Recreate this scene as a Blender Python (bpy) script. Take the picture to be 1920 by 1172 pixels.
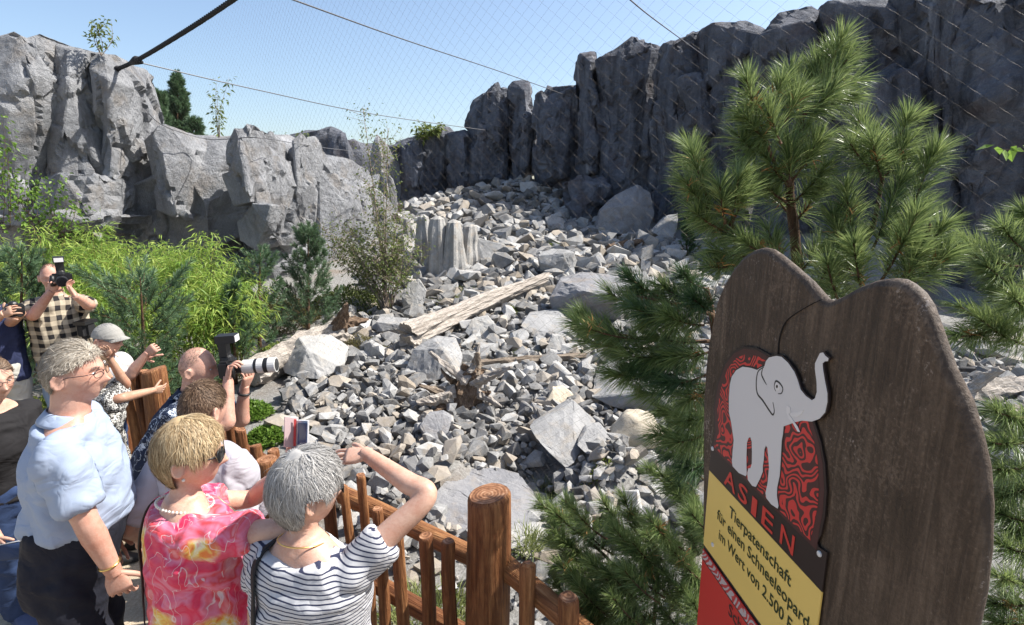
import bpy, bmesh, math, random
import numpy as np
from mathutils import Vector, Matrix, Quaternion, noise as mnoise

for o in list(bpy.data.objects):
    bpy.data.objects.remove(o, do_unlink=True)
scene = bpy.context.scene
COL = scene.collection
rng = np.random.default_rng(7)
random.seed(7)

# ---------------------------------------------------------------- camera, sky, sun, exposure
CAM_H = 2.4
PITCH = math.radians(12.1)
FPX = 1050.0                       # focal length in pixels of a 1920 x 1172 picture
cam_data = bpy.data.cameras.new("camera")
cam_data.sensor_fit = 'HORIZONTAL'
cam_data.sensor_width = 36.0
cam_data.lens = 36.0 * FPX / 1920.0
cam_data.clip_start = 0.05
cam_data.clip_end = 2000.0
cam = bpy.data.objects.new("camera", cam_data)
COL.objects.link(cam)
cam.location = (0, 0, CAM_H)
cam.rotation_euler = (math.radians(90) - PITCH, 0, 0)
scene.camera = cam

SUN_AZ = math.radians(80)          # from +Y towards +X
SUN_EL = math.radians(50)
world = bpy.data.worlds.new("World")
scene.world = world
world.use_nodes = True
wn = world.node_tree
wn.nodes.clear()
sky = wn.nodes.new("ShaderNodeTexSky")
sky.sky_type = 'NISHITA'
sky.sun_disc = False
sky.sun_elevation = SUN_EL
sky.sun_rotation = SUN_AZ
sky.air_density = 1.0
sky.dust_density = 1.7
sky.ozone_density = 1.3
bgn = wn.nodes.new("ShaderNodeBackground")
bgn.inputs[1].default_value = 0.108
wo = wn.nodes.new("ShaderNodeOutputWorld")
wn.links.new(sky.outputs[0], bgn.inputs[0])
wn.links.new(bgn.outputs[0], wo.inputs[0])

sun_data = bpy.data.lights.new("sun", 'SUN')
sun_data.energy = 5.0
sun_data.angle = math.radians(0.55)
sun_data.color = (1.0, 0.955, 0.88)
sun = bpy.data.objects.new("sun", sun_data)
COL.objects.link(sun)
SUN_DIR = Vector((math.cos(SUN_EL) * math.sin(SUN_AZ), math.cos(SUN_EL) * math.cos(SUN_AZ), math.sin(SUN_EL)))
sun.rotation_euler = (-SUN_DIR).to_track_quat('-Z', 'Y').to_euler()
sun.location = SUN_DIR * 60

scene.view_settings.view_transform = 'Standard'
scene.view_settings.look = 'None'
scene.view_settings.gamma = 1.0
scene.view_settings.use_curve_mapping = False
scene.view_settings.exposure = 1.0
scene.render.engine = 'CYCLES'
scene.cycles.use_denoising = True
scene.cycles.max_bounces = 6
scene.cycles.diffuse_bounces = 3
scene.cycles.transparent_max_bounces = 8
scene.render.film_transparent = False

# ---------------------------------------------------------------- measuring: a pixel of the photograph and a distance give a point of the place
CP, SP = math.cos(PITCH), math.sin(PITCH)
def ray(px, py):
    a = (px - 960.0) / FPX
    b = (586.0 - py) / FPX
    y = CP + b * SP
    return np.array([a / y, 1.0, (b * CP - SP) / y])
def P(px, py, d):
    r = ray(px, py) * d
    r[2] += CAM_H
    return r
def PZ(px, py, z):
    r = ray(px, py)
    return P(px, py, (z - CAM_H) / r[2])
def proj(p):
    p = np.asarray(p, float)
    x, y, z = p[..., 0], p[..., 1], p[..., 2] - CAM_H
    dep = y * CP - z * SP
    up = y * SP + z * CP
    return 960 + FPX * x / dep, 586 - FPX * up / dep, dep

# ---------------------------------------------------------------- mesh helpers
def link(o, parent=None):
    COL.objects.link(o)
    if parent is not None:
        o.parent = parent
    return o
def tag(o, label=None, cat=None, group=None, kind=None):
    if label: o["label"] = label
    if cat: o["category"] = cat
    if group: o["group"] = group
    if kind: o["kind"] = kind
    return o
def empty(name, loc=(0, 0, 0), rz=0.0):
    o = bpy.data.objects.new(name, None)
    o.empty_display_size = 0.1
    o.location = loc
    o.rotation_euler = (0, 0, rz)
    COL.objects.link(o)
    return o
def mesh_data(name, V, faces, smooth=False, attr=None):
    """V (n,3); faces: list of (m,k) int arrays, or lists of index tuples."""
    me = bpy.data.meshes.new(name)
    V = np.asarray(V, np.float32).reshape(-1, 3)
    fl = []
    for f in faces:
        if isinstance(f, np.ndarray):
            if len(f): fl.append((f.astype(np.int32).ravel(), np.full(len(f), f.shape[1], np.int32)))
        else:
            for t in f:
                fl.append((np.array(t, np.int32), np.array([len(t)], np.int32)))
    idx = np.concatenate([a for a, _ in fl]); cnt = np.concatenate([b for _, b in fl])
    me.vertices.add(len(V)); me.vertices.foreach_set("co", V.ravel())
    me.loops.add(len(idx)); me.loops.foreach_set("vertex_index", idx)
    me.polygons.add(len(cnt))
    st = np.zeros(len(cnt), np.int32); st[1:] = np.cumsum(cnt)[:-1]
    me.polygons.foreach_set("loop_start", st)
    me.polygons.foreach_set("use_smooth", np.full(len(cnt), bool(smooth)))
    me.update(calc_edges=True)
    if attr is not None:
        at = me.attributes.new("tint", 'FLOAT', 'POINT')
        at.data.foreach_set("value", np.asarray(attr, np.float32))
    return me
class MB:
    def __init__(self): self.V = []; self.F = []; self.n = 0; self.A = []
    def add(self, V, F, a=0.0):
        V = np.asarray(V, float).reshape(-1, 3)
        for f in F:
            if isinstance(f, np.ndarray): self.F.append(f + self.n)
            else: self.F.append([tuple(i + self.n for i in t) for t in f])
        self.V.append(V); self.n += len(V)
        self.A.append(np.broadcast_to(np.asarray(a, float), (len(V),)))
        return self
    def data(self, name, smooth=False):
        return mesh_data(name, np.concatenate(self.V), self.F, smooth, np.concatenate(self.A))
    def build(self, name, mat, parent=None, smooth=False):
        me = self.data(name, smooth)
        me.materials.append(mat)
        return link(bpy.data.objects.new(name, me), parent)
def obj(name, VF, mat, parent=None, smooth=False):
    me = mesh_data(name, VF[0], VF[1], smooth)
    me.materials.append(mat)
    return link(bpy.data.objects.new(name, me), parent)
def frames(pts):
    pts = np.asarray(pts, float)
    T = np.gradient(pts, axis=0)
    T /= np.linalg.norm(T, axis=1, keepdims=True) + 1e-9
    ref = np.array([0, 0, 1.0]) if abs(T[0][2]) < 0.9 else np.array([0, 1.0, 0])
    N = np.zeros_like(T); B = np.zeros_like(T)
    n = np.cross(ref, T[0]); n /= np.linalg.norm(n)
    for i in range(len(T)):
        n = n - T[i] * np.dot(n, T[i]); n /= np.linalg.norm(n) + 1e-9
        N[i] = n; B[i] = np.cross(T[i], n)
    return T, N, B
def tube(pts, rad, n=8, cap=True, noise_amp=0.0, flat=1.0):
    pts = np.asarray(pts, float); m = len(pts)
    rad = np.broadcast_to(np.asarray(rad, float), (m,))
    T, N, B = frames(pts)
    a = np.linspace(0, 2 * np.pi, n, endpoint=False)
    R = rad[:, None] * np.ones(n)
    if noise_amp: R = R * (1 + noise_amp * rng.normal(size=R.shape))
    V = pts[:, None, :] + R[..., None] * (np.cos(a)[None, :, None] * N[:, None, :] + flat * np.sin(a)[None, :, None] * B[:, None, :])
    V = V.reshape(-1, 3)
    i = np.arange(m - 1)[:, None]; j = np.arange(n)[None, :]
    q = np.stack([i * n + j, i * n + (j + 1) % n, (i + 1) * n + (j + 1) % n, (i + 1) * n + j], -1).reshape(-1, 4)
    F = [q]
    if cap:
        F.append([tuple(range(n - 1, -1, -1)), tuple((m - 1) * n + k for k in range(n))])
    return V, F
def box(c, s, rot=None):
    c = np.asarray(c, float); s = np.asarray(s, float) / 2
    V = np.array([[x, y, z] for x in (-1, 1) for y in (-1, 1) for z in (-1, 1)], float) * s
    if rot is not None: V = V @ np.asarray(rot).T
    F = [[(0, 1, 3, 2), (4, 6, 7, 5), (0, 4, 5, 1), (2, 3, 7, 6), (0, 2, 6, 4), (1, 5, 7, 3)]]
    return V + c, F
def poly_prism(loop, thick, axis_u, axis_v, axis_n, origin):
    """loop of (u,v); a slab of that outline from n=0 to n=thick"""
    L = np.asarray(loop, float); k = len(L)
    u, v, nn, o = map(lambda t: np.asarray(t, float), (axis_u, axis_v, axis_n, origin))
    A = o + L[:, :1] * u + L[:, 1:2] * v
    V = np.concatenate([A, A + nn * thick])
    F = [[tuple(range(k - 1, -1, -1)), tuple(range(k, 2 * k))]]
    i = np.arange(k)
    F.append(np.stack([i, (i + 1) % k, (i + 1) % k + k, i + k], -1))
    return V, F
def catmull(pts, per=6):
    pts = np.asarray(pts, float)
    if len(pts) < 3:
        t = np.linspace(0, 1, per + 1)[:, None]
        return pts[0] * (1 - t) + pts[1] * t
    Q = np.vstack([2 * pts[0] - pts[1], pts, 2 * pts[-1] - pts[-2]])
    out = []
    for i in range(1, len(Q) - 2):
        p0, p1, p2, p3 = Q[i - 1], Q[i], Q[i + 1], Q[i + 2]
        for t in np.linspace(0, 1, per, endpoint=False):
            out.append(0.5 * (2 * p1 + (p2 - p0) * t + (2 * p0 - 5 * p1 + 4 * p2 - p3) * t ** 2 + (-p0 + 3 * p1 - 3 * p2 + p3) * t ** 3))
    out.append(pts[-1])
    return np.array(out)
def copy_tree(o, parent=None):
    c = o.copy(); COL.objects.link(c); c.parent = parent
    for ch in o.children: copy_tree(ch, c)
    return c

# value noise in numpy (fast fbm for whole arrays)
_perm = np.random.default_rng(3).random((64, 64, 64))
def vnoise(p):
    p = np.asarray(p, float)
    i = np.floor(p).astype(int); f = p - i
    f = f * f * (3 - 2 * f)
    out = 0
    for dx in (0, 1):
        for dy in (0, 1):
            for dz in (0, 1):
                w = (f[..., 0] if dx else 1 - f[..., 0]) * (f[..., 1] if dy else 1 - f[..., 1]) * (f[..., 2] if dz else 1 - f[..., 2])
                out = out + w * _perm[(i[..., 0] + dx) % 64, (i[..., 1] + dy) % 64, (i[..., 2] + dz) % 64]
    return out * 2 - 1
def fbm(p, octs=4):
    p = np.asarray(p, float); s = 0; a = 1.0; t = 0
    for k in range(octs):
        s = s + a * vnoise(p * 2 ** k + 17.3 * k); t += a; a *= 0.5
    return s / t

# ---------------------------------------------------------------- materials
MATS = {}
class NT:
    """small helper round a node tree"""
    def __init__(self, name):
        self.m = bpy.data.materials.new(name); self.m.use_nodes = True
        self.t = self.m.node_tree; self.t.nodes.clear()
        self.out = self.n("ShaderNodeOutputMaterial")
        self.b = self.n("ShaderNodeBsdfPrincipled")
        self.l(self.b.outputs[0], self.out.inputs[0])
        self.geo = None; self.tc = None
    def n(self, k, **kw):
        x = self.t.nodes.new(k)
        for a, b in kw.items(): setattr(x, a, b)
        return x
    def l(self, a, b): self.t.links.new(a, b)
    def coord(self, kind="Object"):
        if self.tc is None: self.tc = self.n("ShaderNodeTexCoord")
        return self.tc.outputs[kind]
    def pos(self):
        if self.geo is None: self.geo = self.n("ShaderNodeNewGeometry")
        return self.geo.outputs["Position"]
    def island(self):
        self.pos(); return self.geo.outputs["Random Per Island"]
    def noise(self, vec, scale, detail=4, rough=0.55, dist=0.0):
        x = self.n("ShaderNodeTexNoise"); x.inputs["Scale"].default_value = scale
        x.inputs["Detail"].default_value = detail; x.inputs["Roughness"].default_value = rough
        x.inputs["Distortion"].default_value = dist
        self.l(vec, x.inputs["Vector"]); return x.outputs["Fac"]
    def voro(self, vec, scale, feature='F1', out="Distance", rand=1.0):
        x = self.n("ShaderNodeTexVoronoi", feature=feature); x.inputs["Scale"].default_value = scale
        x.inputs["Randomness"].default_value = rand
        self.l(vec, x.inputs["Vector"]); return x.outputs[out]
    def mapv(self, vec, scale=(1, 1, 1), rot=(0, 0, 0), loc=(0, 0, 0)):
        x = self.n("ShaderNodeMapping"); x.inputs["Scale"].default_value = scale
        x.inputs["Rotation"].default_value = rot; x.inputs["Location"].default_value = loc
        self.l(vec, x.inputs["Vector"]); return x.outputs[0]
    def ramp(self, fac, stops, interp='LINEAR'):
        x = self.n("ShaderNodeValToRGB"); x.color_ramp.interpolation = interp
        e = x.color_ramp.elements
        while len(e) < len(stops): e.new(0.5)
        for el, (p, c) in zip(e, stops):
            el.position = p; el.color = (*c, 1) if len(c) == 3 else c
        self.l(fac, x.inputs[0]); return x.outputs[0]
    def mix(self, fac, a, b, mode='MIX'):
        x = self.n("ShaderNodeMix", data_type='RGBA', blend_type=mode)
        for v, i in ((fac, 0), (a, 6), (b, 7)):
            if isinstance(v, (int, float)): x.inputs[i].default_value = v
            elif isinstance(v, tuple): x.inputs[i].default_value = (*v, 1)
            else: self.l(v, x.inputs[i])
        return x.outputs[2]
    def math(self, op, a, b=None, clamp=False):
        x = self.n("ShaderNodeMath", operation=op, use_clamp=clamp)
        for i, v in enumerate((a, b)):
            if v is None: continue
            if isinstance(v, (int, float)): x.inputs[i].default_value = v
            else: self.l(v, x.inputs[i])
        return x.outputs[0]
    def sep(self, vec):
        x = self.n("ShaderNodeSeparateXYZ"); self.l(vec, x.inputs[0]); return x.outputs
    def bump(self, h, strength=0.5, dist=0.02, prev=None):
        x = self.n("ShaderNodeBump"); x.inputs["Strength"].default_value = strength
        x.inputs["Distance"].default_value = dist
        self.l(h, x.inputs["Height"])
        if prev is not None: self.l(prev, x.inputs["Normal"])
        return x.outputs[0]
    def fin(self, color=None, rough=0.8, normal=None, spec=0.3, **kw):
        if color is not None:
            if isinstance(color, tuple): self.b.inputs["Base Color"].default_value = (*color, 1)
            else: self.l(color, self.b.inputs["Base Color"])
        if isinstance(rough, (int, float)): self.b.inputs["Roughness"].default_value = rough
        else: self.l(rough, self.b.inputs["Roughness"])
        self.b.inputs["Specular IOR Level"].default_value = spec
        if normal is not None: self.l(normal, self.b.inputs["Normal"])
        for k, v in kw.items(): self.b.inputs[k].default_value = v
        return self.m

def rock_mat(name, lo, mid, hi, warm=None, island=0.0, scale=1.0, bump=0.6, stain=0.0, strata=0.0, bdist=0.05):
    t = NT(name); p = t.pos()
    n1 = t.noise(p, 1.3 * scale, 6, 0.62, 0.3)
    n2 = t.noise(p, 9 * scale, 6, 0.7)
    n3 = t.noise(p, 55 * scale, 3, 0.7)
    f = t.math('ADD', t.math('MULTIPLY', n1, 0.55), t.math('ADD', t.math('MULTIPLY', n2, 0.3), t.math('MULTIPLY', n3, 0.25)))
    if island:
        f = t.math('ADD', f, t.math('MULTIPLY', t.math('SUBTRACT', t.island(), 0.5), island))
    c = t.ramp(f, [(0.30, lo), (0.52, mid), (0.78, hi)])
    if warm is not None:
        w = t.noise(p, 2.1 * scale, 4, 0.6)
        c = t.mix(t.ramp(w, [(0.52, (0, 0, 0)), (0.68, (1, 1, 1))]), c, t.mix(0.55, c, warm))
    if island:
        k = t.math('FRACT', t.math('MULTIPLY', t.island(), 7.31))
        c = t.mix(t.math('MULTIPLY', t.math('GREATER_THAN', k, 0.86), 0.55), c, (0.33, 0.27, 0.20))
        c = t.mix(t.math('MULTIPLY', t.math('LESS_THAN', k, 0.10), 0.45), c, (0.09, 0.088, 0.09))
    if stain:
        sv = t.mapv(p, (2.2 * scale, 2.2 * scale, 0.22 * scale))
        s = t.noise(sv, 1.6, 5, 0.6)
        c = t.mix(t.math('MULTIPLY', t.ramp(s, [(0.5, (0, 0, 0)), (0.66, (1, 1, 1))]), stain), c, tuple(x * 0.4 for x in lo))
    if stain > .5:
        s2 = t.noise(t.mapv(p, (2.6, 2.6, 0.16), (0.04, 0.05, 0), (3, 1, 0)), 1.3, 5, 0.65)
        c = t.mix(t.math('MULTIPLY', t.ramp(s2, [(0.60, (0, 0, 0)), (0.68, (1, 1, 1))]), 0.5), c, (0.34, 0.345, 0.37))
    cr = t.voro(t.mapv(p, (1, 1, 0.6), (0.3, 0.2, 0)), 1.1 * scale, 'DISTANCE_TO_EDGE')
    crk = t.ramp(cr, [(0.0, (0, 0, 0)), (0.025, (1, 1, 1))])
    h = t.math('ADD', t.math('MULTIPLY', n2, 0.8), t.math('MULTIPLY', n3, 0.25))
    if strata:
        st = t.noise(t.mapv(p, (0.5, 0.5, 9 * scale), (0.12, 0.06, 0)), 1.0, 5, 0.6)
        h = t.math('ADD', h, t.math('MULTIPLY', st, strata))
    nb = t.bump(h, bump, bdist)
    nb = t.bump(crk, 0.25, 0.01, nb) if strata else nb
    return t.fin(c, 0.86, nb, 0.25)

M = {}
M['cliff_left'] = rock_mat('pale_rock', (0.085, 0.088, 0.098), (0.245, 0.25, 0.262), (0.44, 0.445, 0.46), (0.26, 0.225, 0.19), 0, 1.0, 1.0, 0.3, 0.12, 0.12)
M['cliff_back'] = rock_mat('slate_rock', (0.045, 0.048, 0.060), (0.108, 0.115, 0.137), (0.24, 0.25, 0.28), (0.105, 0.076, 0.07), 0, 0.8, 1.0, 0.6, 0.6, 0.14)
M['boulder'] = rock_mat('boulder_rock', (0.13, 0.13, 0.132), (0.245, 0.244, 0.243), (0.37, 0.366, 0.36), (0.30, 0.26, 0.21), 0.0, 2.5, 0.6, 0, 0, 0.03)
M['boulder_dark'] = rock_mat('dark_boulder_rock', (0.10, 0.10, 0.11), (0.19, 0.19, 0.20), (0.30, 0.295, 0.29), (0.23, 0.19, 0.15), 0.0, 2.5, 0.6, 0, 0.3, 0.03)
M['tan_rock'] = rock_mat('tan_rock', (0.26, 0.21, 0.15), (0.44, 0.38, 0.29), (0.58, 0.53, 0.44), None, 0.0, 4, 0.5, 0, 0, 0.02)
M['scree'] = rock_mat('scree_rock', (0.085, 0.084, 0.083), (0.205, 0.203, 0.199), (0.37, 0.365, 0.355), (0.30, 0.25, 0.19), 0.5, 5, 0.5, 0, 0, 0.02)
M['ribbed'] = rock_mat('ribbed_rock', (0.14, 0.135, 0.125), (0.29, 0.28, 0.265), (0.43, 0.42, 0.40), (0.40, 0.32, 0.24), 0.1, 2.5, 0.6, 0.3, 0, 0.04)
# ================================================================ terrain
CTRL = [  # px, py, distance: ground points read off the photograph
 (990,345,20.8),(930,365,20.0),(860,395,19.0),(780,412,18.0),(1050,375,20.0),(1090,405,19.0),(1140,432,17.5),(1250,447,16.0),(1320,475,13.8),(1330,560,9.8),
 (1000,440,15.6),(900,450,15.4),(850,505,12.6),(760,560,10.6),(700,590,9.6),(640,600,9.2),(1030,520,11.4),(1150,500,12.2),(1250,520,11.6),
 (900,600,8.7),(1050,600,8.6),(1200,600,8.7),(560,690,7.0),(700,700,6.7),(850,700,6.6),(1000,700,6.6),(1200,700,6.6),
 (600,800,5.25),(750,800,5.2),(900,800,5.2),(1050,800,5.2),(1200,800,5.3),(700,900,4.2),(850,900,4.25),(1000,900,4.3),(1150,900,4.3),(1280,900,4.4),
 (1250,1000,3.55),(1100,1050,3.25),(1860,760,5.2),(1880,640,8.2),(1700,470,12.5),(520,620,8.8),(430,560,10.0),(250,540,10.5),(60,540,10.5)]
CX = np.array([P(*c) for c in CTRL])
extra = np.array([[-6, 5, 0], [-9, 7, 0.1], [-13, 9, 0.2], [-2.6, 4.4, 0], [-1.2, 3.3, 0], [0.3, 2.5, 0], [1.5, 1.5, 0], [3, 1, 0], [6, 1, 0], [9, 6, .2], [9, 12, .6], [12, 18, 1], [0, 28, 3],
                  [-12, 16, 1], [-10, 24, 1.5], [12, 26, 2], [-4, 2, 0], [0, 0, 0], [4, -3, 0], [-4, -3, 0], [-14, -2, 0], [14, -2, 0]], float)
CX = np.vstack([CX, extra])
def _phi(r): return r
_D = np.linalg.norm(CX[:, None, :2] - CX[None, :, :2], axis=-1)
_n = len(CX)
_Am = np.zeros((_n + 3, _n + 3)); _Am[:_n, :_n] = -_phi(_D) - 0.35 * np.eye(_n)
_Am[:_n, _n] = 1; _Am[:_n, _n + 1:] = CX[:, :2]; _Am[_n, :_n] = 1; _Am[_n + 1:, :_n] = CX[:, :2].T
_W = np.linalg.solve(_Am, np.concatenate([CX[:, 2], [0, 0, 0]]))
FENCE = np.array([[-4.3, 5.0], [-2.62, 3.95], [-1.3, 2.93], [-0.10, 2.16], [0.24, 1.70], [0.46, 1.52], [0.78, 1.30], [1.0, 0.6]])
FX, FY = FENCE[:, 0], FENCE[:, 1]
def fence_y(x): return np.interp(x, FX, FY)
def ground_z(x, y):
    x = np.asarray(x, float); y = np.asarray(y, float)
    xs = np.clip(x, -16, 16); ys = np.clip(y, -3, 29)
    q = np.stack([xs.ravel(), ys.ravel()], -1)
    z = np.zeros(len(q))
    for s in range(0, len(q), 20000):
        qq = q[s:s + 20000]
        d = np.linalg.norm(qq[:, None] - CX[None, :, :2], axis=-1)
        z[s:s + 20000] = -_phi(d) @ _W[:_n] + _W[_n] + qq @ _W[_n + 1:]
    z = z.reshape(x.shape)
    side = np.clip((y - np.interp(x, FX, FY) - 0.15) / 0.5, 0, 1)        # flat on the visitors' side of the fence
    side = np.where(x < -4.3, np.clip((y - 5.0 + 0.25 * (x + 4.3)) / 0.6, 0, 1), side)
    side = np.where(x > 1.0, np.maximum(np.clip((y - 1.2) / 0.6, 0, 1), np.clip((x - 1.1) / 0.5, 0, 1) * np.clip((y + 1) / 1.0, 0, 1)), side)
    return z * side - 0.03
def gz(x, y): return float(ground_z(np.array([x]), np.array([y]))[0])
def PGR(px, py, dmax=30):
    """the ground point behind a pixel"""
    d = np.linspace(1.5, dmax, 1400); r = ray(px, py)
    z = CAM_H + r[2] * d; g = ground_z(r[0] * d, d)
    k = np.argmax(z < g)
    if z[k] >= g[k]: k = len(d) - 1
    return np.array([r[0] * d[k], d[k], g[k]])

def PL(px, py, lift, dmax=30):
    """the point behind a pixel that lies `lift` above the ground"""
    d = np.linspace(1.2, dmax, 1600); r = ray(px, py)
    z = CAM_H + r[2] * d; g = ground_z(r[0] * d, d) + lift
    k = np.argmax(z < g)
    if z[k] >= g[k]: k = len(d) - 1
    return np.array([r[0] * d[k], d[k], z[k]])
def nonuni(a, b, lo, hi, n, far):
    core = np.linspace(a, b, n)
    return np.concatenate([np.linspace(lo, a, far, endpoint=False), core, np.linspace(b, hi, far + 1)[1:]])
gx = nonuni(-14, 12, -260, 260, 210, 10); gy = nonuni(-3, 27, -200, 400, 240, 10)
GX, GY = np.meshgrid(gx, gy)
GZ = ground_z(GX, GY)
GZ += 0.018 * fbm(np.stack([GX * 2.2, GY * 2.2, GX * 0], -1), 4)
nx, ny = len(gx), len(gy)
ii, jj = np.meshgrid(np.arange(nx - 1), np.arange(ny - 1))
Q = np.stack([jj * nx + ii, jj * nx + ii + 1, (jj + 1) * nx + ii + 1, (jj + 1) * nx + ii], -1).reshape(-1, 4)
t = NT('gravel_ground'); p = t.pos()
n1 = t.noise(p, 0.9, 5); n2 = t.noise(p, 38, 4, 0.7); v = t.voro(p, 24, 'F1')
vc = t.voro(p, 24, 'F1', 'Color')
c = t.ramp(n2, [(0.3, (0.12, 0.115, 0.105)), (0.55, (0.22, 0.215, 0.205)), (0.8, (0.36, 0.35, 0.335))])
c = t.mix(t.ramp(n1, [(0.5, (0, 0, 0)), (0.65, (1, 1, 1))]), c, t.mix(0.6, c, (0.16, 0.11, 0.07)))
M['ground'] = t.fin(c, 0.95, t.bump(n2, 0.7, 0.02), 0.1)
ground = obj('ground', (np.stack([GX, GY, GZ], -1).reshape(-1, 3), [Q]), M['ground'], None, True)
tag(ground, kind='structure')

# the visitors' path: sand coloured, trodden
t = NT('path_sand'); p = t.pos()
n1 = t.noise(p, 1.2, 5); n2 = t.noise(p, 60, 4, 0.75); n3 = t.noise(p, 260, 2, 0.7)
c = t.ramp(t.math('ADD', t.math('MULTIPLY', n1, 0.3), t.math('MULTIPLY', n2, 0.7)), [(0.3, (0.30, 0.235, 0.16)), (0.5, (0.45, 0.37, 0.27)), (0.72, (0.60, 0.53, 0.42))])
M['path'] = t.fin(c, 0.95, t.bump(t.math('ADD', n2, t.math('MULTIPLY', n3, 0.5)), 0.7, 0.012), 0.1)
px_ = np.concatenate([[-40], np.linspace(-9, -4.4, 8), np.linspace(-4.3, 1.0, 60)])
up = np.where(px_ < -4.3, 5.0 - 0.25 * (px_ + 4.3), np.interp(px_, FX, FY)) + 0.02
rows = []
for fr in np.linspace(0, 1, 40):
    yy = up * fr + (-12) * (1 - fr) if fr < 1 else up
    rows.append(np.stack([px_, yy, 0.012 * fbm(np.stack([px_ * 1.5, yy * 1.5, yy * 0 + 4], -1), 3)], -1))
PV = np.array(rows); m_, n_ = PV.shape[:2]
ii, jj = np.meshgrid(np.arange(n_ - 1), np.arange(m_ - 1))
Q = np.stack([jj * n_ + ii, jj * n_ + ii + 1, (jj + 1) * n_ + ii + 1, (jj + 1) * n_ + ii], -1).reshape(-1, 4)
path = obj('path', (PV.reshape(-1, 3), [Q]), M['path'], None, True)
tag(path, kind='structure')

# ================================================================ cliffs
from mathutils.geometry import delaunay_2d_cdt
def tin(U, Vv, pts, vals):
    """piecewise flat facets: a triangulated surface through scattered points"""
    pts = np.asarray(pts, float); vals = np.asarray(vals, float)
    r = delaunay_2d_cdt([Vector((float(p[0]), float(p[1]))) for p in pts], [], [], 0, 1e-6)
    vo = np.array([list(v) for v in r[0]]); src = [q[0] for q in r[3]]
    vv = vals[src]
    out = np.zeros(U.shape)
    for tr in r[2]:
        i, j, k = tr[:3]
        (x0, y0), (x1, y1), (x2, y2) = vo[i], vo[j], vo[k]
        den = (y1 - y2) * (x0 - x2) + (x2 - x1) * (y0 - y2)
        if abs(den) < 1e-9: continue
        m = (U >= min(x0, x1, x2) - 1e-6) & (U <= max(x0, x1, x2) + 1e-6) & (Vv >= min(y0, y1, y2) - 1e-6) & (Vv <= max(y0, y1, y2) + 1e-6)
        if not m.any(): continue
        u = U[m]; v = Vv[m]
        a = ((y1 - y2) * (u - x2) + (x2 - x1) * (v - y2)) / den
        b = ((y2 - y0) * (u - x2) + (x0 - x2) * (v - y2)) / den
        c = 1 - a - b
        ok = (a >= -1e-6) & (b >= -1e-6) & (c >= -1e-6)
        w = out[m]; w[ok] = (a * vv[i] + b * vv[j] + c * vv[k])[ok]; out[m] = w
    return out
def tin_random(r, U, Vv, su, sv, amp, jit, seed):
    u0, u1, v0, v1 = U.min() - su, U.max() + su, Vv.min() - sv, Vv.max() + sv
    pts = []; vals = []
    row = 0; v = v0
    while v < v1 + sv:
        u = u0 + (row % 2) * su / 2
        while u < u1 + su:
            pts.append((u + r.uniform(-.48, .48) * su, v + r.uniform(-.48, .48) * sv)); vals.append(amp * (r.uniform(-1, 1)))
            u += su * r.uniform(.7, 1.3)
        v += sv * r.uniform(.7, 1.3); row += 1
    wu = U + jit * fbm(np.stack([U * 5, Vv * 5, U * 0 + seed], -1), 3); wv = Vv + jit * fbm(np.stack([U * 5, Vv * 5, U * 0 + seed + 7], -1), 3)
    return tin(np.clip(wu, u0 + su * .5, u1 - su * .5), np.clip(wv, v0 + sv * .5, v1 - sv * .5), pts, vals)
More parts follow.
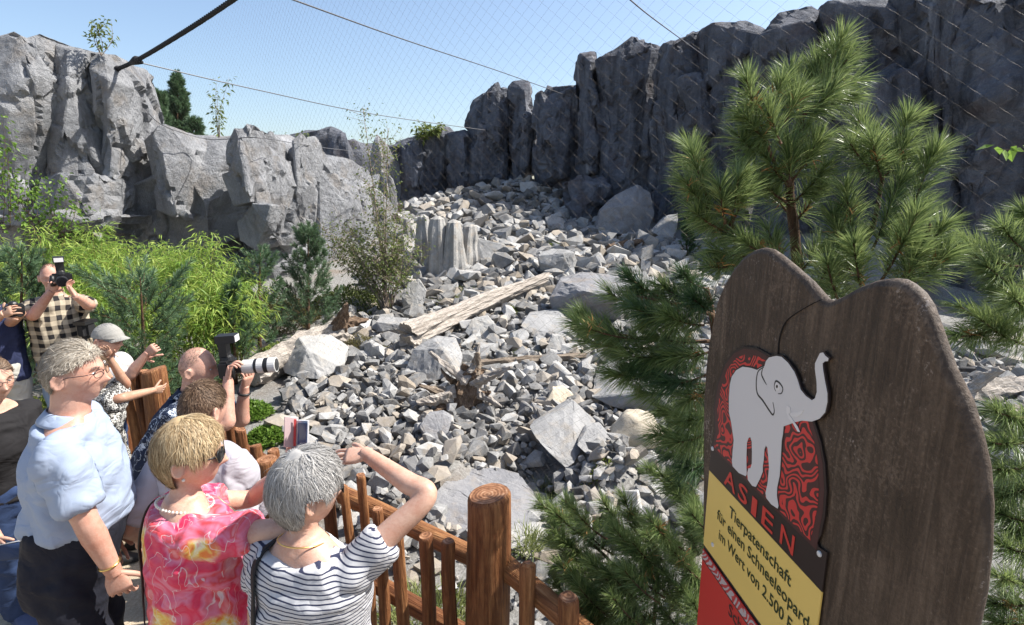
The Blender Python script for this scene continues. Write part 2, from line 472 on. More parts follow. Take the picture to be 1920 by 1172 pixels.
def cliff(name, label, prof, seed, mat, zbase=None, big=(1.1, 1.7, .35), small=(.34, .45, .09), batter=0.10, thick=1.4, step=0.075, feats=(), manual=(), rough=0.05, round_top=0.25, cat='cliff', group=None, vcracks=(), setback=0.5):
    r = np.random.default_rng(seed)
    top = np.array([P(*q) for q in prof])
    seg = np.linalg.norm(np.diff(top[:, :2], axis=0), axis=1)
    s = np.concatenate([[0], np.cumsum(seg)])
    nu = max(12, int(s[-1] / step))
    su = np.linspace(0, s[-1], nu)
    X = np.interp(su, s, top[:, 0]); Y = np.interp(su, s, top[:, 1]); ZT = np.interp(su, s, top[:, 2])
    ZT = ZT + 0.06 * fbm(np.stack([su * 2.2, su * 0 + seed, su * 0], -1), 4) * min(1, s[-1])
    # smoothed plan direction -> outward normal towards the viewer's side
    k = max(3, int(1.2 / step)); ker = np.ones(k) / k
    xs = np.convolve(np.pad(X, k, 'edge'), ker, 'same')[k:-k]; ys = np.convolve(np.pad(Y, k, 'edge'), ker, 'same')[k:-k]
    tx, ty = np.gradient(xs), np.gradient(ys)
    L = np.hypot(tx, ty) + 1e-9; tx, ty = tx / L, ty / L
    Nx, Ny = ty, -tx
    flip = np.sign((Nx * -X + Ny * -Y).mean()); Nx, Ny = Nx * flip, Ny * flip
    zb = np.full(nu, zbase) if zbase is not None else ground_z(X, Y) - 0.5
    zb = np.minimum(zb, ZT - 0.3)
    hmax = (ZT - zb).max(); nv = max(10, int(hmax / step))
    v = np.linspace(0, 1, nv)
    Z = zb[None] + v[:, None] * (ZT - zb)[None]
    U = np.broadcast_to(su[None], Z.shape)
    PX, PY, _ = proj(np.stack([np.broadcast_to(X, Z.shape), np.broadcast_to(Y, Z.shape), Z], -1))
    if manual:
        mp = []; mv = []
        for (mpx, mpy, o_) in manual:
            j = int(np.argmin(np.abs(PX[nv // 2] - mpx))); i = int(np.argmin(np.abs(PY[:, j] - mpy)))
            mp.append((su[j] + r.normal() * .01, Z[i, j] + r.normal() * .01)); mv.append(o_)
        for cu in (-1.0, s[-1] + 1.0):
            for cv in (zb.min() - 1, (zb.min() + ZT.max()) / 2, ZT.max() + 1):
                k = int(np.argmin([(a_ - cu) ** 2 + (b_ - cv) ** 2 for a_, b_ in mp])); mp.append((cu, cv)); mv.append(mv[k])
        jt = 0.03
        wu = U + jt * fbm(np.stack([U * 5, Z * 5, U * 0 + seed], -1), 3); wv = Z + jt * fbm(np.stack([U * 5, Z * 5, U * 0 + seed + 7], -1), 3)
        off = tin(wu, wv, mp, mv) + tin_random(r, U, Z, big[0] * .6, big[1] * .6, big[2] * .35, .03, seed)
    else:
        off = tin_random(r, U, Z, big[0], big[1], big[2], .04, seed)
    off = off + tin_random(r, U, Z, small[0], small[1], small[2], .02, seed + 40)
    off = off + 0.30 * rough * fbm(np.stack([U * 9, Z * 14, U * 0 + seed], -1), 4)
    led = Z * 1.1 + 0.25 * U + 1.2 * fbm(np.stack([U * .6, Z * .6, U * 0 + seed + 3], -1), 3)      # broken ledges and cracks
    off = off - 1.3 * rough * np.exp(-((led % 1.0) / 0.03)) * (fbm(np.stack([U * .8, Z * .8, U * 0 + seed + 13], -1), 2) > -0.1)
    for (fx, fy, rx, ry, dep) in feats:
        e = ((PX - fx) / rx) ** 2 + ((PY - fy) / ry) ** 2
        off = off + dep * np.clip(1.4 * (1 - e), 0, 1)
    for (c0, y0, c1, y1, wd, dep) in vcracks:
        tt = np.clip((PY - y0) / (y1 - y0), 0, 1); xc = c0 + (c1 - c0) * tt + 4 * np.sin(PY * 0.07)
        inside = (PY > min(y0, y1)) & (PY < max(y0, y1))
        off = off - dep * np.exp(-((PX - xc) / wd) ** 2) * inside
    off = off + batter * (ZT[None] - Z)
    near_top = np.clip((Z - (ZT[None] - 2.5 * round_top)) / (2.5 * round_top), 0, 1)
    off = off - round_top * near_top ** 2.5
    off = off - setback
    edge = np.minimum(su, s[-1] - su)[None] / 0.35                     # ends turn away
    off = off - 0.5 * np.clip(1 - edge, 0, 1) ** 2
    FXx = X[None] + Nx[None] * off; FYy = Y[None] + Ny[None] * off
    front = np.stack([FXx, FYy, Z], -1)
    rowsB = []
    for q, (dd, dz) in enumerate(((0.2, 0.07), (0.45, 0.05), (0.8, -0.1), (1.0, -0.5))):
        o2 = off[-1] - thick * dd
        nz = 0.10 * fbm(np.stack([su * 2.5, su * 0 + q, su * 0 + seed], -1), 3)
        rowsB.append(np.stack([X + Nx * o2, Y + Ny * o2, ZT + dz + nz], -1))
    o3 = off[-1] - thick * 1.1
    rowsB.append(np.stack([X + Nx * o3, Y + Ny * o3, zb], -1))
    V = np.concatenate([front, np.array(rowsB)], 0)
    m, n = V.shape[:2]
    ii, jj = np.meshgrid(np.arange(n - 1), np.arange(m - 1))
    Q = np.stack([jj * n + ii, jj * n + ii + 1, (jj + 1) * n + ii + 1, (jj + 1) * n + ii], -1).reshape(-1, 4)
    caps = [tuple(j * n for j in range(m)), tuple(j * n + n - 1 for j in range(m - 1, -1, -1))]
    if flip < 0 or True:
        pass
    o = obj(name, (V.reshape(-1, 3), [Q, caps]), mat, None, False)
    bm = bmesh.new(); bm.from_mesh(o.data); bmesh.ops.recalc_face_normals(bm, faces=bm.faces); bm.to_mesh(o.data); bm.free()
    tag(o, label, cat, group)
    return o

def slab(parent, pts, d, mat, seed, bulge=None, back=.8, lim=.10, amp=1.0):
    """an angular convex slab of rock: corners (px, py, depth offset), or a bare outline that is given facets"""
    r = np.random.default_rng(seed)
    if len(pts[0]) == 2:
        o2 = np.array(pts, float); c2 = o2.mean(0); o2[:, 0] = c2[0] + (o2[:, 0] - c2[0]) * 1.07; W = np.ptp(o2[:, 0]); q = [(x, y, .30 + r.uniform(-.15, .12)) for x, y in o2]
        nn = 7
        for k in range(nn):
            t = (k + .5) / nn; yy = o2[:, 1].min() + t * np.ptp(o2[:, 1])
            fx = r.uniform(-.34, .30); q.append((c2[0] + fx * W, yy, .42 - (bulge or .4) * r.uniform(.75, 1.1) - .05 * t))
            q.append((c2[0] + (fx + r.uniform(.1, .3)) * W * .9, yy, .42 - (bulge or .4) * r.uniform(.5, .9)))
        pts = q
    A = np.array([P(a, b, d + e) for a, b, e in pts]); c = A.mean(0)
    B = A.copy(); B[:, 1] += back; B[:, 2] -= .05
    bm = bmesh.new()
    for p in np.vstack([A, B]): bm.verts.new(p - c)
    bmesh.ops.convex_hull(bm, input=bm.verts)
    bmesh.ops.delete(bm, geom=[v for v in bm.verts if not v.link_faces], context='VERTS')
    bmesh.ops.dissolve_limit(bm, angle_limit=math.radians(6), verts=bm.verts, edges=bm.edges)
    bmesh.ops.bevel(bm, geom=list(bm.edges), offset=.018, segments=1, affect='EDGES', clamp_overlap=True)
    bmesh.ops.triangulate(bm, faces=bm.faces)
    for k in range(7):
        ed = [e for e in bm.edges if e.calc_length() > lim * 1.6]
        if not ed or len(bm.faces) > 24000: break
        bmesh.ops.subdivide_edges(bm, edges=ed, cuts=1); bmesh.ops.triangulate(bm, faces=bm.faces)
    bm.normal_update()
    co = np.array([v.co[:] for v in bm.verts]); no = np.array([v.normal[:] for v in bm.verts]); w = co + seed * 3.7
    dsp = .014 * fbm(w * 2.6, 3) + .016 * fbm(w * 9, 3)
    cr = np.abs(fbm(w * np.array([1.1, 1.1, .55]) + 5, 3)); dsp = dsp - .09 * np.exp(-(cr / .018) ** 2)
    led = (w[:, 2] * 1.15 + .22 * w[:, 0] + .6 * fbm(w * .5, 2)) % 1.0
    dsp = dsp - .06 * np.exp(-led / .035) * (fbm(w * .7 + 9, 2) > -.05)
    st = fbm(w * np.array([.9, .9, .45]) + 21, 2); dsp = dsp + (.03 if amp < 1.05 else .06) * (np.floor(st * 5) / 5)
    ext = np.ptp(co, axis=0); nseed = int(max(14, min(90, ext[0] * ext[2] * (2.2 if amp < 1.05 else 2.6))))          # chipped facets with small steps between them
    sd_ = co.min(0) + r.random((nseed, 3)) * ext; gr = r.normal(size=(nseed, 3)) * .20; of = r.normal(size=nseed) * (.016 if amp < 1.05 else .030); gr = gr * (.55 if amp < 1.05 else 1)
    cw_ = co + .06 * np.stack([fbm(w * 3 + q_, 2) for q_ in (0, 13, 29)], -1)
    near = np.argmin((((cw_[:, None] - sd_[None]) * np.array([1.0, 1.0, .6])) ** 2).sum(-1), 1)
    dsp = dsp + of[near] + np.clip(np.sum(gr[near] * (co - sd_[near]), 1), -.08, .08)
    co = co + no * (amp * dsp)[:, None]
    for v, x in zip(bm.verts, co): v.co = x
    bmesh.ops.recalc_face_normals(bm, faces=bm.faces)
    me = bpy.data.meshes.new('rock_slab'); bm.to_mesh(me); bm.free()
    me.polygons.foreach_set("use_smooth", np.zeros(len(me.polygons), bool)); me.materials.append(mat)
    o = link(bpy.data.objects.new('rock_slab', me), parent); o.location = c
    return o
CL, CB = M['cliff_left'], M['cliff_back']
GL, GR = 'pale rock masses on the left', 'dark slate rock wall at the back and right'
cA = cliff('rock_cliff', 'tall pale grey rock cliff at the left edge where the thick rope is anchored',
      [(-300, 130, 8.9), (-120, 110, 9.6), (0, 100, 10.1), (25, 84, 10.2), (48, 62, 10.3), (72, 57, 10.4), (98, 78, 10.5), (130, 97, 10.7), (165, 98, 10.8), (195, 96, 11.0), (218, 106, 11.2), (236, 132, 11.4), (248, 172, 11.5), (264, 222, 11.6), (276, 262, 11.8), (290, 330, 12.1), (294, 400, 12.2)],
      11, CL, 0.0, setback=1.7,
      feats=[(150, 440, 110, 28, -.9)], batter=.10, step=.045)
cB = cliff('rock_block', 'broad pale rock block over a dark hollow between tall cliff and pillar',
      [(266, 262, 11.9), (285, 242, 11.5), (312, 236, 11.4), (350, 246, 11.6), (390, 264, 11.9), (420, 282, 12.1), (436, 305, 12.2), (446, 350, 12.4), (470, 380, 12.8)],
      12, CL, 0.1, setback=1.7,
      feats=[(362, 432, 74, 38, -1.5)], batter=.03, step=.042)
cC = cliff('rock_pillar', 'bulging pale rock pillar with a dark overhanging underside beside the small pine',
      [(418, 330, 10.9), (420, 262, 10.8), (438, 237, 10.7), (470, 234, 10.7), (498, 256, 10.9), (512, 292, 11.1), (532, 330, 11.4), (552, 352, 11.8), (560, 420, 12.2)],
      13, CL, 0.1, setback=1.7,
      feats=[(480, 478, 48, 30, -.5)], batter=.05, step=.042)
cD = cliff('rock_spire', 'pointed pale rock spire sloping down to the right behind the pillar',
      [(536, 300, 12.3), (548, 268, 12.1), (562, 249, 12.1), (576, 262, 12.2), (590, 292, 12.5), (606, 318, 12.8), (640, 335, 13.4), (690, 345, 14.2), (715, 372, 14.8), (735, 420, 15.2)],
      14, CL, 0.1, setback=1.7, batter=.09, step=.045)
cliff('far_rock', 'distant dark bluish rock between the pale spire and the birch',
      [(500, 262, 21.5), (530, 247, 21.5), (560, 246, 21.5), (590, 240, 21.5), (606, 236, 21.5), (630, 243, 21.5), (655, 246, 21.6), (666, 268, 21.8), (690, 262, 22.2), (715, 268, 22.8), (740, 272, 23.4), (770, 280, 24)],
      15, CB, 0.5, step=.11, batter=.05)
cliff('far_rock', 'small light distant rock knob above the birch top',
      [(670, 300, 20.5), (676, 268, 20.3), (692, 254, 20.2), (710, 256, 20.2), (722, 272, 20.3), (730, 330, 20.5)],
      16, CL, 0.8, step=.1, batter=.08)
cliff('light_rock', 'bright rounded rock ledge in front of the dark back wall',
      [(640, 360, 16.8), (668, 335, 16.6), (705, 318, 16.5), (730, 322, 16.5), (741, 345, 16.6), (745, 400, 16.8)],
      17, CL, 0.5, step=.07, batter=.12)
cG = cliff('slate_cliff', 'stepped slate rock wall rising left of the notch above the scree',
      [(712, 300, 23.2), (722, 275, 23.0), (760, 259, 22.8), (800, 249, 22.6), (828, 234, 22.5), (836, 254, 22.4), (868, 247, 22.3), (880, 215, 22.2), (890, 190, 22.1), (908, 178, 22.0), (930, 170, 22.0), (934, 158, 22.0), (950, 160, 22.0), (956, 164, 22.0), (962, 158, 21.9), (988, 157, 21.9), (994, 185, 21.9), (996, 225, 22.0), (1008, 236, 22.1), (1012, 262, 22.3), (1010, 320, 22.6)],
      18, CB, 0.8, big=(1.9, 2.6, 0.39), small=(.55, .8, .17), step=.075, batter=.05, rough=.09, round_top=.15,
      vcracks=[(955, 158, 952, 345, 4, .7), (838, 240, 838, 400, 3, .4), (873, 260, 878, 380, 3, .4), (990, 300, 985, 340, 6, .4)], feats=[(940, 335, 18, 12, .5)])
cH = cliff('slate_cliff', 'high jagged slate wall right of the notch with a peaked top',
      [(1016, 330, 21.6), (1011, 260, 21.2), (1014, 176, 20.8), (1040, 164, 20.5), (1062, 163, 20.3), (1082, 152, 20.1), (1090, 108, 20.0), (1112, 100, 19.8), (1130, 106, 19.6), (1140, 98, 19.5), (1165, 84, 19.3), (1184, 67, 19.1), (1204, 80, 19.0), (1222, 108, 18.8), (1240, 122, 18.7), (1250, 140, 18.8), (1275, 160, 19), (1300, 180, 19.3)],
      19, CB, 0.6, big=(1.5, 2.6, 0.45), small=(.55, .8, .17), step=.07, batter=.05, rough=.09, round_top=.15,
      vcracks=[(1115, 110, 1128, 325, 4, .5), (1050, 180, 1058, 330, 4, .35), (1205, 200, 1215, 420, 5, .5)], feats=[(1085, 250, 26, 70, -.5), (1095, 350, 40, 24, .55), (1180, 190, 40, 60, .2)])
cI = cliff('slate_cliff', 'domed dark slate wall section behind the tall pine',
      [(1236, 170, 18.4), (1244, 118, 18.0), (1262, 88, 17.8), (1290, 62, 17.5), (1320, 46, 17.2), (1360, 43, 16.8), (1400, 38, 16.5), (1422, 46, 16.3), (1432, 66, 16.2), (1440, 100, 16.3), (1470, 120, 16.6), (1500, 140, 17)],
      20, CB, 0.5, big=(1.6, 2.4, 0.54), small=(.55, .8, .17), step=.065, batter=.05, rough=.09, round_top=.3,
      vcracks=[(1250, 140, 1245, 430, 6, .6), (1330, 60, 1345, 430, 4, .3)], feats=[(1310, 190, 60, 50, .45)])
cK = cliff('slate_cliff', 'darkest nearest slate wall filling the upper right corner',
      [(1426, 110, 15.6), (1436, 66, 15.3), (1455, 42, 15.1), (1482, 20, 14.8), (1512, 12, 14.5), (1560, 9, 14.1), (1600, 6, 13.8), (1640, -2, 13.5), (1700, -12, 13.1), (1780, -20, 12.5), (1860, -32, 12.0), (1960, -40, 11.4), (2100, -45, 10.7), (2300, -40, 10.0)],
      21, CB, 0.2, big=(1.7, 2.2, 0.60), small=(.55, .8, .17), step=.06, batter=.06, rough=.09, round_top=.3,
      vcracks=[(1700, 60, 1760, 250, 9, .5), (1790, 200, 1800, 420, 6, .4)], feats=[(1640, 120, 60, 90, .4), (1850, 150, 80, 90, .35), (1560, 300, 60, 80, -.3)])

for k, (c_, d_, pts) in enumerate([
 (cA, 10.5, [(-120,120,.2),(0,98,.2),(45,64,.1),(75,56,.3),(98,80,.6),(110,100,.8),(60,140,-.25),(92,150,.25),(62,230,-.2),(98,300,.4),(15,190,-.45),(-120,300,-.4),(0,330,-.4),(60,400,-.1),(98,400,.3),(-120,460,-.4),(40,470,-.2)]),
 (cA, 10.7, [(100,82,.5),(130,96,.3),(165,98,.5),(128,150,-.05),(92,200,.0),(84,330,-.1),(112,330,-.25),(178,330,.1),(204,300,.5),(198,180,.7),(204,430,.4),(90,430,-.15)]),
 (cA, 10.9, [(160,104,.3),(195,95,.3),(218,106,.6),(236,130,.9),(248,172,1.2),(204,150,-.1),(166,126,.05),(202,240,.1),(262,230,1.3),(277,300,1.5),(212,330,.05),(287,440,1.4),(216,440,.1)]),
 (cA, 10.2, [(86,336,.0),(112,324,-.15),(182,328,.2),(194,375,.5),(166,402,-.1),(96,404,-.2),(70,400,-.05),(100,370,-.2)]),
 (cA, 10.1, [(-60,405,-.2),(90,396,-.25),(232,400,.6),(238,428,.8),(150,414,-.1),(40,424,-.2),(-60,430,-.1)]),
 (cB, 11.3, [(266,262,.3),(285,243,.1),(312,236,.2),(350,246,.5),(304,290,-.15),(298,392,.1),(350,275,.2),(430,290,1.2),(443,340,1.4),(441,412,1.3),(400,405,.8),(330,402,-.1),(312,330,-.25),(400,345,.6)]),
 (cB, 11.6, [(272,395,.1),(298,392,.0),(312,420,.1),(308,470,.2),(270,470,.1)]),
 (cB, 12.0, [(415,400,.2),(445,395,.4),(455,470,.4),(425,470,.1)]),
 (cC, 10.6, [(420,272,.4),(438,238,.2),(472,234,.35),(500,258,.8),(512,290,1.0),(456,300,-.2),(470,382,-.35),(440,385,.1),(425,330,.2),(500,330,.4)]),
 (cC, 10.7, [(470,300,.0),(512,290,.6),(548,350,1.2),(560,420,1.6),(535,445,1.0),(498,400,.0),(480,380,-.2),(540,470,1.2)]),
 (cC, 10.4, [(440,415,.2),(470,380,-.15),(508,384,-.1),(540,440,.8),(530,462,.7),(480,470,.2),(446,452,.3),(500,415,-.1)]),
 (cC, 11.2, [(470,470,.3),(545,440,.9),(600,500,1.5),(545,610,.8),(480,570,.3),(570,620,1.3),(510,500,.1)]),
 (cD, 12.2, [(540,300,.3),(550,265,.1),(563,248,.2),(578,262,.5),(556,330,-.1),(586,300,.7),(612,345,1.3),(590,400,.7),(546,420,.2),(622,430,1.6),(556,520,.3),(622,545,1.5)]),
 (cD, 12.9, [(598,322,.3),(640,333,1.0),(690,345,1.9),(722,380,2.5),(640,380,.5),(600,420,.1),(680,450,1.3),(732,460,2.4),(600,545,.0),(700,545,1.6)]),
 (cG, 22.2, [(880,215),(890,188),(910,176),(934,158),(952,162),(955,240),(950,345),(880,350),(872,260)]),
 (cG, 21.9, [(957,165),(964,157),(988,157),(995,190),(996,250),(990,330),(957,350)]),
 (cG, 22.4, [(836,255),(870,247),(876,300),(874,375),(842,390)]),
 (cG, 22.7, [(720,278),(760,260),(800,249),(828,234),(836,256),(838,395),(760,410),(722,405)]),
 (cG, 22.0, [(996,225),(1008,236),(1013,262),(1008,320),(992,330)]),
 (cH, 20.4, [(1012,178),(1040,164),(1062,163),(1083,152),(1086,250),(1082,335),(1015,350),(1005,300)]),
 (cH, 19.8, [(1083,152),(1090,106),(1114,100),(1122,180),(1128,330),(1090,335)]),
 (cH, 19.1, [(1120,112),(1160,86),(1184,67),(1206,82),(1222,112),(1236,200),(1232,330),(1222,440),(1140,430),(1128,330)]),
 (cH, 18.6, [(1058,338),(1130,326),(1142,400),(1125,440),(1075,420)]),
 (cI, 17.6, [(1244,125),(1264,86),(1320,46),(1345,44),(1352,200),(1345,440),(1250,450),(1240,250)]),
 (cI, 16.5, [(1342,46),(1400,38),(1424,48),(1434,75),(1442,250),(1436,450),(1345,440)]),
 (cI, 16.9, [(1275,150),(1330,130),(1352,200),(1335,260),(1280,250)]),
 (cK, 14.7, [(1438,70),(1482,20),(1560,9),(1582,150),(1575,460),(1440,460)]),
 (cK, 13.7, [(1560,9),(1640,-3),(1704,-12),(1706,120),(1695,470),(1570,460)]),
 (cK, 12.9, [(1700,-12),(1790,-22),(1802,200),(1802,480),(1750,470),(1712,200)]),
 (cK, 12.0, [(1790,-22),(1960,-40),(1980,480),(1802,480)]),
 (cK, 11.0, [(1955,-40),(2300,-40),(2300,480),(1970,480)]),
 (cK, 12.6, [(1590,180),(1690,120),(1720,260),(1650,330)]), (cK, 11.9, [(1810,240),(1900,200),(1930,330),(1840,360)])]):
    slab(c_, pts, d_, CL if c_ in (cA, cB, cC, cD) else CB, 300 + k, .75 if c_ in (cG, cH, cI, cK) else None, .9, .075 if c_ in (cA, cB, cC, cD) else .12, 1.0 if c_ in (cA, cB, cC, cD) else 1.25)
# ================================================================ boulders and scree
def hull_mesh(pts):
    bm = bmesh.new()
    for p in pts: bm.verts.new(p)
    r = bmesh.ops.convex_hull(bm, input=bm.verts)
    bmesh.ops.delete(bm, geom=[v for v in bm.verts if not v.link_faces], context='VERTS')
    bmesh.ops.dissolve_limit(bm, angle_limit=math.radians(9), verts=bm.verts, edges=bm.edges)
    bmesh.ops.triangulate(bm, faces=bm.faces)
    bm.verts.index_update()
    V = np.array([v.co[:] for v in bm.verts]); F = np.array([[v.index for v in f.verts] for f in bm.faces])
    bm.free()
    return V, F
def rock_points(r, n, flat=0.7):
    p = r.normal(size=(n, 3)); p /= np.linalg.norm(p, axis=1, keepdims=True)
    p = np.sign(p) * np.abs(p) ** 0.75
    p *= r.uniform(0.75, 1.0, (n, 1))
    p *= np.array([r.uniform(.75, 1.0), r.uniform(.6, .95), flat * r.uniform(.7, 1.1)])
    return p
PROTO = [hull_mesh(rock_points(np.random.default_rng(100 + k), 13 + k % 6, 0.6)) for k in range(24)]
def rand_rot(r, tilt=0.6):
    a = r.uniform(0, 2 * math.pi); b = r.normal() * tilt; c = r.normal() * tilt
    return np.array((Matrix.Rotation(a, 3, 'Z') @ Matrix.Rotation(b, 3, 'X') @ Matrix.Rotation(c, 3, 'Y')))

def boulder(name, label, px, py, wpx, hpx, d, seed, mat, pts=16, squash=None, rot=0.0, round_=0.0, sink=0.12, deep=0.9, cat='boulder', group='large boulders in the scree', outline=None, tilt=0.0):
    """a boulder about wpx by hpx pixels wide at distance d, its middle behind pixel (px, py)"""
    r = np.random.default_rng(seed)
    if py > 440:
        yb = max(b for a, b, e in outline) if outline is not None else py + hpx * .5
        d = PL(px, yb, 0.02)[1] + 0.10
    c = P(px, py, d); sc = d / FPX
    w, h = wpx * sc, hpx * sc
    q = r.normal(size=(pts, 3)); q /= np.linalg.norm(q, axis=1, keepdims=True)
    q = np.sign(q) * np.abs(q) ** (0.7 if round_ == 0 else 0.95)
    q *= r.uniform(.82, 1.0, (pts, 1))
    if outline is not None:                      # given corners (px, py, depth offset)
        q = np.array([P(a, b, d + e) for a, b, e in outline]) - c
        back = q.copy(); back[:, 1] += deep * w * 0.5; back *= np.array([.85, 1, .8])
        q = np.vstack([q, back])
        V, F = hull_mesh(q)
    else:
        V, F = hull_mesh(q)
        V = V * np.array([w / 2, deep * w / 2, h / 2]) / np.maximum(np.abs(V).max(0), 1e-6) @ np.eye(3)
        V = V @ np.array(Matrix.Rotation(tilt, 3, 'Y')).T
    bm = bmesh.new()
    vs = [bm.verts.new(v) for v in V]
    for f in F: bm.faces.new([vs[i] for i in f])
    size = max(w, h)
    if round_:
        bmesh.ops.subdivide_edges(bm, edges=bm.edges, cuts=1, use_grid_fill=True, smooth=round_)
        bmesh.ops.subdivide_edges(bm, edges=bm.edges, cuts=2, use_grid_fill=True, smooth=round_)
    else:
        bmesh.ops.bevel(bm, geom=[e for e in bm.edges], offset=size * 0.012, segments=1, affect='EDGES', profile=0.6)
        bmesh.ops.triangulate(bm, faces=bm.faces)
        for k in range(3):
            lim = size / 14
            ed = [e for e in bm.edges if e.calc_length() > lim]
            if not ed: break
            bmesh.ops.subdivide_edges(bm, edges=ed, cuts=1)
            bmesh.ops.triangulate(bm, faces=bm.faces)
    bm.normal_update()
    co = np.array([v.co[:] for v in bm.verts]); no = np.array([v.normal[:] for v in bm.verts])
    k = 6 / size
    dsp = (0.016 if not round_ else 0.02) * size * fbm(co * k + seed, 4) + 0.010 * size * (np.abs(fbm(co * k * .6 + seed + 9, 3)) < .06) * -1.0
    co = co + no * dsp[:, None]
    for v, x in zip(bm.verts, co): v.co = x
    bmesh.ops.recalc_face_normals(bm, faces=bm.faces)
    me = bpy.data.meshes.new(name); bm.to_mesh(me); bm.free()
    me.polygons.foreach_set("use_smooth", np.full(len(me.polygons), bool(round_)))
    me.materials.append(mat)
    o = link(bpy.data.objects.new(name, me)); o.location = c
    ext = co.max(0) - co.min(0); mid = (co.max(0) + co.min(0)) / 2
    BOULDERS.append((c[0] + mid[0], c[1] + mid[1], ext[0] / 2, ext[1] / 2))
    tag(o, label, cat, group)
    return o
BOULDERS = []
BL, BD = M['boulder'], M['boulder_dark']
M['boulder_light'] = rock_mat('light_boulder_rock', (0.18, 0.176, 0.17), (0.31, 0.305, 0.295), (0.43, 0.42, 0.405), (0.45, 0.40, 0.33), 0, 2.5, 0.5, 0, 0, 0.03)
BW = M['boulder_light']
boulder('boulder', 'bright blocky boulder beside the left log and long camera lens', 590, 676, 118, 92, 7.0, 1, BW, outline=[(527, 680, .1), (560, 632, .3), (605, 634, .35), (648, 662, .25), (645, 690, -.05), (600, 712, -.25), (555, 708, -.25), (532, 700, -.1), (575, 655, -.1)])
boulder('boulder', 'broad low grey boulder behind the root stump', 815, 675, 108, 84, 6.9, 2, BL, outline=[(757, 700, 0), (775, 655, .2), (812, 635, .35), (855, 640, .35), (868, 668, .2), (860, 700, -.1), (815, 715, -.2), (775, 715, -.15), (830, 655, -.05)])
boulder('boulder', 'large tilted slab with a flat bright face pointing downwards', 1060, 815, 130, 125, 5.0, 3, BL, outline=[(992, 800, .15), (1040, 770, .35), (1075, 750, .45), (1118, 790, .35), (1100, 830, .05), (1078, 868, -.2), (1062, 880, -.25), (1030, 850, -.15), (1004, 822, 0)], deep=.5)
boulder('boulder', 'smooth rounded tan boulder under the pine branch', 1190, 808, 118, 84, 5.2, 4, M['tan_rock'], pts=26, round_=0.5, deep=.8)
boulder('boulder', 'wide grey boulder with a flat bright top behind the tan one', 1215, 732, 215, 95, 6.2, 5, BL, outline=[(1108, 745, 0), (1125, 715, .3), (1175, 685, .55), (1225, 690, .6), (1290, 715, .5), (1325, 750, .2), (1280, 778, -.1), (1210, 775, -.25), (1150, 765, -.2), (1215, 735, -.35)])
boulder('boulder', 'dark overhanging boulder with a flat top right of the long log', 1105, 560, 160, 95, 8.8, 6, BD, outline=[(1030, 560, 0), (1048, 525, .3), (1100, 512, .6), (1160, 518, .6), (1188, 540, .4), (1182, 575, .2), (1150, 560, -.3), (1100, 545, -.3), (1165, 605, .1), (1060, 590, .0), (1035, 580, 0)])
boulder('boulder', 'grey wedge boulder below the dark overhang', 1025, 612, 100, 56, 8.1, 7, BL, outline=[(975, 610, 0), (990, 590, .3), (1050, 585, .4), (1075, 605, .3), (1062, 632, -.1), (1010, 636, -.15), (985, 628, -.1)])
boulder('boulder', 'rounded boulder beyond the upper end of the long log', 1045, 490, 82, 46, 11.6, 8, BL, pts=18, deep=.8)
boulder('boulder', 'upright pale pointed boulder beside the birch stems', 776, 553, 46, 62, 10.0, 9, BW, outline=[(757, 585, 0), (752, 555, 0), (765, 530, .1), (785, 522, .15), (800, 545, .1), (795, 570, 0), (778, 585, -.1)])
boulder('boulder', 'large bluish boulder leaning on the slate wall in the shade', 1165, 395, 116, 100, 16.2, 10, BD, outline=[(1115, 430, 0), (1125, 395, .1), (1155, 365, .4), (1195, 345, .7), (1220, 360, .7), (1228, 400, .4), (1215, 440, .1), (1160, 440, -.1), (1185, 385, 0)])
boulder('boulder', 'triangular pale boulder at the foot of the wall near the pine', 1248, 424, 54, 46, 15.4, 11, BL, outline=[(1222, 435, 0), (1250, 404, .2), (1272, 400, .3), (1270, 430, .1), (1262, 446, -.1), (1235, 442, -.1)])
boulder('boulder', 'blocky boulder at the right end of the ribbed stones', 912, 472, 76, 50, 12.6, 12, BL, outline=[(875, 490, 0), (882, 462, .1), (895, 445, .2), (925, 455, .3), (949, 460, .3), (945, 490, .1), (910, 498, -.1)])
boulder('boulder', 'upright dark boulder standing in the middle of the near scree', 815, 806, 62, 62, 5.15, 13, BD, outline=[(786, 800, 0), (800, 777, .1), (830, 775, .15), (848, 785, .15), (840, 815, 0), (815, 836, -.1), (795, 825, -.05)])
boulder('boulder', 'long flat dark slab just behind the thick fence post', 905, 955, 220, 105, 3.75, 14, BD, outline=[(790, 985, 0), (812, 930, .3), (850, 905, .55), (930, 902, .65), (985, 915, .6), (1018, 955, .35), (1015, 990, .1), (960, 1012, -.1), (870, 1018, -.15), (800, 1010, -.1)], deep=.5)
boulder('boulder', 'pale brown low rock beside the flat slab and the near pine', 1005, 1020, 90, 60, 3.4, 15, BW, outline=[(960, 1030, 0), (975, 1005, .2), (1020, 998, .25), (1060, 1015, .2), (1050, 1045, 0), (1000, 1055, -.1)])
boulder('boulder', 'white angular boulder above the thin plank on the scree', 1045, 645, 48, 46, 7.5, 16, BW, outline=[(1022, 655, 0), (1035, 628, .1), (1055, 630, .15), (1066, 655, .1), (1050, 675, -.05), (1028, 672, -.05)])
boulder('boulder', 'pale yellowish boulder above the tilted slab', 1050, 748, 56, 46, 5.6, 17, M['tan_rock'], outline=[(1024, 755, 0), (1036, 730, .1), (1060, 728, .15), (1077, 742, .1), (1070, 762, 0), (1040, 775, -.1)])
boulder('boulder', 'grey boulder between the long log and its broken branch', 900, 618, 60, 46, 8.0, 18, BW, outline=[(872, 622, 0), (885, 598, .1), (915, 592, .2), (930, 610, .1), (920, 635, -.05), (888, 640, -.1)])
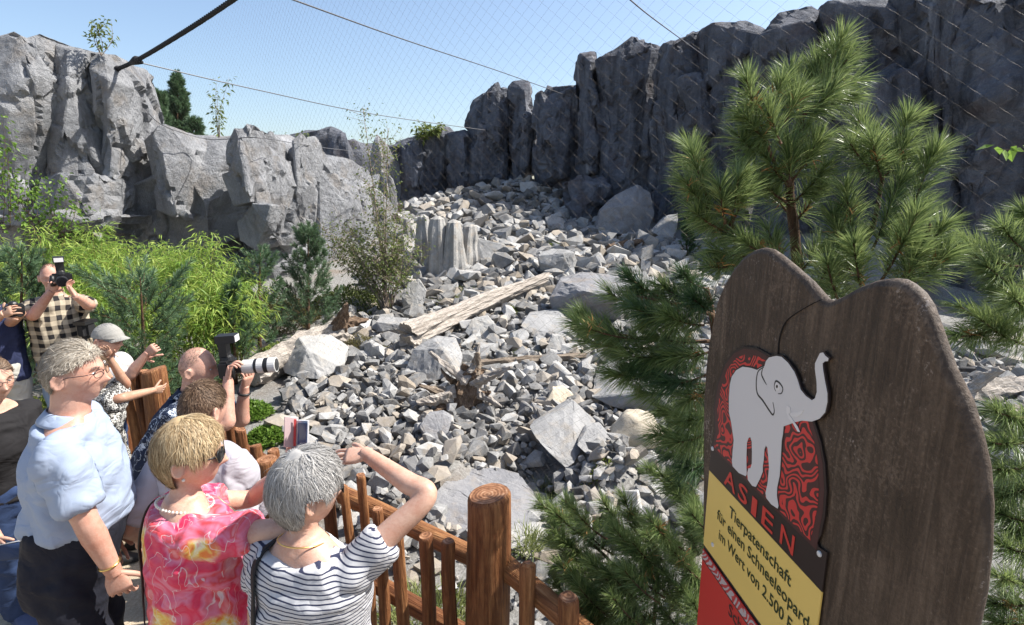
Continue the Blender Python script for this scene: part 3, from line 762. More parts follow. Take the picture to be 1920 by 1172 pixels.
boulder('boulder', 'grey block wedged right of the tilted slab', 1115, 830, 70, 60, 5.05, 19, BL, outline=[(1082, 835, 0), (1100, 805, .2), (1130, 800, .25), (1150, 825, .15), (1140, 848, 0), (1100, 852, -.1)])
boulder('boulder', 'small pale boulder behind the bright blocky boulder', 702, 655, 46, 36, 7.4, 20, BW)
boulder('boulder', 'grey boulder by the green patch under the birch', 735, 612, 60, 36, 8.6, 21, BL)
boulder('boulder', 'grey block at the foot of the scree left of the flat slab', 720, 905, 60, 50, 4.25, 22, BL)
boulder('boulder', 'dark block on the high scree under the notch', 1040, 425, 44, 40, 16.6, 23, BL)
boulder('boulder', 'pale block at the very top of the scree in the notch', 990, 352, 34, 24, 20.2, 24, BW)
boulder('boulder', 'flat pale boulder on the upper left scree by the wall', 925, 367, 40, 18, 19.5, 25, BW)

# ribbed standing stones: tall fluted fins side by side
t_ = [(775, 408, 455, 22, -8), (800, 402, 500, 26, -4), (822, 405, 522, 30, 2), (848, 412, 515, 34, 4), (875, 420, 500, 30, 8), (765, 440, 480, 18, -6)]
rl = ['leftmost short pale ribbed stone', 'tall ribbed stone with a narrow top', 'tallest ribbed stone in the middle of the row', 'widest ribbed stone with deep flutes', 'rightmost ribbed stone next to a blocky boulder', 'small ribbed stone in front of the leftmost fin']
for k, (cx, y0, y1, w, ln) in enumerate(t_):
    d = PL(cx, y1, 0)[1] + 0.12 * (k % 3); sc = d / FPX
    base = P(cx, y1, d); topz = P(cx, y0, d)[2]; h = topz - base[2] + .25
    nz, na = 26, 28
    zz = np.linspace(0, 1, nz); aa = np.linspace(0, 2 * np.pi, na, endpoint=False)
    rr = (w * sc / 2 * 1.6) * (1 - 0.55 * zz ** 1.8)[:, None] * np.ones(na)
    rr = rr * (1 + .16 * np.cos(aa * 7 + k)[None] * (0.4 + .6 * zz[::-1, None]) + .12 * fbm(np.stack([np.cos(aa)[None] * 1.6 + zz[:, None] * 0, np.sin(aa)[None] * 1.6 + k + zz[:, None] * 0, zz[:, None] * 5 + aa[None] * 0], -1), 3))
    rr[-1] *= .35; rr = rr * (1 + .25 * fbm(np.stack([np.cos(aa)[None] + zz[:, None] * 0, np.sin(aa)[None] + k * 3 + zz[:, None] * 0, zz[:, None] * 2.2 + aa[None] * 0], -1), 2))
    V = np.stack([rr * np.cos(aa) + ln * sc * zz[:, None] ** 1.5, rr * np.sin(aa) * 1.3, (zz * h - .25)[:, None] + aa[None] * 0], -1).reshape(-1, 3)
    i = np.arange(nz - 1)[:, None]; j = np.arange(na)[None]
    q = np.stack([i * na + j, i * na + (j + 1) % na, (i + 1) * na + (j + 1) % na, (i + 1) * na + j], -1).reshape(-1, 4)
    o = obj('ribbed_stone', (V, [q, [tuple((nz - 1) * na + k2 for k2 in range(na))]]), M['ribbed'], None, False)
    o.location = base
    tag(o, rl[k], 'standing stone', 'row of ribbed standing stones')

# ---- scree
r = np.random.default_rng(55)
cand = []
def scatter(n, x0, x1, y0, y1, smin, smax, layer):
    x = r.uniform(x0, x1, n); y = r.uniform(y0, y1, n)
    s = smin + (smax - smin) * r.random(n) ** 2.6
    return np.stack([x, y, s, np.full(n, layer)], -1)
parts_ = [scatter(3500, -3.6, 6.5, 2.6, 5.6, .05, .14, 0), scatter(4500, -3.6, 7, 3.4, 7.0, .05, .18, 1), scatter(6500, -3.6, 8, 5.5, 10.5, .055, .20, 0),
          scatter(5500, -3.8, 8, 6.5, 12.5, .06, .24, 1), scatter(6500, -5, 8, 10, 21.5, .08, .34, 0), scatter(5000, -5, 6, 12, 21.5, .09, .42, 1), scatter(16000, -3.5, 7, 2.6, 13, .02, .055, 3), scatter(4000, -3, 4, 3.4, 7.5, .05, .15, 2), scatter(90, -3, 5, 4.2, 9.5, .17, .30, 1), scatter(60, -3, 5, 9, 17, .25, .5, 1)]
S = np.concatenate(parts_)
S = S[np.lexsort((S[:, 3], -S[:, 2]))]
# region mask: the fan of scree
def in_fan(x, y):
    left = np.interp(y, [3, 4.2, 5.2, 7.0, 9.0, 10.6, 13, 18, 21.5], [-.6, -1.6, -2.3, -2.9, -3.1, -3.0, -3.4, -4.6, -3.2])
    right = np.interp(y, [3, 5, 8, 12, 14, 17, 20, 21.5], [2.2, 6.0, 6.8, 6.2, 5.0, 4.2, 2.0, 1.4])
    soil = ((x - 1.25) / .55) ** 2 + ((y - 3.75) / .45) ** 2 < 1
    near = y > np.interp(x, FX, FY) + .55
    return (x > left) & (x < right) & near & ~(soil & (r.random(len(x)) < .75))
S = S[in_fan(S[:, 0], S[:, 1])]
for bx_, by_, rx_, ry_ in BOULDERS:
    S = S[((S[:, 0] - bx_) / (rx_ * .92)) ** 2 + ((S[:, 1] - by_) / (ry_ * .92)) ** 2 > 1]
# simple spacing on a hash grid, so that stones pack instead of piling
grid = {}; keep = []
for i_, (x, y, s, ly) in enumerate(S):
    cell = .25; gx_, gy_ = int(math.floor(x / cell)), int(math.floor(y / cell)); ok = True
    R_ = 2 if s > .2 else 1
    for dx in range(-R_, R_ + 1):
        for dy in range(-R_, R_ + 1):
            for (x2, y2, s2, l2) in grid.get((gx_ + dx, gy_ + dy), ()):
                if l2 == ly and (x - x2) ** 2 + (y - y2) ** 2 < (0.52 * (s + s2)) ** 2: ok = False; break
            if not ok: break
        if not ok: break
    if ok:
        grid.setdefault((gx_, gy_), []).append((x, y, s, ly)); keep.append(i_)
S = S[keep]
Z = ground_z(S[:, 0], S[:, 1]) + S[:, 2] * r.uniform(.05, .30, len(S)) + np.where(S[:, 3] == 3, .012, S[:, 3] * .04)
SP3 = np.stack([S[:, 0], S[:, 1], Z], -1)
qx, qy, qd = proj(SP3)
vis = (qx > 470) & (qx < 1310) & (qy < 1000) & (qy > 330) & ~((qx < 800) & (qy > 850)) & ~((qx > 1130) & (qy > 870)) & (qd > 0)
rank = np.where(vis, S[:, 2] / qd, 0)
order = np.argsort(-rank)
single = set(order[:300].tolist())
PM = []
for k, (V, F) in enumerate(PROTO):
    bm = bmesh.new(); vs = [bm.verts.new(v) for v in V]
    for f in F: bm.faces.new([vs[i] for i in f])
    bmesh.ops.recalc_face_normals(bm, faces=bm.faces)
    me = bpy.data.meshes.new('scree_rock'); bm.to_mesh(me); bm.free()
    me.polygons.foreach_set("use_smooth", np.zeros(len(me.polygons), bool))
    me.materials.append(M['scree']); PM.append(me)
mb = MB()
for i_ in range(len(S)):
    x, y, s, ly = S[i_]; k = int(r.integers(len(PROTO))); Rm = rand_rot(r, .45)
    el = np.array([1, r.uniform(.7, 1), r.uniform(.6, 1.1)])
    if i_ in single:
        o = bpy.data.objects.new('scree_rock', PM[k]); COL.objects.link(o)
        o.matrix_world = Matrix.Translation(SP3[i_]) @ Matrix(Rm).to_4x4() @ Matrix.Diagonal((*(el * s), 1))
        tag(o, 'loose angular grey stone lying in the scree', 'stone', 'loose stones of the scree')
    else:
        V, F = PROTO[k]
        mb.add((V * el * s) @ Rm.T + SP3[i_], [F])
o = mb.build('scree_stones', M['scree'])
tag(o, 'countless small grey stones filling the scree slope', 'stones', kind='stuff')
print('scree', len(S))

# ================================================================ dead wood
def wood_mat(name, dark, mid, light, axis=(1, 1, 9), rough=.8, sc=6, bump=.9, spec=.25):
    t = NT(name); p = t.coord('Object')
    g = t.noise(t.mapv(p, axis), sc, 6, .65, .6); g2 = t.noise(p, sc * 5, 3, .6)
    c = t.ramp(t.math('ADD', t.math('MULTIPLY', g, .8), t.math('MULTIPLY', g2, .2)), [(.28, dark), (.5, mid), (.74, light)])
    return t.fin(c, rough, t.bump(g, bump, .02), spec)
M['drift'] = wood_mat('bleached_wood', (.040, .030, .022), (.20, .155, .115), (.42, .36, .29), (12, 12, .9))
M['drift_dark'] = wood_mat('dark_dead_wood', (.03, .02, .014), (.13, .085, .055), (.30, .22, .15), (12, 12, 1.2))
M['drift_grey'] = wood_mat('grey_dead_wood', (.14, .12, .10), (.34, .30, .26), (.55, .51, .46), (12, 12, .9))
def log(p0, p1, r0, r1, mat, name='log', seg=26, n=22, gnarl=.16, bend=0.0, seed=0, parent=None, hollow=False):
    """a log along its own z axis, furrowed along the grain"""
    p0, p1 = np.array(p0, float), np.array(p1, float); L = np.linalg.norm(p1 - p0)
    z = np.linspace(0, 1, seg); a = np.linspace(0, 2 * np.pi, n, endpoint=False)
    R = (r0 + (r1 - r0) * z)[:, None] * np.ones(n)
    ca, sa = np.cos(a)[None] + 0 * R, np.sin(a)[None] + 0 * R; zz = z[:, None] + 0 * R
    tw_ = zz * 1.2; c2, s2 = np.cos(np.arctan2(sa, ca) + tw_), np.sin(np.arctan2(sa, ca) + tw_)
    R = R * (1 + gnarl * 1.5 * fbm(np.stack([c2 * 1.4 + seed, s2 * 1.4, zz * 3.5], -1), 3) + gnarl * 1.6 * fbm(np.stack([c2 * 4 + seed, s2 * 4, zz * 1.6], -1), 2))
    fur = fbm(np.stack([c2 * 7 + seed, s2 * 7, zz * 1.1], -1), 2); R = R * (1 + gnarl * 1.1 * (1 - 2.2 * np.abs(fur)))
    bx = bend * np.sin(z * math.pi)
    endj = 0.10 * L * (fbm(np.stack([ca * 1.5, sa * 1.5, zz * 0 + seed + 3], -1), 3))
    zl = zz * L + endj * (zz > .93) * 1.0 - endj * .3 * (zz < .05)
    V = np.stack([R * ca + bx[:, None], R * sa, zl], -1).reshape(-1, 3)
    i = np.arange(seg - 1)[:, None]; j = np.arange(n)[None]
    q = np.stack([i * n + j, i * n + (j + 1) % n, (i + 1) * n + (j + 1) % n, (i + 1) * n + j], -1).reshape(-1, 4)
    V = np.vstack([V, [[0, 0, r0 * .5 if hollow else 0]], [[bx[-1], 0, L * .985]]]); c0 = seg * n
    F0 = np.array([[c0, (k + 1) % n, k] for k in range(n)]); F1 = np.array([[c0 + 1, (seg - 1) * n + k, (seg - 1) * n + (k + 1) % n] for k in range(n)])
    o = obj(name, (V, [q, F0, F1]), mat, parent, False)
    M4 = Matrix.Translation(p0) @ Vector(p1 - p0).to_track_quat('Z', 'Y').to_matrix().to_4x4()
    if parent is not None: o.matrix_local = parent.matrix_world.inverted() @ M4
    else: o.matrix_world = M4
    return o
g = empty('fallen_log', PL(765, 655, .02))
bpy.context.view_layer.update()
log(PL(765, 632, .24), PL(1020, 521, .30), .165, .075, M['drift_grey'], 'trunk', 60, 48, .17, .09, 4, g, True)
log(PL(762, 648, .15), PL(862, 592, .2), .115, .05, M['drift_grey'], 'split_slab', 30, 26, .25, .03, 5, g, True)
log(PL(860, 600, .1), PL(985, 545, .12), .07, .03, M['drift'], 'split_slab', 20, 12, .35, .02, 9, g)
tag(g, 'long bleached split log lying diagonally up the scree', 'log')
g = empty('fallen_log', PL(520, 690, .02)); bpy.context.view_layer.update()
log(PL(470, 700, .2), PL(632, 626, .25), .15, .17, M['drift_grey'], 'trunk', 30, 24, .22, .03, 6, g)
log(PL(622, 628, .25), PL(650, 570, .75), .11, .02, M['drift_dark'], 'root_stub', 14, 12, .5, .03, 7, g)
log(PL(632, 612, .35), PL(688, 600, .3), .07, .02, M['drift_dark'], 'root_stub', 14, 12, .5, .03, 8, g)
tag(g, 'weathered log with torn root end behind the bright blocky boulder', 'log')
o = log(PL(890, 684, .12), PL(1098, 668, .14), .045, .035, M['drift'], 'thin_log', 20, 10, .3, .03, 12); tag(o, 'thin weathered pole lying flat right of the root stump', 'log')
o = log(PL(1145, 468, .15), PL(1205, 452, .2), .09, .05, M['drift_dark'], 'driftwood', 16, 12, .4, .05, 13); tag(o, 'small dark branch lying at the foot of the slate wall', 'driftwood')
o = log(PL(1800, 742, .12), PL(1935, 722, .14), .095, .085, M['drift_grey'], 'driftwood', 20, 14, .2, .03, 14); tag(o, 'thick bleached driftwood log at the right edge behind the sign', 'driftwood')
o = log(PL(1800, 745, .1), PL(1876, 690, .4), .05, .035, M['drift_grey'], 'driftwood', 16, 12, .25, .02, 15); tag(o, 'thin bleached branch propped across the driftwood log', 'driftwood')
# root stump with spiky roots
dS = PL(870, 772, 0.02)[1]
c0 = P(868, 770, dS)
g = empty('root_stump', c0); bpy.context.view_layer.update()
log(P(868, 770, dS), P(888, 690, dS + .15), .13, .10, M['drift_dark'], 'stump', 24, 26, .3, .02, 21, g)
for k, (ax, ay, bx, by, r0, r1, dd, mt) in enumerate([(880, 715, 806, 660, .06, .014, .15, 'drift_grey'), (885, 720, 958, 688, .06, .012, -.15, 'drift_grey'), (850, 740, 782, 755, .08, .02, -.2, 'drift_grey'), (860, 750, 786, 722, .07, .015, -.1, 'drift'), (893, 700, 895, 662, .035, .03, .0, 'drift'), (875, 760, 870, 800, .06, .01, -.2, 'drift_grey'), (890, 750, 920, 735, .05, .01, -.1, 'drift_dark'), (845, 755, 815, 775, .06, .015, -.2, 'drift_dark'), (850, 715, 826, 690, .03, .006, .1, 'drift_dark'), (870, 765, 840, 796, .05, .01, -.22, 'drift_grey'), (888, 735, 940, 762, .05, .01, -.2, 'drift_grey'), (880, 700, 900, 645, .035, .008, .1, 'drift_grey')]):
    log(P(ax, ay, dS + .05), P(bx, by, dS + .05 + dd), r0, r1, M[mt], 'root', 14, 10, .35, .02 * (-1) ** k, 30 + k, g)
tag(g, 'upturned dark root stump with spiky grey roots in the scree', 'stump')
# ================================================================ timber fence
t = NT('fence_wood'); p = t.coord('Object')
pv = t.mapv(p, (11, 11, .8)); isl = t.island()
oi = t.n("ShaderNodeObjectInfo")
g = t.noise(pv, 5, 6, .65, .7); g2 = t.noise(p, 24, 4, .6); g3 = t.noise(t.mapv(p, (40, 40, 1.6)), 2.5, 3, .6)
f = t.math('ADD', t.math('MULTIPLY', g, .6), t.math('ADD', t.math('MULTIPLY', g2, .2), t.math('MULTIPLY', g3, .25)))
f = t.math('ADD', f, t.math('MULTIPLY', t.math('SUBTRACT', oi.outputs['Random'], .5), .14))
c = t.ramp(f, [(.30, (.035, .013, .007)), (.48, (.150, .056, .021)), (.66, (.32, .150, .060)), (.82, (.46, .28, .15))])
M['fence'] = t.fin(c, t.ramp(g2, [(.3, (.5,) * 3), (.7, (.75,) * 3)]), t.bump(t.math('ADD', g, t.math('MULTIPLY', g3, .9)), .9, .014), .3)
t = NT('fence_end_grain'); p = t.coord('Object')
x, y, z = t.sep(t.mapv(p, (1, 1, 0)))
rad = t.math('SQRT', t.math('ADD', t.math('MULTIPLY', x, x), t.math('MULTIPLY', y, y)))
ring = t.math('SINE', t.math('ADD', t.math('MULTIPLY', rad, 420), t.math('MULTIPLY', t.noise(p, 16, 3), 7)))
c = t.ramp(t.math('ADD', t.math('MULTIPLY', ring, .12), t.noise(p, 30, 4)), [(.3, (.12, .05, .022)), (.55, (.27, .125, .06)), (.8, (.42, .25, .15))])
M['fence_end'] = t.fin(c, .6, t.bump(t.noise(p, 60, 3), .4, .006), .3)
def timber(p0, p1, r0, r1, name, parent, seed, n=18, seg=14, bend=.012, facet=0.0, point=0.0, gn=.05):
    """round timber along local z with dished, end-grained top"""
    p0, p1 = np.array(p0, float), np.array(p1, float); L = np.linalg.norm(p1 - p0)
    rr = np.random.default_rng(seed)
    z = np.concatenate([[0], np.linspace(.01, .985, seg), [1.0]]); m = len(z); a = np.linspace(0, 2 * np.pi, n, endpoint=False)
    prof = r0 + (r1 - r0) * z; prof[-1] *= (.90 if not point else .45); prof[0] *= .95
    R = prof[:, None] * np.ones(n)
    if facet: R = R * (1 - facet * (np.abs(np.cos(a * 2 + rr.uniform(0, 3)))[None] ** .7) + .0)
    ca, sa, zz = np.cos(a)[None] + 0 * R, np.sin(a)[None] + 0 * R, z[:, None] + 0 * R
    R = R * (1 + gn * 2 * fbm(np.stack([ca * 1.3 + seed * 3.1, sa * 1.3, zz * 2.2 * L], -1), 3) + gn * fbm(np.stack([ca * 5 + seed, sa * 5, zz * 1.0], -1), 2))
    bx = bend * np.sin(z * math.pi * rr.uniform(.8, 1.6) + rr.uniform(0, 1)); by = bend * np.sin(z * 4 + rr.uniform(0, 3)) * .6
    slope = rr.normal() * .12 * (0 if point else 1)
    V = np.stack([R * ca + bx[:, None], R * sa + by[:, None], zz * L + (zz > .97) * slope * R * ca], -1).reshape(-1, 3)
    i = np.arange(m - 1)[:, None]; j = np.arange(n)[None]
    q = np.stack([i * n + j, i * n + (j + 1) % n, (i + 1) * n + (j + 1) % n, (i + 1) * n + j], -1).reshape(-1, 4)
    me = mesh_data(name, V, [q, [tuple(range(n - 1, -1, -1)), tuple((m - 1) * n + k for k in range(n))]], True)
    me.materials.append(M['fence']); me.materials.append(M['fence_end'])
    mi = np.zeros(len(me.polygons), np.int32); mi[-1] = 1; mi[-2] = 1
    me.polygons.foreach_set("material_index", mi)
    sm = np.ones(len(me.polygons), bool); sm[-1] = sm[-2] = False
    me.polygons.foreach_set("use_smooth", sm)
    # sharp rim round the cut ends
    o = link(bpy.data.objects.new(name, me), parent)
    M4 = Matrix.Translation(p0) @ Vector(p1 - p0).to_track_quat('Z', 'Y').to_matrix().to_4x4()
    o.matrix_local = parent.matrix_world.inverted() @ M4 if parent is not None else M4
    return o
fence = empty('timber_fence', (FENCE[3][0], FENCE[3][1], 0)); bpy.context.view_layer.update()
tag(fence, 'low reddish brown fence of round timber posts, rails and split pickets', 'fence')
def post(px, py, ztop, r_, seed, d=None):
    tp = PZ(px, py, ztop)
    return timber((tp[0], tp[1], -.05), tp, r_ * 1.12, r_ * .98, 'post', fence, seed, 26, 16, .008, 0, 0, .035), tp
_, post_near = post(913, 926, 1.15, .094, 1)
_, post_far = post(287, 692, 1.12, .085, 2)
post(500, 860, .98, .06, 3)
# pickets: pixel of the top, height
seedk = 10
for (px, py, zt, r_, pt) in [(238, 706, 1.02, .05, 0), (258, 702, 1.05, .045, 0), (215, 700, 1.0, .05, 0), (272, 694, 1.08, .045, 0), (190, 695, .98, .05, 0),
                             (432, 790, .98, .035, 0), (452, 803, .98, .04, 0), (482, 835, .95, .04, 0), (516, 842, .98, .04, 0), (545, 868, .98, .04, 0), (575, 880, .98, .04, 0), (612, 895, 1.0, .035, 0), (648, 908, .97, .028, 1), (679, 888, 1.06, .028, 0), (706, 952, .92, .030, 0), (744, 988, .93, .034, 0),
                             (797, 1002, .97, .034, 0), (843, 1012, .97, .032, 0), (990, 1050, .98, .034, 1), (1066, 1116, .97, .042, 0), (340, 740, 1.0, .04, 0), (375, 760, 1.0, .04, 0), (310, 720, 1.0, .04, 0), (405, 775, 1.0, .04, 0)]:
    tp = PZ(px, py, zt); seedk += 1
    timber((tp[0] + .008 * rng.normal(), tp[1] + .01, .03), tp, r_ * 1.1, r_ * .92, 'picket', fence, seedk, 14, 16, .011, .14, pt, .06)
for (xa, ya, xb, yb) in [(-4.3, 5.0, post_far[0], post_far[1]), (post_far[0], post_far[1], -1.3, 2.93), (-1.3, 2.93, post_near[0], post_near[1]), (post_near[0], post_near[1], .40, 1.57), (.64, 1.38, 1.0, 0.6)]:
    dx, dy = xb - xa, yb - ya; L = math.hypot(dx, dy); nx_, ny_ = -dy / L, dx / L
    if ny_ < 0: nx_, ny_ = -nx_, -ny_
    for zh in (.80, .36):
        seedk += 1
        timber((xa + nx_ * .05 - dx / L * .1, ya + ny_ * .05 - dy / L * .1, zh), (xb + nx_ * .05, yb + ny_ * .05, zh - .01), .052, .046, 'rail', fence, seedk, 16, 14, .012, .04, 0, .05)
for (xx, yy) in [(-3.6, 4.56), (-4.1, 4.87), (-3.85, 4.72), (.70, 1.30), (.82, 1.05), (.92, .82)]:
    seedk += 1
    timber((xx, yy, .02), (xx, yy, .98), .042, .036, 'picket', fence, seedk, 12, 12, .01, .14, 0, .06)

# ================================================================ safety net, its rope and cables
t = NT('steel_wire'); M['wire'] = t.fin((.10, .085, .07), .5, None, .4, Metallic=.3)
t = NT('black_rope'); p = t.coord('Object'); M['rope'] = t.fin((.018, .018, .02), .8, None, .3)
t = NT('steel_cable'); M['cable'] = t.fin((.14, .14, .145), .5, None, .4, Metallic=.5)
NETP = np.array([[3.6, 1.1], [2.35, 2.15], [.75, 3.55], [-1.0, 5.2], [-2.9, 7.2], [-5.2, 9.4], [-7.75, 11.5]])
anch = P(196, 140, 11.55)
rope_pts = [anch, P(258, 112, 10.7), P(345, 60, 9.2), P(430, 4, 8.2), P(520, -60, 7.2)]
# the net hangs from the rope: its plan follows the fence side, its top edge the rope
NETP[-1] = anch[:2]; NETP[-2] = rope_pts[1][:2] * .55 + rope_pts[2][:2] * .45
NETP[-3] = rope_pts[3][:2] * .6 + rope_pts[4][:2] * .4
npl = catmull(NETP, 14)
ns = np.concatenate([[0], np.cumsum(np.linalg.norm(np.diff(npl, axis=0), axis=1))])
Ltot = ns[-1]
def net_xy(s): return np.stack([np.interp(s, ns, npl[:, 0]), np.interp(s, ns, npl[:, 1])], -1)
rp = np.array(rope_pts)
rope_s = [np.interp(0, [0], [0])]
# height of the top edge along the net
dists = [ns[np.argmin(np.linalg.norm(npl - q[:2], axis=1))] for q in rp]
o_ = np.argsort(dists); topS = np.concatenate([[0.0, 4.0], np.array(dists)[o_]]); topZ = np.concatenate([[6.4, 6.0], rp[o_, 2]])
def top_z(s): return np.interp(s, topS, topZ)
CW, CH = 0.056, 0.092            # mesh opening, wide and high
mb = MB()
ncol = int(Ltot / (CW / 2)); nrow = int(6.6 / (CH / 2))
netr = np.random.default_rng(5)
sag = lambda s, z: 0.10 * fbm(np.stack([s * .35, z * .35, s * 0], -1), 2)
def net_point(s, z):
    xy = net_xy(s); k = net_xy(np.minimum(s + .05, Ltot)) - net_xy(np.maximum(s - .05, 0)); k /= np.linalg.norm(k, axis=-1, keepdims=True) + 1e-9
    nrm = np.stack([-k[..., 1], k[..., 0]], -1)
    off = sag(s, z)
    return np.concatenate([xy + nrm * off[..., None], z[..., None]], -1)
def wires(slope):
    """continuous zigzag strands: every strand weaves up the net and meets its neighbours at the bends"""
    out = []
    for c in range(0, int(Ltot / CW)):
        k = np.arange(0, nrow * 3)
        tri = np.abs(((k + (0 if c % 2 else 3)) % 6) - 3) / 3.0
        tri = tri * tri * (3 - 2 * tri) * .35 + tri * .65                     # slightly rounded bends
        s = (c + .5 + (tri - 0.5) * 1.0) * CW
        zz = k * CH / 6 + .12
        s = s + .02 * fbm(np.stack([s * 1.2, zz * 1.2, s * 0], -1), 2)
        s = np.clip(s, 0, Ltot)
        ok = zz < top_z(s)
        m = int(ok.argmin()) if not ok.all() else len(zz)
        if m > 3: out.append(net_point(s[:m], zz[:m]))
    return out
nrow = int(6.6 / (CH / 6) / 3)
for w in wires(1):
    V, F = tube(w, .00052, 3, False)
    mb.add(V, F)
net = empty('safety_net', (npl[0][0], npl[0][1], 0))
bpy.context.view_layer.update()
nm = mb.build('wire_mesh', M['wire'], net, True); nm.matrix_local = net.matrix_world.inverted()
tag(net, 'tall see-through steel wire net hung between visitors and the rocky enclosure', 'net')
# thick rope with a twist
rpath = catmull(rope_pts + [P(700, -180, 5.6)], 40)
seg = np.concatenate([[0], np.cumsum(np.linalg.norm(np.diff(rpath, axis=0), axis=1))])
T_, N_, B_ = frames(rpath)
mb = MB()
for k in range(3):
    a = seg * 42 + k * 2.094
    dense = np.linspace(0, seg[-1], 900)
    ctr = np.stack([np.interp(dense, seg, rpath[:, q]) for q in range(3)], -1)
    nn = np.stack([np.interp(dense, seg, N_[:, q]) for q in range(3)], -1); bb = np.stack([np.interp(dense, seg, B_[:, q]) for q in range(3)], -1)
    a = dense * 30 + k * 2.094
    mb.add(*tube(ctr + .017 * (np.cos(a)[:, None] * nn + np.sin(a)[:, None] * bb), .021, 6))
o = mb.build('anchor_rope', M['rope'], None, True); tag(o, 'thick black twisted rope running from the left cliff over the visitors', 'rope')
g = obj('rope_anchor', tube([P(188, 148, 11.75), P(200, 139, 11.5), P(222, 128, 11.2)], [.09, .065, .05], 10), M['rope'], None, True)
tag(g, 'black sleeve where the thick rope enters the left cliff', 'anchor')
g = obj('rope_clamp', tube([P(246, 118, 10.85), P(256, 113, 10.7), P(266, 117, 10.6)], [.04, .075, .03], 10), M['rope'], None, True)
tag(g, 'dark knot clamp on the thick rope where a cable branches off', 'clamp')
def cable(pts, rad, label):
    q = catmull(pts, 20); o = obj('steel_cable', tube(q, rad, 5), M['cable'], None, True); tag(o, label, 'cable', 'steel cables holding the net')
cable([P(256, 116, 10.7), P(480, 168, 13), P(700, 214, 17), P(915, 245, 21.7)], .011, 'thin cable from the rope clamp across the sky to the stepped wall')
cable([P(540, -4, 7.4), P(760, 75, 11), P(940, 135, 16), P(1068, 181, 19.9)], .011, 'thin cable crossing the middle of the sky to the peaked wall')
cable([P(1170, -10, 6.5), P(1225, 35, 9), P(1300, 90, 13.5), P(1330, 112, 16.4)], .009, 'short cable at the top running to the domed wall')
cable([P(272, 205, 11.5), P(300, 232, 11.2), P(345, 250, 11.3), P(400, 262, 11.6), P(480, 258, 10.5), P(560, 270, 12.2), P(640, 281, 15), P(745, 290, 20)], .008, 'thin slack cable draped along the tops of the pale rocks')
# ================================================================ carved board with the plaque
SU = np.array([.104, -1.0, 0]); SU /= np.linalg.norm(SU)          # reading direction: from far to near
SV = np.array([0, 0, 1.0]); SN = np.cross(SU, SV)                 # facing the path
S0 = P(1325, 900, 1.5)
def sg(px, py):
    r = ray(px, py); o = np.array([0, 0, CAM_H])
    k = np.dot(S0 - o, SN) / np.dot(r, SN); p = o + r * k
    return np.array([np.dot(p - S0, SU), p[2]])
sign = empty('carved_sign', (S0[0], S0[1], 0)); bpy.context.view_layer.update()
tag(sign, 'tall dark carved wooden board with two ear-like peaks and an elephant plaque', 'sign')
def put(name, VF, mat, parent=sign, smooth=False):
    o = obj(name, VF, mat, parent, smooth); o.matrix_local = parent.matrix_world.inverted(); return o
t = NT('weathered_board'); p = t.pos()
q = t.mapv(p, (10, 10, .9)); g = t.noise(q, 6, 6, .65, .5); g2 = t.noise(p, 7, 5, .65); g3 = t.noise(t.mapv(p, (2.2, 2.2, 1.2)), 2.6, 6, .75, .8); g4 = t.noise(p, 140, 3, .7)
c = t.ramp(t.math('ADD', t.math('MULTIPLY', g, .5), t.math('ADD', t.math('MULTIPLY', g2, .35), t.math('MULTIPLY', g4, .25))), [(.36, (.017, .011, .007)), (.54, (.054, .036, .024)), (.76, (.145, .104, .074))])
g5 = t.noise(t.mapv(p, (2.5, 2.5, 1.6)), 2.2, 7, .72, .4)
c = t.mix(t.math('MULTIPLY', t.ramp(t.math('ADD', g5, t.math('MULTIPLY', t.math('SUBTRACT', g4, .5), .5)), [(.54, (0, 0, 0)), (.62, (1, 1, 1))]), .38), c, (.17, .125, .092))
c = t.mix(t.math('MULTIPLY', t.ramp(t.math('ADD', g3, t.math('MULTIPLY', t.math('SUBTRACT', g4, .5), .7)), [(.64, (0, 0, 0)), (.70, (1, 1, 1))]), .6), c, (.28, .24, .215))
M['board'] = t.fin(c, t.ramp(g2, [(.3, (.5,) * 3), (.7, (.75,) * 3)]), t.bump(t.math('ADD', g, t.math('MULTIPLY', g4, .4)), .6, .008), .35)
bp = [(1318, 1172), (1316, 1000), (1316, 850), (1317, 752), (1321, 690), (1327, 640), (1342, 565), (1357, 530), (1374, 502), (1392, 480), (1410, 468), (1425, 464), (1440, 468), (1455, 478), (1480, 499), (1511, 527), (1530, 549), (1541, 561), (1553, 564), (1573, 555), (1605, 537), (1636, 526), (1667, 523), (1690, 525), (1710, 533), (1730, 547), (1748, 571), (1767, 615), (1782, 652), (1798, 690), (1830, 752), (1848, 815), (1861, 877), (1867, 952), (1866, 1033), (1858, 1110), (1842, 1172)]
bp = [(x - max(0, min(1, (x - 1640) / 160)) * 26, y) for x, y in bp]
loop = [tuple(sg(*q)) for q in bp]
uL, uR = loop[0][0], loop[-1][0]
loop = [(uL + .02, -.03), (uL + .005, .4)] + loop + [(uR - .03, .9), (uR - .07, .4), (uR - .09, -.03)]
L2 = np.array(loop); TH = .026
ctr = L2.mean(0)
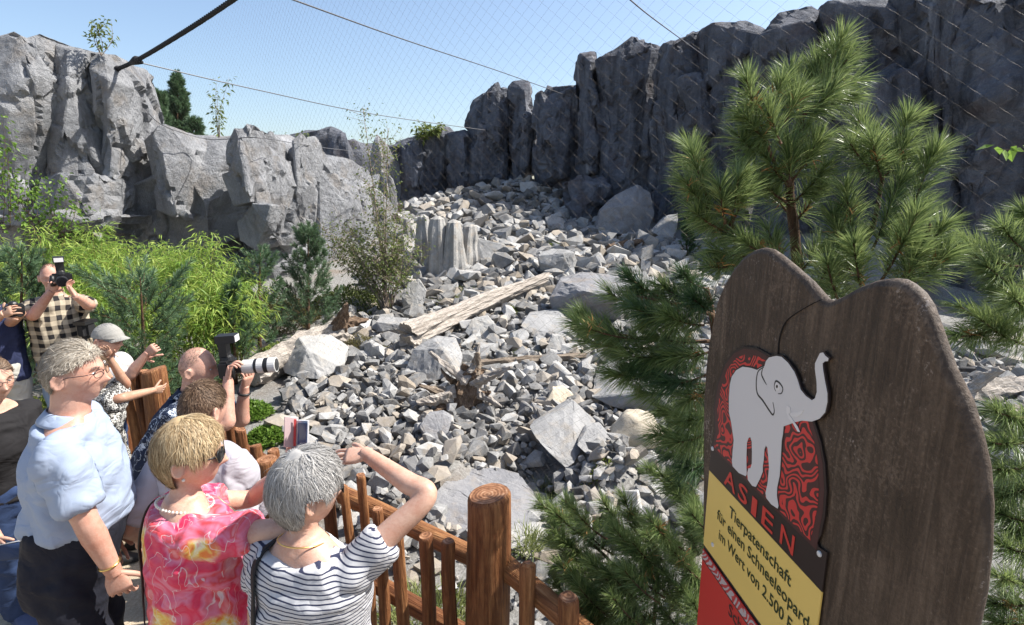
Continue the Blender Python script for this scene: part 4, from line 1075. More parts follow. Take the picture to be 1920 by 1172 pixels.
# rounded edges: rings from the back face to the front face, inset near the faces
rings = [(-TH, .008), (-TH + .003, .003), (-TH + .008, 0), (-.012, 0), (-.004, .004), (0, .013)]
def inset(Lp, k):
    A = np.roll(Lp, 1, 0); B = np.roll(Lp, -1, 0); tdir = B - A; tdir /= np.linalg.norm(tdir, axis=1, keepdims=True) + 1e-9
    nrm = np.stack([-tdir[:, 1], tdir[:, 0]], -1)
    area = 0.5 * np.sum(Lp[:, 0] * np.roll(Lp[:, 1], -1) - np.roll(Lp[:, 0], -1) * Lp[:, 1])
    return Lp + nrm * k * (1 if area > 0 else -1)
fine = []
for i_ in range(len(L2)):
    a_, b_ = L2[i_], L2[(i_ + 1) % len(L2)]; m_ = max(1, int(np.linalg.norm(b_ - a_) / .03))
    for k in range(m_): fine.append(a_ + (b_ - a_) * k / m_)
fine = np.array(fine); kf = len(fine)
Vs = []
for (n_, ins) in rings:
    lp = inset(fine, ins)
    lp = lp + .003 * fbm(np.stack([fine[:, 0] * 9, fine[:, 1] * 9, fine[:, 0] * 0 + n_ * 40], -1), 3)[:, None]
    Vs.append(S0 * np.array([1, 1, 0]) + lp[:, :1] * SU + lp[:, 1:2] * SV + n_ * SN)
Vb = np.concatenate(Vs); j = np.arange(kf)
Fq = np.concatenate([np.stack([r_ * kf + j, r_ * kf + (j + 1) % kf, (r_ + 1) * kf + (j + 1) % kf, (r_ + 1) * kf + j], -1) for r_ in range(len(rings) - 1)])
bm = bmesh.new(); vs = [bm.verts.new(v) for v in Vb]
for f in Fq: bm.faces.new([vs[k] for k in f])
bm.faces.new([vs[(len(rings) - 1) * kf + k] for k in range(kf)]); bm.faces.new([vs[k] for k in range(kf - 1, -1, -1)])
bmesh.ops.recalc_face_normals(bm, faces=bm.faces)
me = bpy.data.meshes.new('board'); bm.to_mesh(me); bm.free(); me.materials.append(M['board'])
me.polygons.foreach_set("use_smooth", np.array([len(p_.vertices) < 6 for p_ in me.polygons]))
bo = link(bpy.data.objects.new('board', me), sign); bo.matrix_local = sign.matrix_world.inverted()
# the crack running down from the valley between the peaks
crk = catmull([(*sg(1541, 562), 0), (*sg(1515, 575), 0), (*sg(1478, 600), 0), (*sg(1464, 630), 0), (*sg(1460, 665), 0), (*sg(1458, 720), 0)], 8)[:, :2]
t = NT('crack_dark'); M['crack'] = t.fin((.006, .004, .003), .9)
w_ = np.linspace(.004, .0015, len(crk))
lp = np.concatenate([crk + np.stack([w_, w_ * .3], -1), (crk - np.stack([w_, w_ * .3], -1))[::-1]])
put('crack', poly_prism(lp, .0006, SU, SV, SN, S0 * np.array([1, 1, 0]) + SN * .0015), M['crack'])

def flat(name, mat, n0, th, pix=None, uv=None, parent=sign, label=None):
    lp = np.array([sg(*q) for q in pix]) if pix is not None else np.array(uv)
    o = put(name, poly_prism(lp, th, SU, SV, SN, S0 * np.array([1, 1, 0]) + SN * n0), mat, parent)
    if label: o['label'] = label
    return o
def plain(name, c, rough=.45, spec=.4):
    t = NT(name); return t.fin(c, rough, None, spec)
M['pl_black'] = plain('plaque_black', (.020, .013, .013)); M['pl_grey'] = plain('plaque_grey', (.56, .545, .55)); M['pl_white'] = plain('plaque_white', (.62, .60, .60))
M['pl_yellow'] = plain('plaque_yellow', (.68, .49, .14)); M['pl_red'] = plain('plaque_red', (.50, .035, .03)); M['pl_line'] = plain('plaque_line', (.03, .028, .026)); M['pl_ink'] = plain('plaque_ink', (.02, .035, .012))
M['pl_brown'] = plain('plaque_brown', (.055, .020, .020)); M['screw'] = plain('screw_steel', (.55, .55, .56), .3, .6)
def A_(zx, zy): return (1320 + zx * .2389, 620 + zy * .2389)
def B_px(zx, zy): return (1320 + zx * .2662, 860 + zy * .2662)
N0 = .004
arch = [(1338, 836), (1344, 811), (1342, 763), (1349, 720), (1363, 680), (1380, 658), (1399, 649), (1425, 652), (1457, 670), (1484, 698), (1510, 737), (1533, 790), (1545, 828), (1553, 871), (1556, 921), (1553, 966), (1546, 1001), (1538, 1017), (1541, 1025), (1557, 1036)]
yl = sg(1338, 886); yr = sg(1554, 1118); yb = sg(1338, 1040)
panel = [sg(*q) for q in arch]
u_r = panel[-1][0]; u_l = panel[0][0]
hY = yl[1] - yb[1]
pan = empty('plaque', (0, 0, 0)); pan.parent = sign; pan.matrix_local = sign.matrix_world.inverted()
bpy.context.view_layer.update()
panel_loop = [(u_l, yl[1] + .001)] + [tuple(q) for q in panel] + [(u_r, yl[1] + .001)]
flat('back_plate', M['pl_black'], N0, .003, uv=panel_loop, parent=pan)
flat('yellow_panel', M['pl_yellow'], N0, .003, uv=[(u_l, yl[1] - hY), (u_l, yl[1]), (u_r, yl[1]), (u_r, yl[1] - hY)], parent=pan)
# the dark red field behind the elephant and its red scrolls
cen = np.array([(u_l + u_r) / 2, np.mean([panel[6][1], panel[0][1]]) - .01])
field = [cen + (q - cen) * .97 for q in panel[1:17]] + [np.array([u_r - .03, panel[0][1] - .002]), np.array([u_l + .01, panel[0][1] - .002])]
flat('brown_field', M['pl_brown'], N0 + .003, .0004, uv=[tuple(q) for q in field], parent=pan)
t = NT('red_scrolls'); p = t.mapv(t.pos(), (1, 1, 1))
w1 = t.n("ShaderNodeTexWave", wave_type='RINGS', rings_direction='SPHERICAL'); w1.inputs['Scale'].default_value = 13; w1.inputs['Distortion'].default_value = 26; w1.inputs['Detail'].default_value = 0.6; w1.inputs['Detail Scale'].default_value = 1.6
t.l(p, w1.inputs['Vector'])
c = t.ramp(w1.outputs['Fac'], [(.52, (.055, .020, .020)), (.58, (.52, .04, .035))], 'LINEAR')
M['scroll'] = t.fin(c, .45, None, .4)
f2 = [cen + (q - cen) * .90 for q in panel[1:17]] + [np.array([u_r - .05, panel[0][1] + .006]), np.array([u_l + .02, panel[0][1] + .006])]
flat('scroll_field', M['scroll'], N0 + .0034, .0004, uv=[tuple(q) for q in f2], parent=pan)
# elephant, traced
ez = [('A', x, y) for x, y in [(600, 197), (640, 205), (690, 250), (740, 320), (765, 380), (790, 460), (830, 510), (880, 545), (905, 530), (920, 480), (918, 400), (905, 300), (906, 255), (925, 215), (945, 175), (970, 170), (985, 195), (1012, 215), (1008, 238), (985, 240), (965, 255), (968, 300), (985, 400), (1003, 490), (1003, 560), (985, 640), (940, 690), (880, 712), (800, 705), (735, 720), (700, 735), (655, 750), (650, 810), (640, 860), (635, 960), (630, 1050)]]
ez += [('B', x, y) for x, y in [(560, 120), (542, 200), (540, 260), (552, 330), (545, 350), (500, 320), (465, 275), (460, 240), (475, 170), (485, 60)]]
ez += [('A', x, y) for x, y in [(535, 1000), (528, 920), (515, 900), (503, 930), (498, 1010), (490, 1060)]]
ez += [('B', x, y) for x, y in [(440, 90), (420, 140), (390, 198), (365, 190), (335, 150), (330, 100), (338, 66), (352, 66)]]
ez += [('A', x, y) for x, y in [(404, 1040), (405, 950), (403, 870), (392, 834), (378, 840), (364, 880), (360, 1000), (361, 1080)]]
ez += [('B', x, y) for x, y in [(326, 110), (318, 122), (270, 100), (225, 52), (220, 10)]]
ez += [('A', x, y) for x, y in [(249, 990), (250, 960), (260, 860), (240, 720), (222, 640), (222, 520), (230, 420), (245, 360), (280, 310), (330, 282), (400, 292), (445, 308), (475, 290), (505, 278), (515, 240), (540, 210)]]
epx = [A_(x, y) if k == 'A' else B_px(x, y) for k, x, y in ez]
flat('elephant_backing', M['pl_black'], N0, .0045, uv=[tuple(np.array(sg(*q)) + (np.array(sg(*q)) - cen) / (np.linalg.norm(np.array(sg(*q)) - cen) + 1e-6) * .004) for q in epx], parent=pan)
flat('elephant_figure', M['pl_grey'], N0 + .0048, .0006, pix=epx, parent=pan)
def stroke(name, pts, w0, w1, mat, n=N0 + .0056):
    c = catmull([(*sg(*q), 0) for q in pts], 6)[:, :2]; T = np.gradient(c, axis=0); T /= np.linalg.norm(T, axis=1, keepdims=True) + 1e-9
    nn = np.stack([-T[:, 1], T[:, 0]], -1); w = (w0 + (w1 - w0) * np.abs(np.linspace(-1, 1, len(c))) ** 1.5)[:, None]
    V = np.concatenate([c + nn * w, c - nn * w]); m = len(c)
    VV = S0 * np.array([1, 1, 0]) + V[:, :1] * SU + V[:, 1:2] * SV + n * SN
    i = np.arange(m - 1); put(name, (VV, [np.stack([i, i + 1, i + 1 + m, i + m], -1)]), mat, pan)
stroke('ear_line', [A_(*q) for q in [(500, 285), (455, 320), (440, 400), (448, 490), (490, 545), (540, 620), (570, 658), (583, 630), (572, 560)]], .0028, .0012, M['pl_line'])
stroke('ear_line', [A_(*q) for q in [(492, 290), (482, 340), (500, 385), (522, 425)]], .0025, .001, M['pl_line'])
stroke('eye_line', [A_(*q) for q in [(595, 475), (583, 440), (595, 395), (625, 410), (650, 450), (640, 490), (612, 494)]], .0022, .0008, M['pl_line'])
ey = [(607 + 20 * math.cos(a), 438 + 30 * math.sin(a)) for a in np.linspace(0, 6.28, 16, endpoint=False)]
flat('eye_white', M['pl_white'], N0 + .0056, .0004, pix=[A_(*q) for q in ey], parent=pan)
ey = [(606 + 8 * math.cos(a), 437 + 13 * math.sin(a)) for a in np.linspace(0, 6.28, 12, endpoint=False)]
flat('pupil', M['pl_line'], N0 + .0061, .0004, pix=[A_(*q) for q in ey], parent=pan)
flat('tusk', M['pl_white'], N0 + .0056, .0006, pix=[A_(*q) for q in [(705, 650), (730, 640), (770, 640), (818, 622), (800, 655), (765, 675), (720, 672)]], parent=pan)
flat('tusk', M['pl_white'], N0 + .0058, .0006, pix=[A_(*q) for q in [(690, 588), (710, 600), (716, 640), (700, 650), (740, 710), (770, 750), (790, 795), (770, 790), (735, 730), (700, 690), (682, 640), (680, 605)]], parent=pan)
def lettering(name, body, pa, pb, mat, parent, bold=0.0, n=N0 + .0042, height=None, fit=True):
    """text whose baseline runs from pixel pa to pixel pb"""
    a, b = sg(*pa), sg(*pb)
    cu = bpy.data.curves.new(name, 'FONT'); cu.body = body; cu.size = 1.0; cu.extrude = 0.0; cu.offset = bold; cu.resolution_u = 3
    tmp = bpy.data.objects.new(name, cu); COL.objects.link(tmp)
    dg = bpy.context.evaluated_depsgraph_get(); me = bpy.data.meshes.new_from_object(tmp.evaluated_get(dg)); bpy.data.objects.remove(tmp)
    co = np.zeros(len(me.vertices) * 3); me.vertices.foreach_get("co", co); co = co.reshape(-1, 3)
    W = co[:, 0].max() - co[:, 0].min(); x = (co[:, 0] - co[:, 0].min()) / W
    width = b[0] - a[0]; sc = width / W
    hh = height if height else sc
    u = a[0] + x * width; v = a[1] + co[:, 1] * hh + (b[1] - a[1]) * x
    VV = S0 * np.array([1, 1, 0]) + u[:, None] * SU + v[:, None] * SV + n * SN
    me.vertices.foreach_set("co", VV.ravel().astype(np.float32)); me.update(); me.materials.clear(); me.materials.append(mat)
    o = link(bpy.data.objects.new(name, me), parent); o.matrix_local = parent.matrix_world.inverted(); return o
def base(px_, pu):     # a pixel column and a height on the plaque -> pixel pair not needed, stay in plane
    return px_
# line height from the photograph: baselines are level on the plaque
def level(pa, pb):
    """second pixel moved so that the baseline is level"""
    a = sg(*pa); k = sg(*pb)[0]; q = S0 * np.array([1, 1, 0]) + k * SU + a[1] * SV
    x, y, _ = proj(q); return (float(x), float(y))
for tx, pa, pb in (('Tierpatenschaft', B_px(196, 400), B_px(632, 910)), ('f\u00fcr einen Schneeleoparden', B_px(110, 418), B_px(850, 1290)), ('im Wert von 2.500 Euro', B_px(122, 560), B_px(760, 1330))):
    lettering('lettering', tx, pa, level(pa, pb), M['pl_ink'], pan, .012, height=.043)
M['pl_redink'] = plain('plaque_red_ink', (.50, .04, .03))
for ch, (zx, zy), (zx2, zy2) in (('A', (160, 168), (240, 240)), ('S', (258, 270), (322, 335)), ('I', (352, 378), (388, 402)), ('E', (425, 450), (505, 528)), ('N', (556, 585), (650, 685))):
    lettering('lettering', ch, B_px(zx, zy), level(B_px(zx, zy), B_px(zx2, zy2)), M['pl_redink'], pan, .01, height=.066)
for q in ((1341, 841), (1543, 1038), (1341, 1021)):
    c = sg(*q); a = np.linspace(0, 6.28, 14, endpoint=False)
    cpos = S0 * np.array([1, 1, 0]) + c[0] * SU + c[1] * SV
    V, F = tube([cpos + SN * .0065, cpos + SN * .0095, cpos + SN * .0105], [.0065, .0058, .003], 14)
    put('screw', (V, F), M['screw'], pan, False)
# the red panel below
red = empty('red_panel', (0, 0, 0)); red.parent = sign; red.matrix_local = sign.matrix_world.inverted(); bpy.context.view_layer.update()
vt = sg(1338, 1050)[1]
flat('panel_sheet', M['pl_red'], N0, .003, uv=[(u_l, vt - .42), (u_l, vt), (u_r, vt), (u_r, vt - .42)], parent=red)
t = NT('border_scrolls'); w1 = t.n("ShaderNodeTexWave", wave_type='RINGS', rings_direction='SPHERICAL'); w1.inputs['Scale'].default_value = 22; w1.inputs['Distortion'].default_value = 14; w1.inputs['Detail'].default_value = .5
t.l(t.pos(), w1.inputs['Vector'])
M['border'] = t.fin(t.ramp(w1.outputs['Fac'], [(.42, (.42, .36, .36)), (.55, (.42, .05, .05))]), .45, None, .4)
flat('border_strip', M['border'], N0 + .0032, .0005, uv=[(u_l, vt - .030), (u_l, vt - .004), (u_r, vt - .004), (u_r, vt - .030)], parent=red)
flat('border_line', M['pl_line'], N0 + .0032, .0005, uv=[(u_l, vt - .034), (u_l, vt - .0302), (u_r, vt - .0302), (u_r, vt - .034)], parent=red)
pa = B_px(190, 1090)
lettering('lettering', 'Sch', pa, level(pa, B_px(285, 1190)), M['pl_line'], red, .004, height=.05)
# ================================================================ foliage
def leaf_mat(name, c0, c1, c2, trans=.35, rough=.5, spec=.35, tcol=None):
    t = NT(name)
    c = t.ramp(t.math('ADD', t.math('MULTIPLY', t.island(), .8), t.math('MULTIPLY', t.noise(t.pos(), 3, 2), .3)), [(.1, c0), (.5, c1), (.95, c2)])
    t.fin(c, rough, None, spec)
    if trans:
        tr = t.n("ShaderNodeBsdfTranslucent"); mx = t.n("ShaderNodeMixShader"); mx.inputs[0].default_value = trans
        t.l(t.mix(.5, c, tcol or c2), tr.inputs[0]); t.l(t.b.outputs[0], mx.inputs[1]); t.l(tr.outputs[0], mx.inputs[2]); t.l(mx.outputs[0], t.out.inputs[0])
    return t.m
M['needle'] = leaf_mat('pine_needles', (.030, .066, .022), (.11, .18, .050), (.30, .36, .14), .36, .38, .45)
M['needle_blue'] = leaf_mat('bluish_pine_needles', (.040, .085, .045), (.085, .155, .075), (.16, .24, .12), .22, .45, .4)
M['needle_dark'] = leaf_mat('dark_pine_needles', (.022, .052, .022), (.050, .105, .040), (.10, .165, .060), .2, .40, .45)
M['bamboo_leaf'] = leaf_mat('bamboo_leaves', (.085, .175, .025), (.20, .33, .05), (.42, .50, .12), .45, .5, .35)
M['birch_leaf'] = leaf_mat('birch_leaves', (.06, .10, .020), (.11, .16, .035), (.22, .24, .07), .40, .5, .35)
M['vine_leaf'] = leaf_mat('vine_leaves', (.06, .12, .02), (.12, .22, .035), (.22, .34, .06), .45, .45, .35)
M['cover_leaf'] = leaf_mat('ground_cover_leaves', (.06, .10, .018), (.16, .22, .04), (.32, .35, .08), .35, .55, .3)
M['heath_leaf'] = leaf_mat('heath_leaves', (.06, .055, .020), (.12, .11, .035), (.20, .18, .07), .3, .6, .3)
M['grass'] = leaf_mat('grass_blades', (.08, .11, .03), (.17, .21, .06), (.32, .34, .14), .4, .5, .3)
M['bark'] = wood_mat('pine_bark', (.030, .016, .010), (.10, .055, .030), (.22, .14, .09), (14, 14, 3))
M['birch_bark'] = wood_mat('pale_stem_bark', (.13, .09, .06), (.28, .22, .17), (.46, .40, .34), (9, 9, 2))
M['bamboo_stem'] = wood_mat('bamboo_stems', (.16, .14, .04), (.28, .25, .08), (.42, .38, .16), (8, 8, 2))
t = NT('dry_bits'); M['dry'] = t.fin(t.ramp(t.island(), [(.1, (.26, .11, .03)), (.9, (.50, .30, .11))]), .6)

def needles(org, dirs, L, w, rg, droop=.12):
    """slim two-piece needles as arrays; org, dirs (n,3)"""
    n = len(org)
    side = np.cross(dirs, rg.normal(size=(n, 3))); side /= np.linalg.norm(side, axis=1, keepdims=True) + 1e-9
    L = np.broadcast_to(L, (n,))[:, None]
    mid = org + dirs * L * .55
    tip = org + dirs * L; tip[:, 2] -= (droop * L[:, 0]) * rg.uniform(.3, 1.4, n)
    V = np.stack([org + side * w * .5, org - side * w * .5, mid - side * w * .55, mid + side * w * .55, tip], 1).reshape(-1, 3)
    b = np.arange(n)[:, None] * 5
    return V, [np.concatenate([b, b + 1, b + 2, b + 3], 1), np.concatenate([b + 3, b + 2, b + 4], 1)]
def shoot(base, tip, rg, n=420, L=.10, w=.0016, start=.25, curve=.12, spread=(1.15, .42), tw=.005, full=True):
    """one pine shoot: twig + needles all round it"""
    base, tip = np.array(base, float), np.array(tip, float); ax = tip - base; Ln = np.linalg.norm(ax)
    mid = (base + tip) / 2 - np.array([0, 0, curve * Ln])
    tt = np.linspace(0, 1, 9)[:, None]
    path = (1 - tt) ** 2 * base + 2 * tt * (1 - tt) * mid + tt ** 2 * tip
    twig = tube(path, np.linspace(tw, tw * .45, 9), 6)
    k = max(8, n // 5); s = start + (1 - start) * rg.random(k) ** .75; s = np.repeat(s, 5) + rg.normal(size=k * 5) * .004; s = np.clip(s, 0, 1)
    pos = np.stack([np.interp(s, tt[:, 0], path[:, q]) for q in range(3)], -1)
    d0 = np.gradient(path, axis=0); d0 /= np.linalg.norm(d0, axis=1, keepdims=True)
    dr = np.stack([np.interp(s, tt[:, 0], d0[:, q]) for q in range(3)], -1); dr /= np.linalg.norm(dr, axis=1, keepdims=True)
    rad = rg.normal(size=(k, 3)); rad = np.repeat(rad, 5, 0) + rg.normal(size=(k * 5, 3)) * .30
    rad -= dr * np.sum(rad * dr, 1, keepdims=True); rad /= np.linalg.norm(rad, axis=1, keepdims=True) + 1e-9
    th = np.interp(s, [start, 1], spread) + rg.normal(size=len(s)) * .13
    dd = dr * np.cos(th)[:, None] + rad * np.sin(th)[:, None]
    LL = L * rg.uniform(.75, 1.12, len(s)) * np.interp(s, [start, start + .2, .9, 1.0], [.8, 1, 1, .8])
    return twig, needles(pos, dd, LL, w, rg)
def add_shoot(parent, base, tip, rg, nmat, name='needle_tuft', dry=.0, **kw):
    (tv, tf), (nv, nf) = shoot(base, tip, rg, **kw)
    mb = MB(); mb.add(nv, nf); n1 = sum(len(f) for f in nf)
    mb.add(tv, tf); n2 = n1 + len(tf[0]) + 2
    n3 = n2
    if dry and rg.random() < dry:
        k = int(rg.integers(6, 22)); c = np.array(base) + (np.array(tip) - np.array(base)) * rg.uniform(.3, .9)
        dv, df = needles(c + rg.normal(size=(k, 3)) * .008, (lambda q: q / np.linalg.norm(q, axis=1, keepdims=True))(rg.normal(size=(k, 3)) + np.array([0, 0, .3])), .045, .004, rg)
        mb.add(dv, df); n3 = n2 + 2 * k
    me = mb.data(name); me.materials.append(nmat); me.materials.append(M['bark']); me.materials.append(M['dry'])
    mi = np.zeros(len(me.polygons), np.int32); mi[n1:n2] = 1; mi[n2:] = 2; me.polygons.foreach_set("material_index", mi)
    o = link(bpy.data.objects.new(name, me), parent); o.matrix_local = parent.matrix_world.inverted(); return o
def limb(parent, pts, r0, r1, name='branch', mat=None, n=9):
    q = catmull(pts, 6); V, F = tube(q, np.linspace(r0, r1, len(q)), n, True, .06)
    o = obj(name, (V, F), mat or M['bark'], parent, True); o.matrix_local = parent.matrix_world.inverted(); return o
def root_at(name, p):
    e = empty(name, p); bpy.context.view_layer.update(); return e

# ---------------------------------------------------------------- the tall pine behind the sign
rg = np.random.default_rng(21)
tb = P(1500, 640, 2.15); tb[2] = gz(tb[0], tb[1])
pine = root_at('pine_tree', tb); tag(pine, 'tall young pine with long glossy needles rising behind the carved sign', 'pine tree')
limb(pine, [tb, P(1505, 700, 2.15), P(1497, 540, 2.12), P(1490, 440, 2.1), P(1481, 345, 2.1), P(1496, 250, 2.1), P(1520, 175, 2.12), P(1552, 120, 2.14)], .026, .008, 'trunk')
limb(pine, [P(1485, 500, 2.12), P(1420, 455, 2.05), P(1370, 420, 2.0), P(1335, 380, 1.98)], .010, .005)
limb(pine, [P(1500, 560, 2.12), P(1570, 520, 2.02), P(1630, 440, 1.98), P(1655, 330, 2.0), P(1662, 250, 2.0)], .013, .005)
limb(pine, [P(1482, 350, 2.1), P(1450, 300, 2.0), P(1430, 240, 1.98)], .008, .004)
limb(pine, [P(1500, 600, 2.12), P(1600, 580, 1.9), P(1700, 520, 1.85), P(1745, 420, 1.85)], .012, .005)
SH = [  # base px, tip px, distance, needles
 (1520,170,1562,92,2.13,700),(1515,190,1590,110,2.06,520),(1505,200,1530,110,2.2,520),(1535,150,1600,90,2.2,420),(1500,220,1565,165,2.02,520),(1530,170,1605,150,2.1,420),(1500,230,1480,130,2.15,520),(1540,200,1590,180,2.16,300),(1555,120,1580,70,2.1,360),
 (1450,260,1432,165,1.98,620),(1430,240,1400,150,1.96,520),(1445,270,1395,215,1.94,520),(1440,240,1465,150,2.02,520),(1465,270,1440,210,1.9,420),(1430,290,1385,255,2.0,420),(1440,180,1450,110,2.0,420),(1470,230,1500,170,1.95,420),
 (1482,345,1480,262,1.95,680),(1484,340,1535,262,2.0,620),(1480,350,1425,275,2.0,560),(1475,380,1400,310,2.02,560),(1478,370,1370,320,2.08,420),(1487,380,1550,310,2.05,520),(1487,420,1540,350,2.12,420),(1480,400,1440,340,2.14,420),(1484,330,1510,230,2.08,420),
 (1335,390,1298,285,1.98,620),(1345,390,1320,320,1.92,520),(1340,400,1285,340,1.96,460),(1370,420,1385,330,1.96,520),(1360,420,1350,350,1.9,420),(1355,430,1300,395,1.95,420),(1375,440,1330,420,2.0,420),(1400,450,1420,370,2.05,360),(1310,330,1292,270,2.02,320),(1370,425,1400,350,1.92,360),
 (1440,470,1360,440,2.0,420),(1450,480,1390,450,1.9,460),(1470,500,1440,430,1.96,460),(1480,520,1500,430,1.95,460),(1420,480,1340,470,1.95,420),(1490,520,1540,460,2.0,420),(1500,540,1450,490,1.9,420),(1520,560,1560,480,1.92,460),(1400,490,1330,500,2.0,360),
 (1658,330,1662,200,2.0,760),(1655,310,1610,225,2.0,560),(1660,300,1705,220,2.03,520),(1650,330,1595,270,1.98,460),(1660,330,1700,270,1.95,420),(1655,340,1635,260,1.92,520),
 (1625,450,1640,320,1.9,720),(1635,470,1690,330,1.86,720),(1660,500,1745,300,1.86,760),(1610,480,1585,350,1.88,640),(1600,520,1560,400,1.86,620),(1650,530,1720,400,1.8,700),(1640,540,1650,420,1.78,760),(1690,520,1770,420,1.84,620),(1620,560,1600,450,1.8,640),(1700,540,1780,470,1.8,520),(1580,580,1550,490,1.82,520),(1680,560,1720,470,1.76,620),(1600,580,1570,520,1.78,420),(1710,500,1735,390,1.9,520),(1560,560,1590,440,1.95,520),(1720,330,1760,280,1.9,320)]
for (a, b, c, e, d, n) in [q for k_, q in enumerate(SH) if k_ % 6 != 3]:
    add_shoot(pine, P(a, b, d + .03), P(c, e, d + rg.uniform(-.07, .07)), rg, M['needle'], n=int(n * .80), L=.104, w=.0018, dry=.6, start=.10, spread=(1.2, .55))
# ---------------------------------------------------------------- pine boughs left of the sign
b0 = P(1345, 760, 2.25); b0[2] = gz(b0[0], b0[1])
p2 = root_at('pine_tree', b0); tag(p2, 'dark spreading pine with boughs reaching left of the carved sign', 'pine tree')
limb(p2, [b0, P(1352, 800, 2.25), P(1348, 690, 2.25), P(1335, 590, 2.25), P(1325, 540, 2.25)], .022, .010, 'trunk')
for q in ([(1340, 640, 2.2), (1250, 640, 2.1), (1150, 625, 2.05)], [(1335, 590, 2.2), (1270, 570, 2.15), (1190, 555, 2.1)], [(1345, 720, 2.2), (1280, 720, 2.1), (1200, 700, 2.05)], [(1348, 800, 2.2), (1290, 800, 2.1), (1250, 790, 2.05)]):
    limb(p2, [P(*k) for k in q], .009, .004)
SH2 = [(1250,590,1140,548,2.1),(1290,575,1190,545,2.15),(1230,635,1080,606,2.03),(1240,650,1100,640,2.0),(1280,610,1190,575,2.0),(1320,570,1240,535,2.18),(1290,660,1165,665,1.98),(1310,690,1190,700,2.05),(1325,640,1220,630,2.0),(1300,730,1205,735,2.08),(1320,610,1250,590,1.95),(1330,660,1260,670,1.92),(1330,700,1250,720,1.95),(1200,640,1120,620,2.1),(1170,630,1090,590,2.1),(1320,540,1280,515,2.2),(1335,580,1300,560,2.0),(1270,650,1190,690,2.0),(1300,650,1230,700,1.95),(1340,720,1290,750,1.95),(1300,590,1215,600,1.96),
       (1340,780,1240,770,2.05),(1345,810,1230,815,2.0),(1345,840,1255,850,2.05),(1345,800,1270,830,1.95),(1345,770,1280,790,1.92),(1220,700,1150,700,2.0),(1250,560,1180,520,2.2),(1340,860,1290,880,2.0)]
for (a, b, c, e, d) in SH2:
    add_shoot(p2, P(a, b, d + .05), P(c, e, d + rg.uniform(-.06, .06)), rg, M['needle'] if rg.random() < .55 else M['needle_dark'], n=520, L=.112, w=.0017, dry=.35, start=.05, spread=(1.1, .45))
# ---------------------------------------------------------------- low pine between fence post and sign
b0 = P(1200, 1120, 2.2); b0[2] = gz(b0[0], b0[1])
p3 = root_at('pine_bush', b0); tag(p3, 'low sprawling pine bush between the thick fence post and the sign', 'pine bush')
for q in ([(1215, 1180, 2.2), (1150, 1060, 2.2), (1060, 980, 2.2)], [(1225, 1180, 2.2), (1230, 1060, 2.25), (1180, 980, 2.3)], [(1240, 1180, 2.2), (1300, 1040, 2.2), (1300, 920, 2.25), (1230, 885, 2.3)], [(1200, 1190, 2.1), (1120, 1120, 2.0), (1050, 1080, 2.0)]):
    limb(p3, [P(*k) for k in q], .010, .004)
SH3 = [(1080,990,1012,942,2.25),(1110,1010,1040,960,2.2),(1090,1000,1060,940,2.3),(1150,1040,1090,985,2.2),(1180,1000,1130,940,2.3),(1150,1060,1060,1020,2.15),(1200,1040,1150,985,2.2),(1230,1030,1190,970,2.25),(1280,920,1215,878,2.3),(1310,930,1240,890,2.25),(1300,950,1265,895,2.2),(1320,980,1270,930,2.2),(1250,1060,1215,1000,2.15),(1290,1060,1250,1010,2.1),(1310,1040,1290,980,2.1),(1130,1090,1045,1060,2.05),(1150,1120,1070,1080,2.0),(1180,1110,1110,1060,2.05),(1220,1120,1160,1070,2.05),(1260,1120,1210,1070,2.0),(1300,1130,1250,1080,2.0),(1140,1160,1060,1130,1.95),(1190,1170,1120,1120,1.95),(1240,1180,1180,1130,1.95),(1290,1190,1240,1140,1.95),(1320,1110,1290,1060,2.0),(1330,1180,1300,1130,1.9),(1150,1200,1080,1170,1.9),(1220,1210,1160,1180,1.9),(1280,1220,1230,1190,1.9),(1100,1060,1030,1010,2.2),(1200,1000,1170,930,2.3),(1320,900,1280,850,2.3)]
for k_ in range(34):
    a_, b_ = rg.uniform(1050, 1325), rg.uniform(940, 1200); SH3.append((a_ + 55, b_ + 45, a_ - 10, b_ - 15, 1.9 + .4 * rg.random() * (1 - (b_ - 940) / 400)))
for (a, b, c, e, d) in SH3:
    add_shoot(p3, P(a, b, d + .05), P(c, e, d + rg.uniform(-.06, .06)), rg, M['needle'], n=460, L=.10, w=.0017, dry=.45, start=.05)
# ---------------------------------------------------------------- pine at the right edge
b0 = P(1990, 1000, 1.75); b0[2] = gz(b0[0], b0[1])
p4 = root_at('pine_tree', b0); tag(p4, 'pine reaching in from the right edge behind the carved sign', 'pine tree')
limb(p4, [b0, P(1985, 1150, 1.7), P(1975, 800, 1.8), P(1965, 560, 1.85), P(1950, 430, 1.9)], .022, .008, 'trunk')
SH4 = [(1930,500,1785,462,1.9),(1940,480,1880,425,1.9),(1930,540,1850,500,1.85),(1950,620,1800,575,1.8),(1900,600,1790,630,1.8),(1940,650,1840,600,1.75),(1930,590,1870,545,1.85),(1950,580,1900,560,1.75),(1890,480,1800,450,2.0),(1960,430,1920,400,1.9),
       (1950,780,1865,770,1.75),(1950,820,1860,830,1.7),(1960,860,1870,880,1.7),(1950,900,1880,930,1.7),(1960,980,1868,960,1.65),(1960,1040,1875,1020,1.62),(1960,1090,1870,1080,1.6),(1960,1130,1860,1130,1.6),(1950,1160,1870,1170,1.6),(1960,800,1900,790,1.8),(1960,1000,1900,990,1.7),(1960,940,1890,900,1.75)]
for (a, b, c, e, d) in SH4:
    add_shoot(p4, P(a, b, d + .05), P(c, e, d + rg.uniform(-.05, .05)), rg, M['needle'], n=520, L=.105, w=.0017, dry=.25, start=.05)

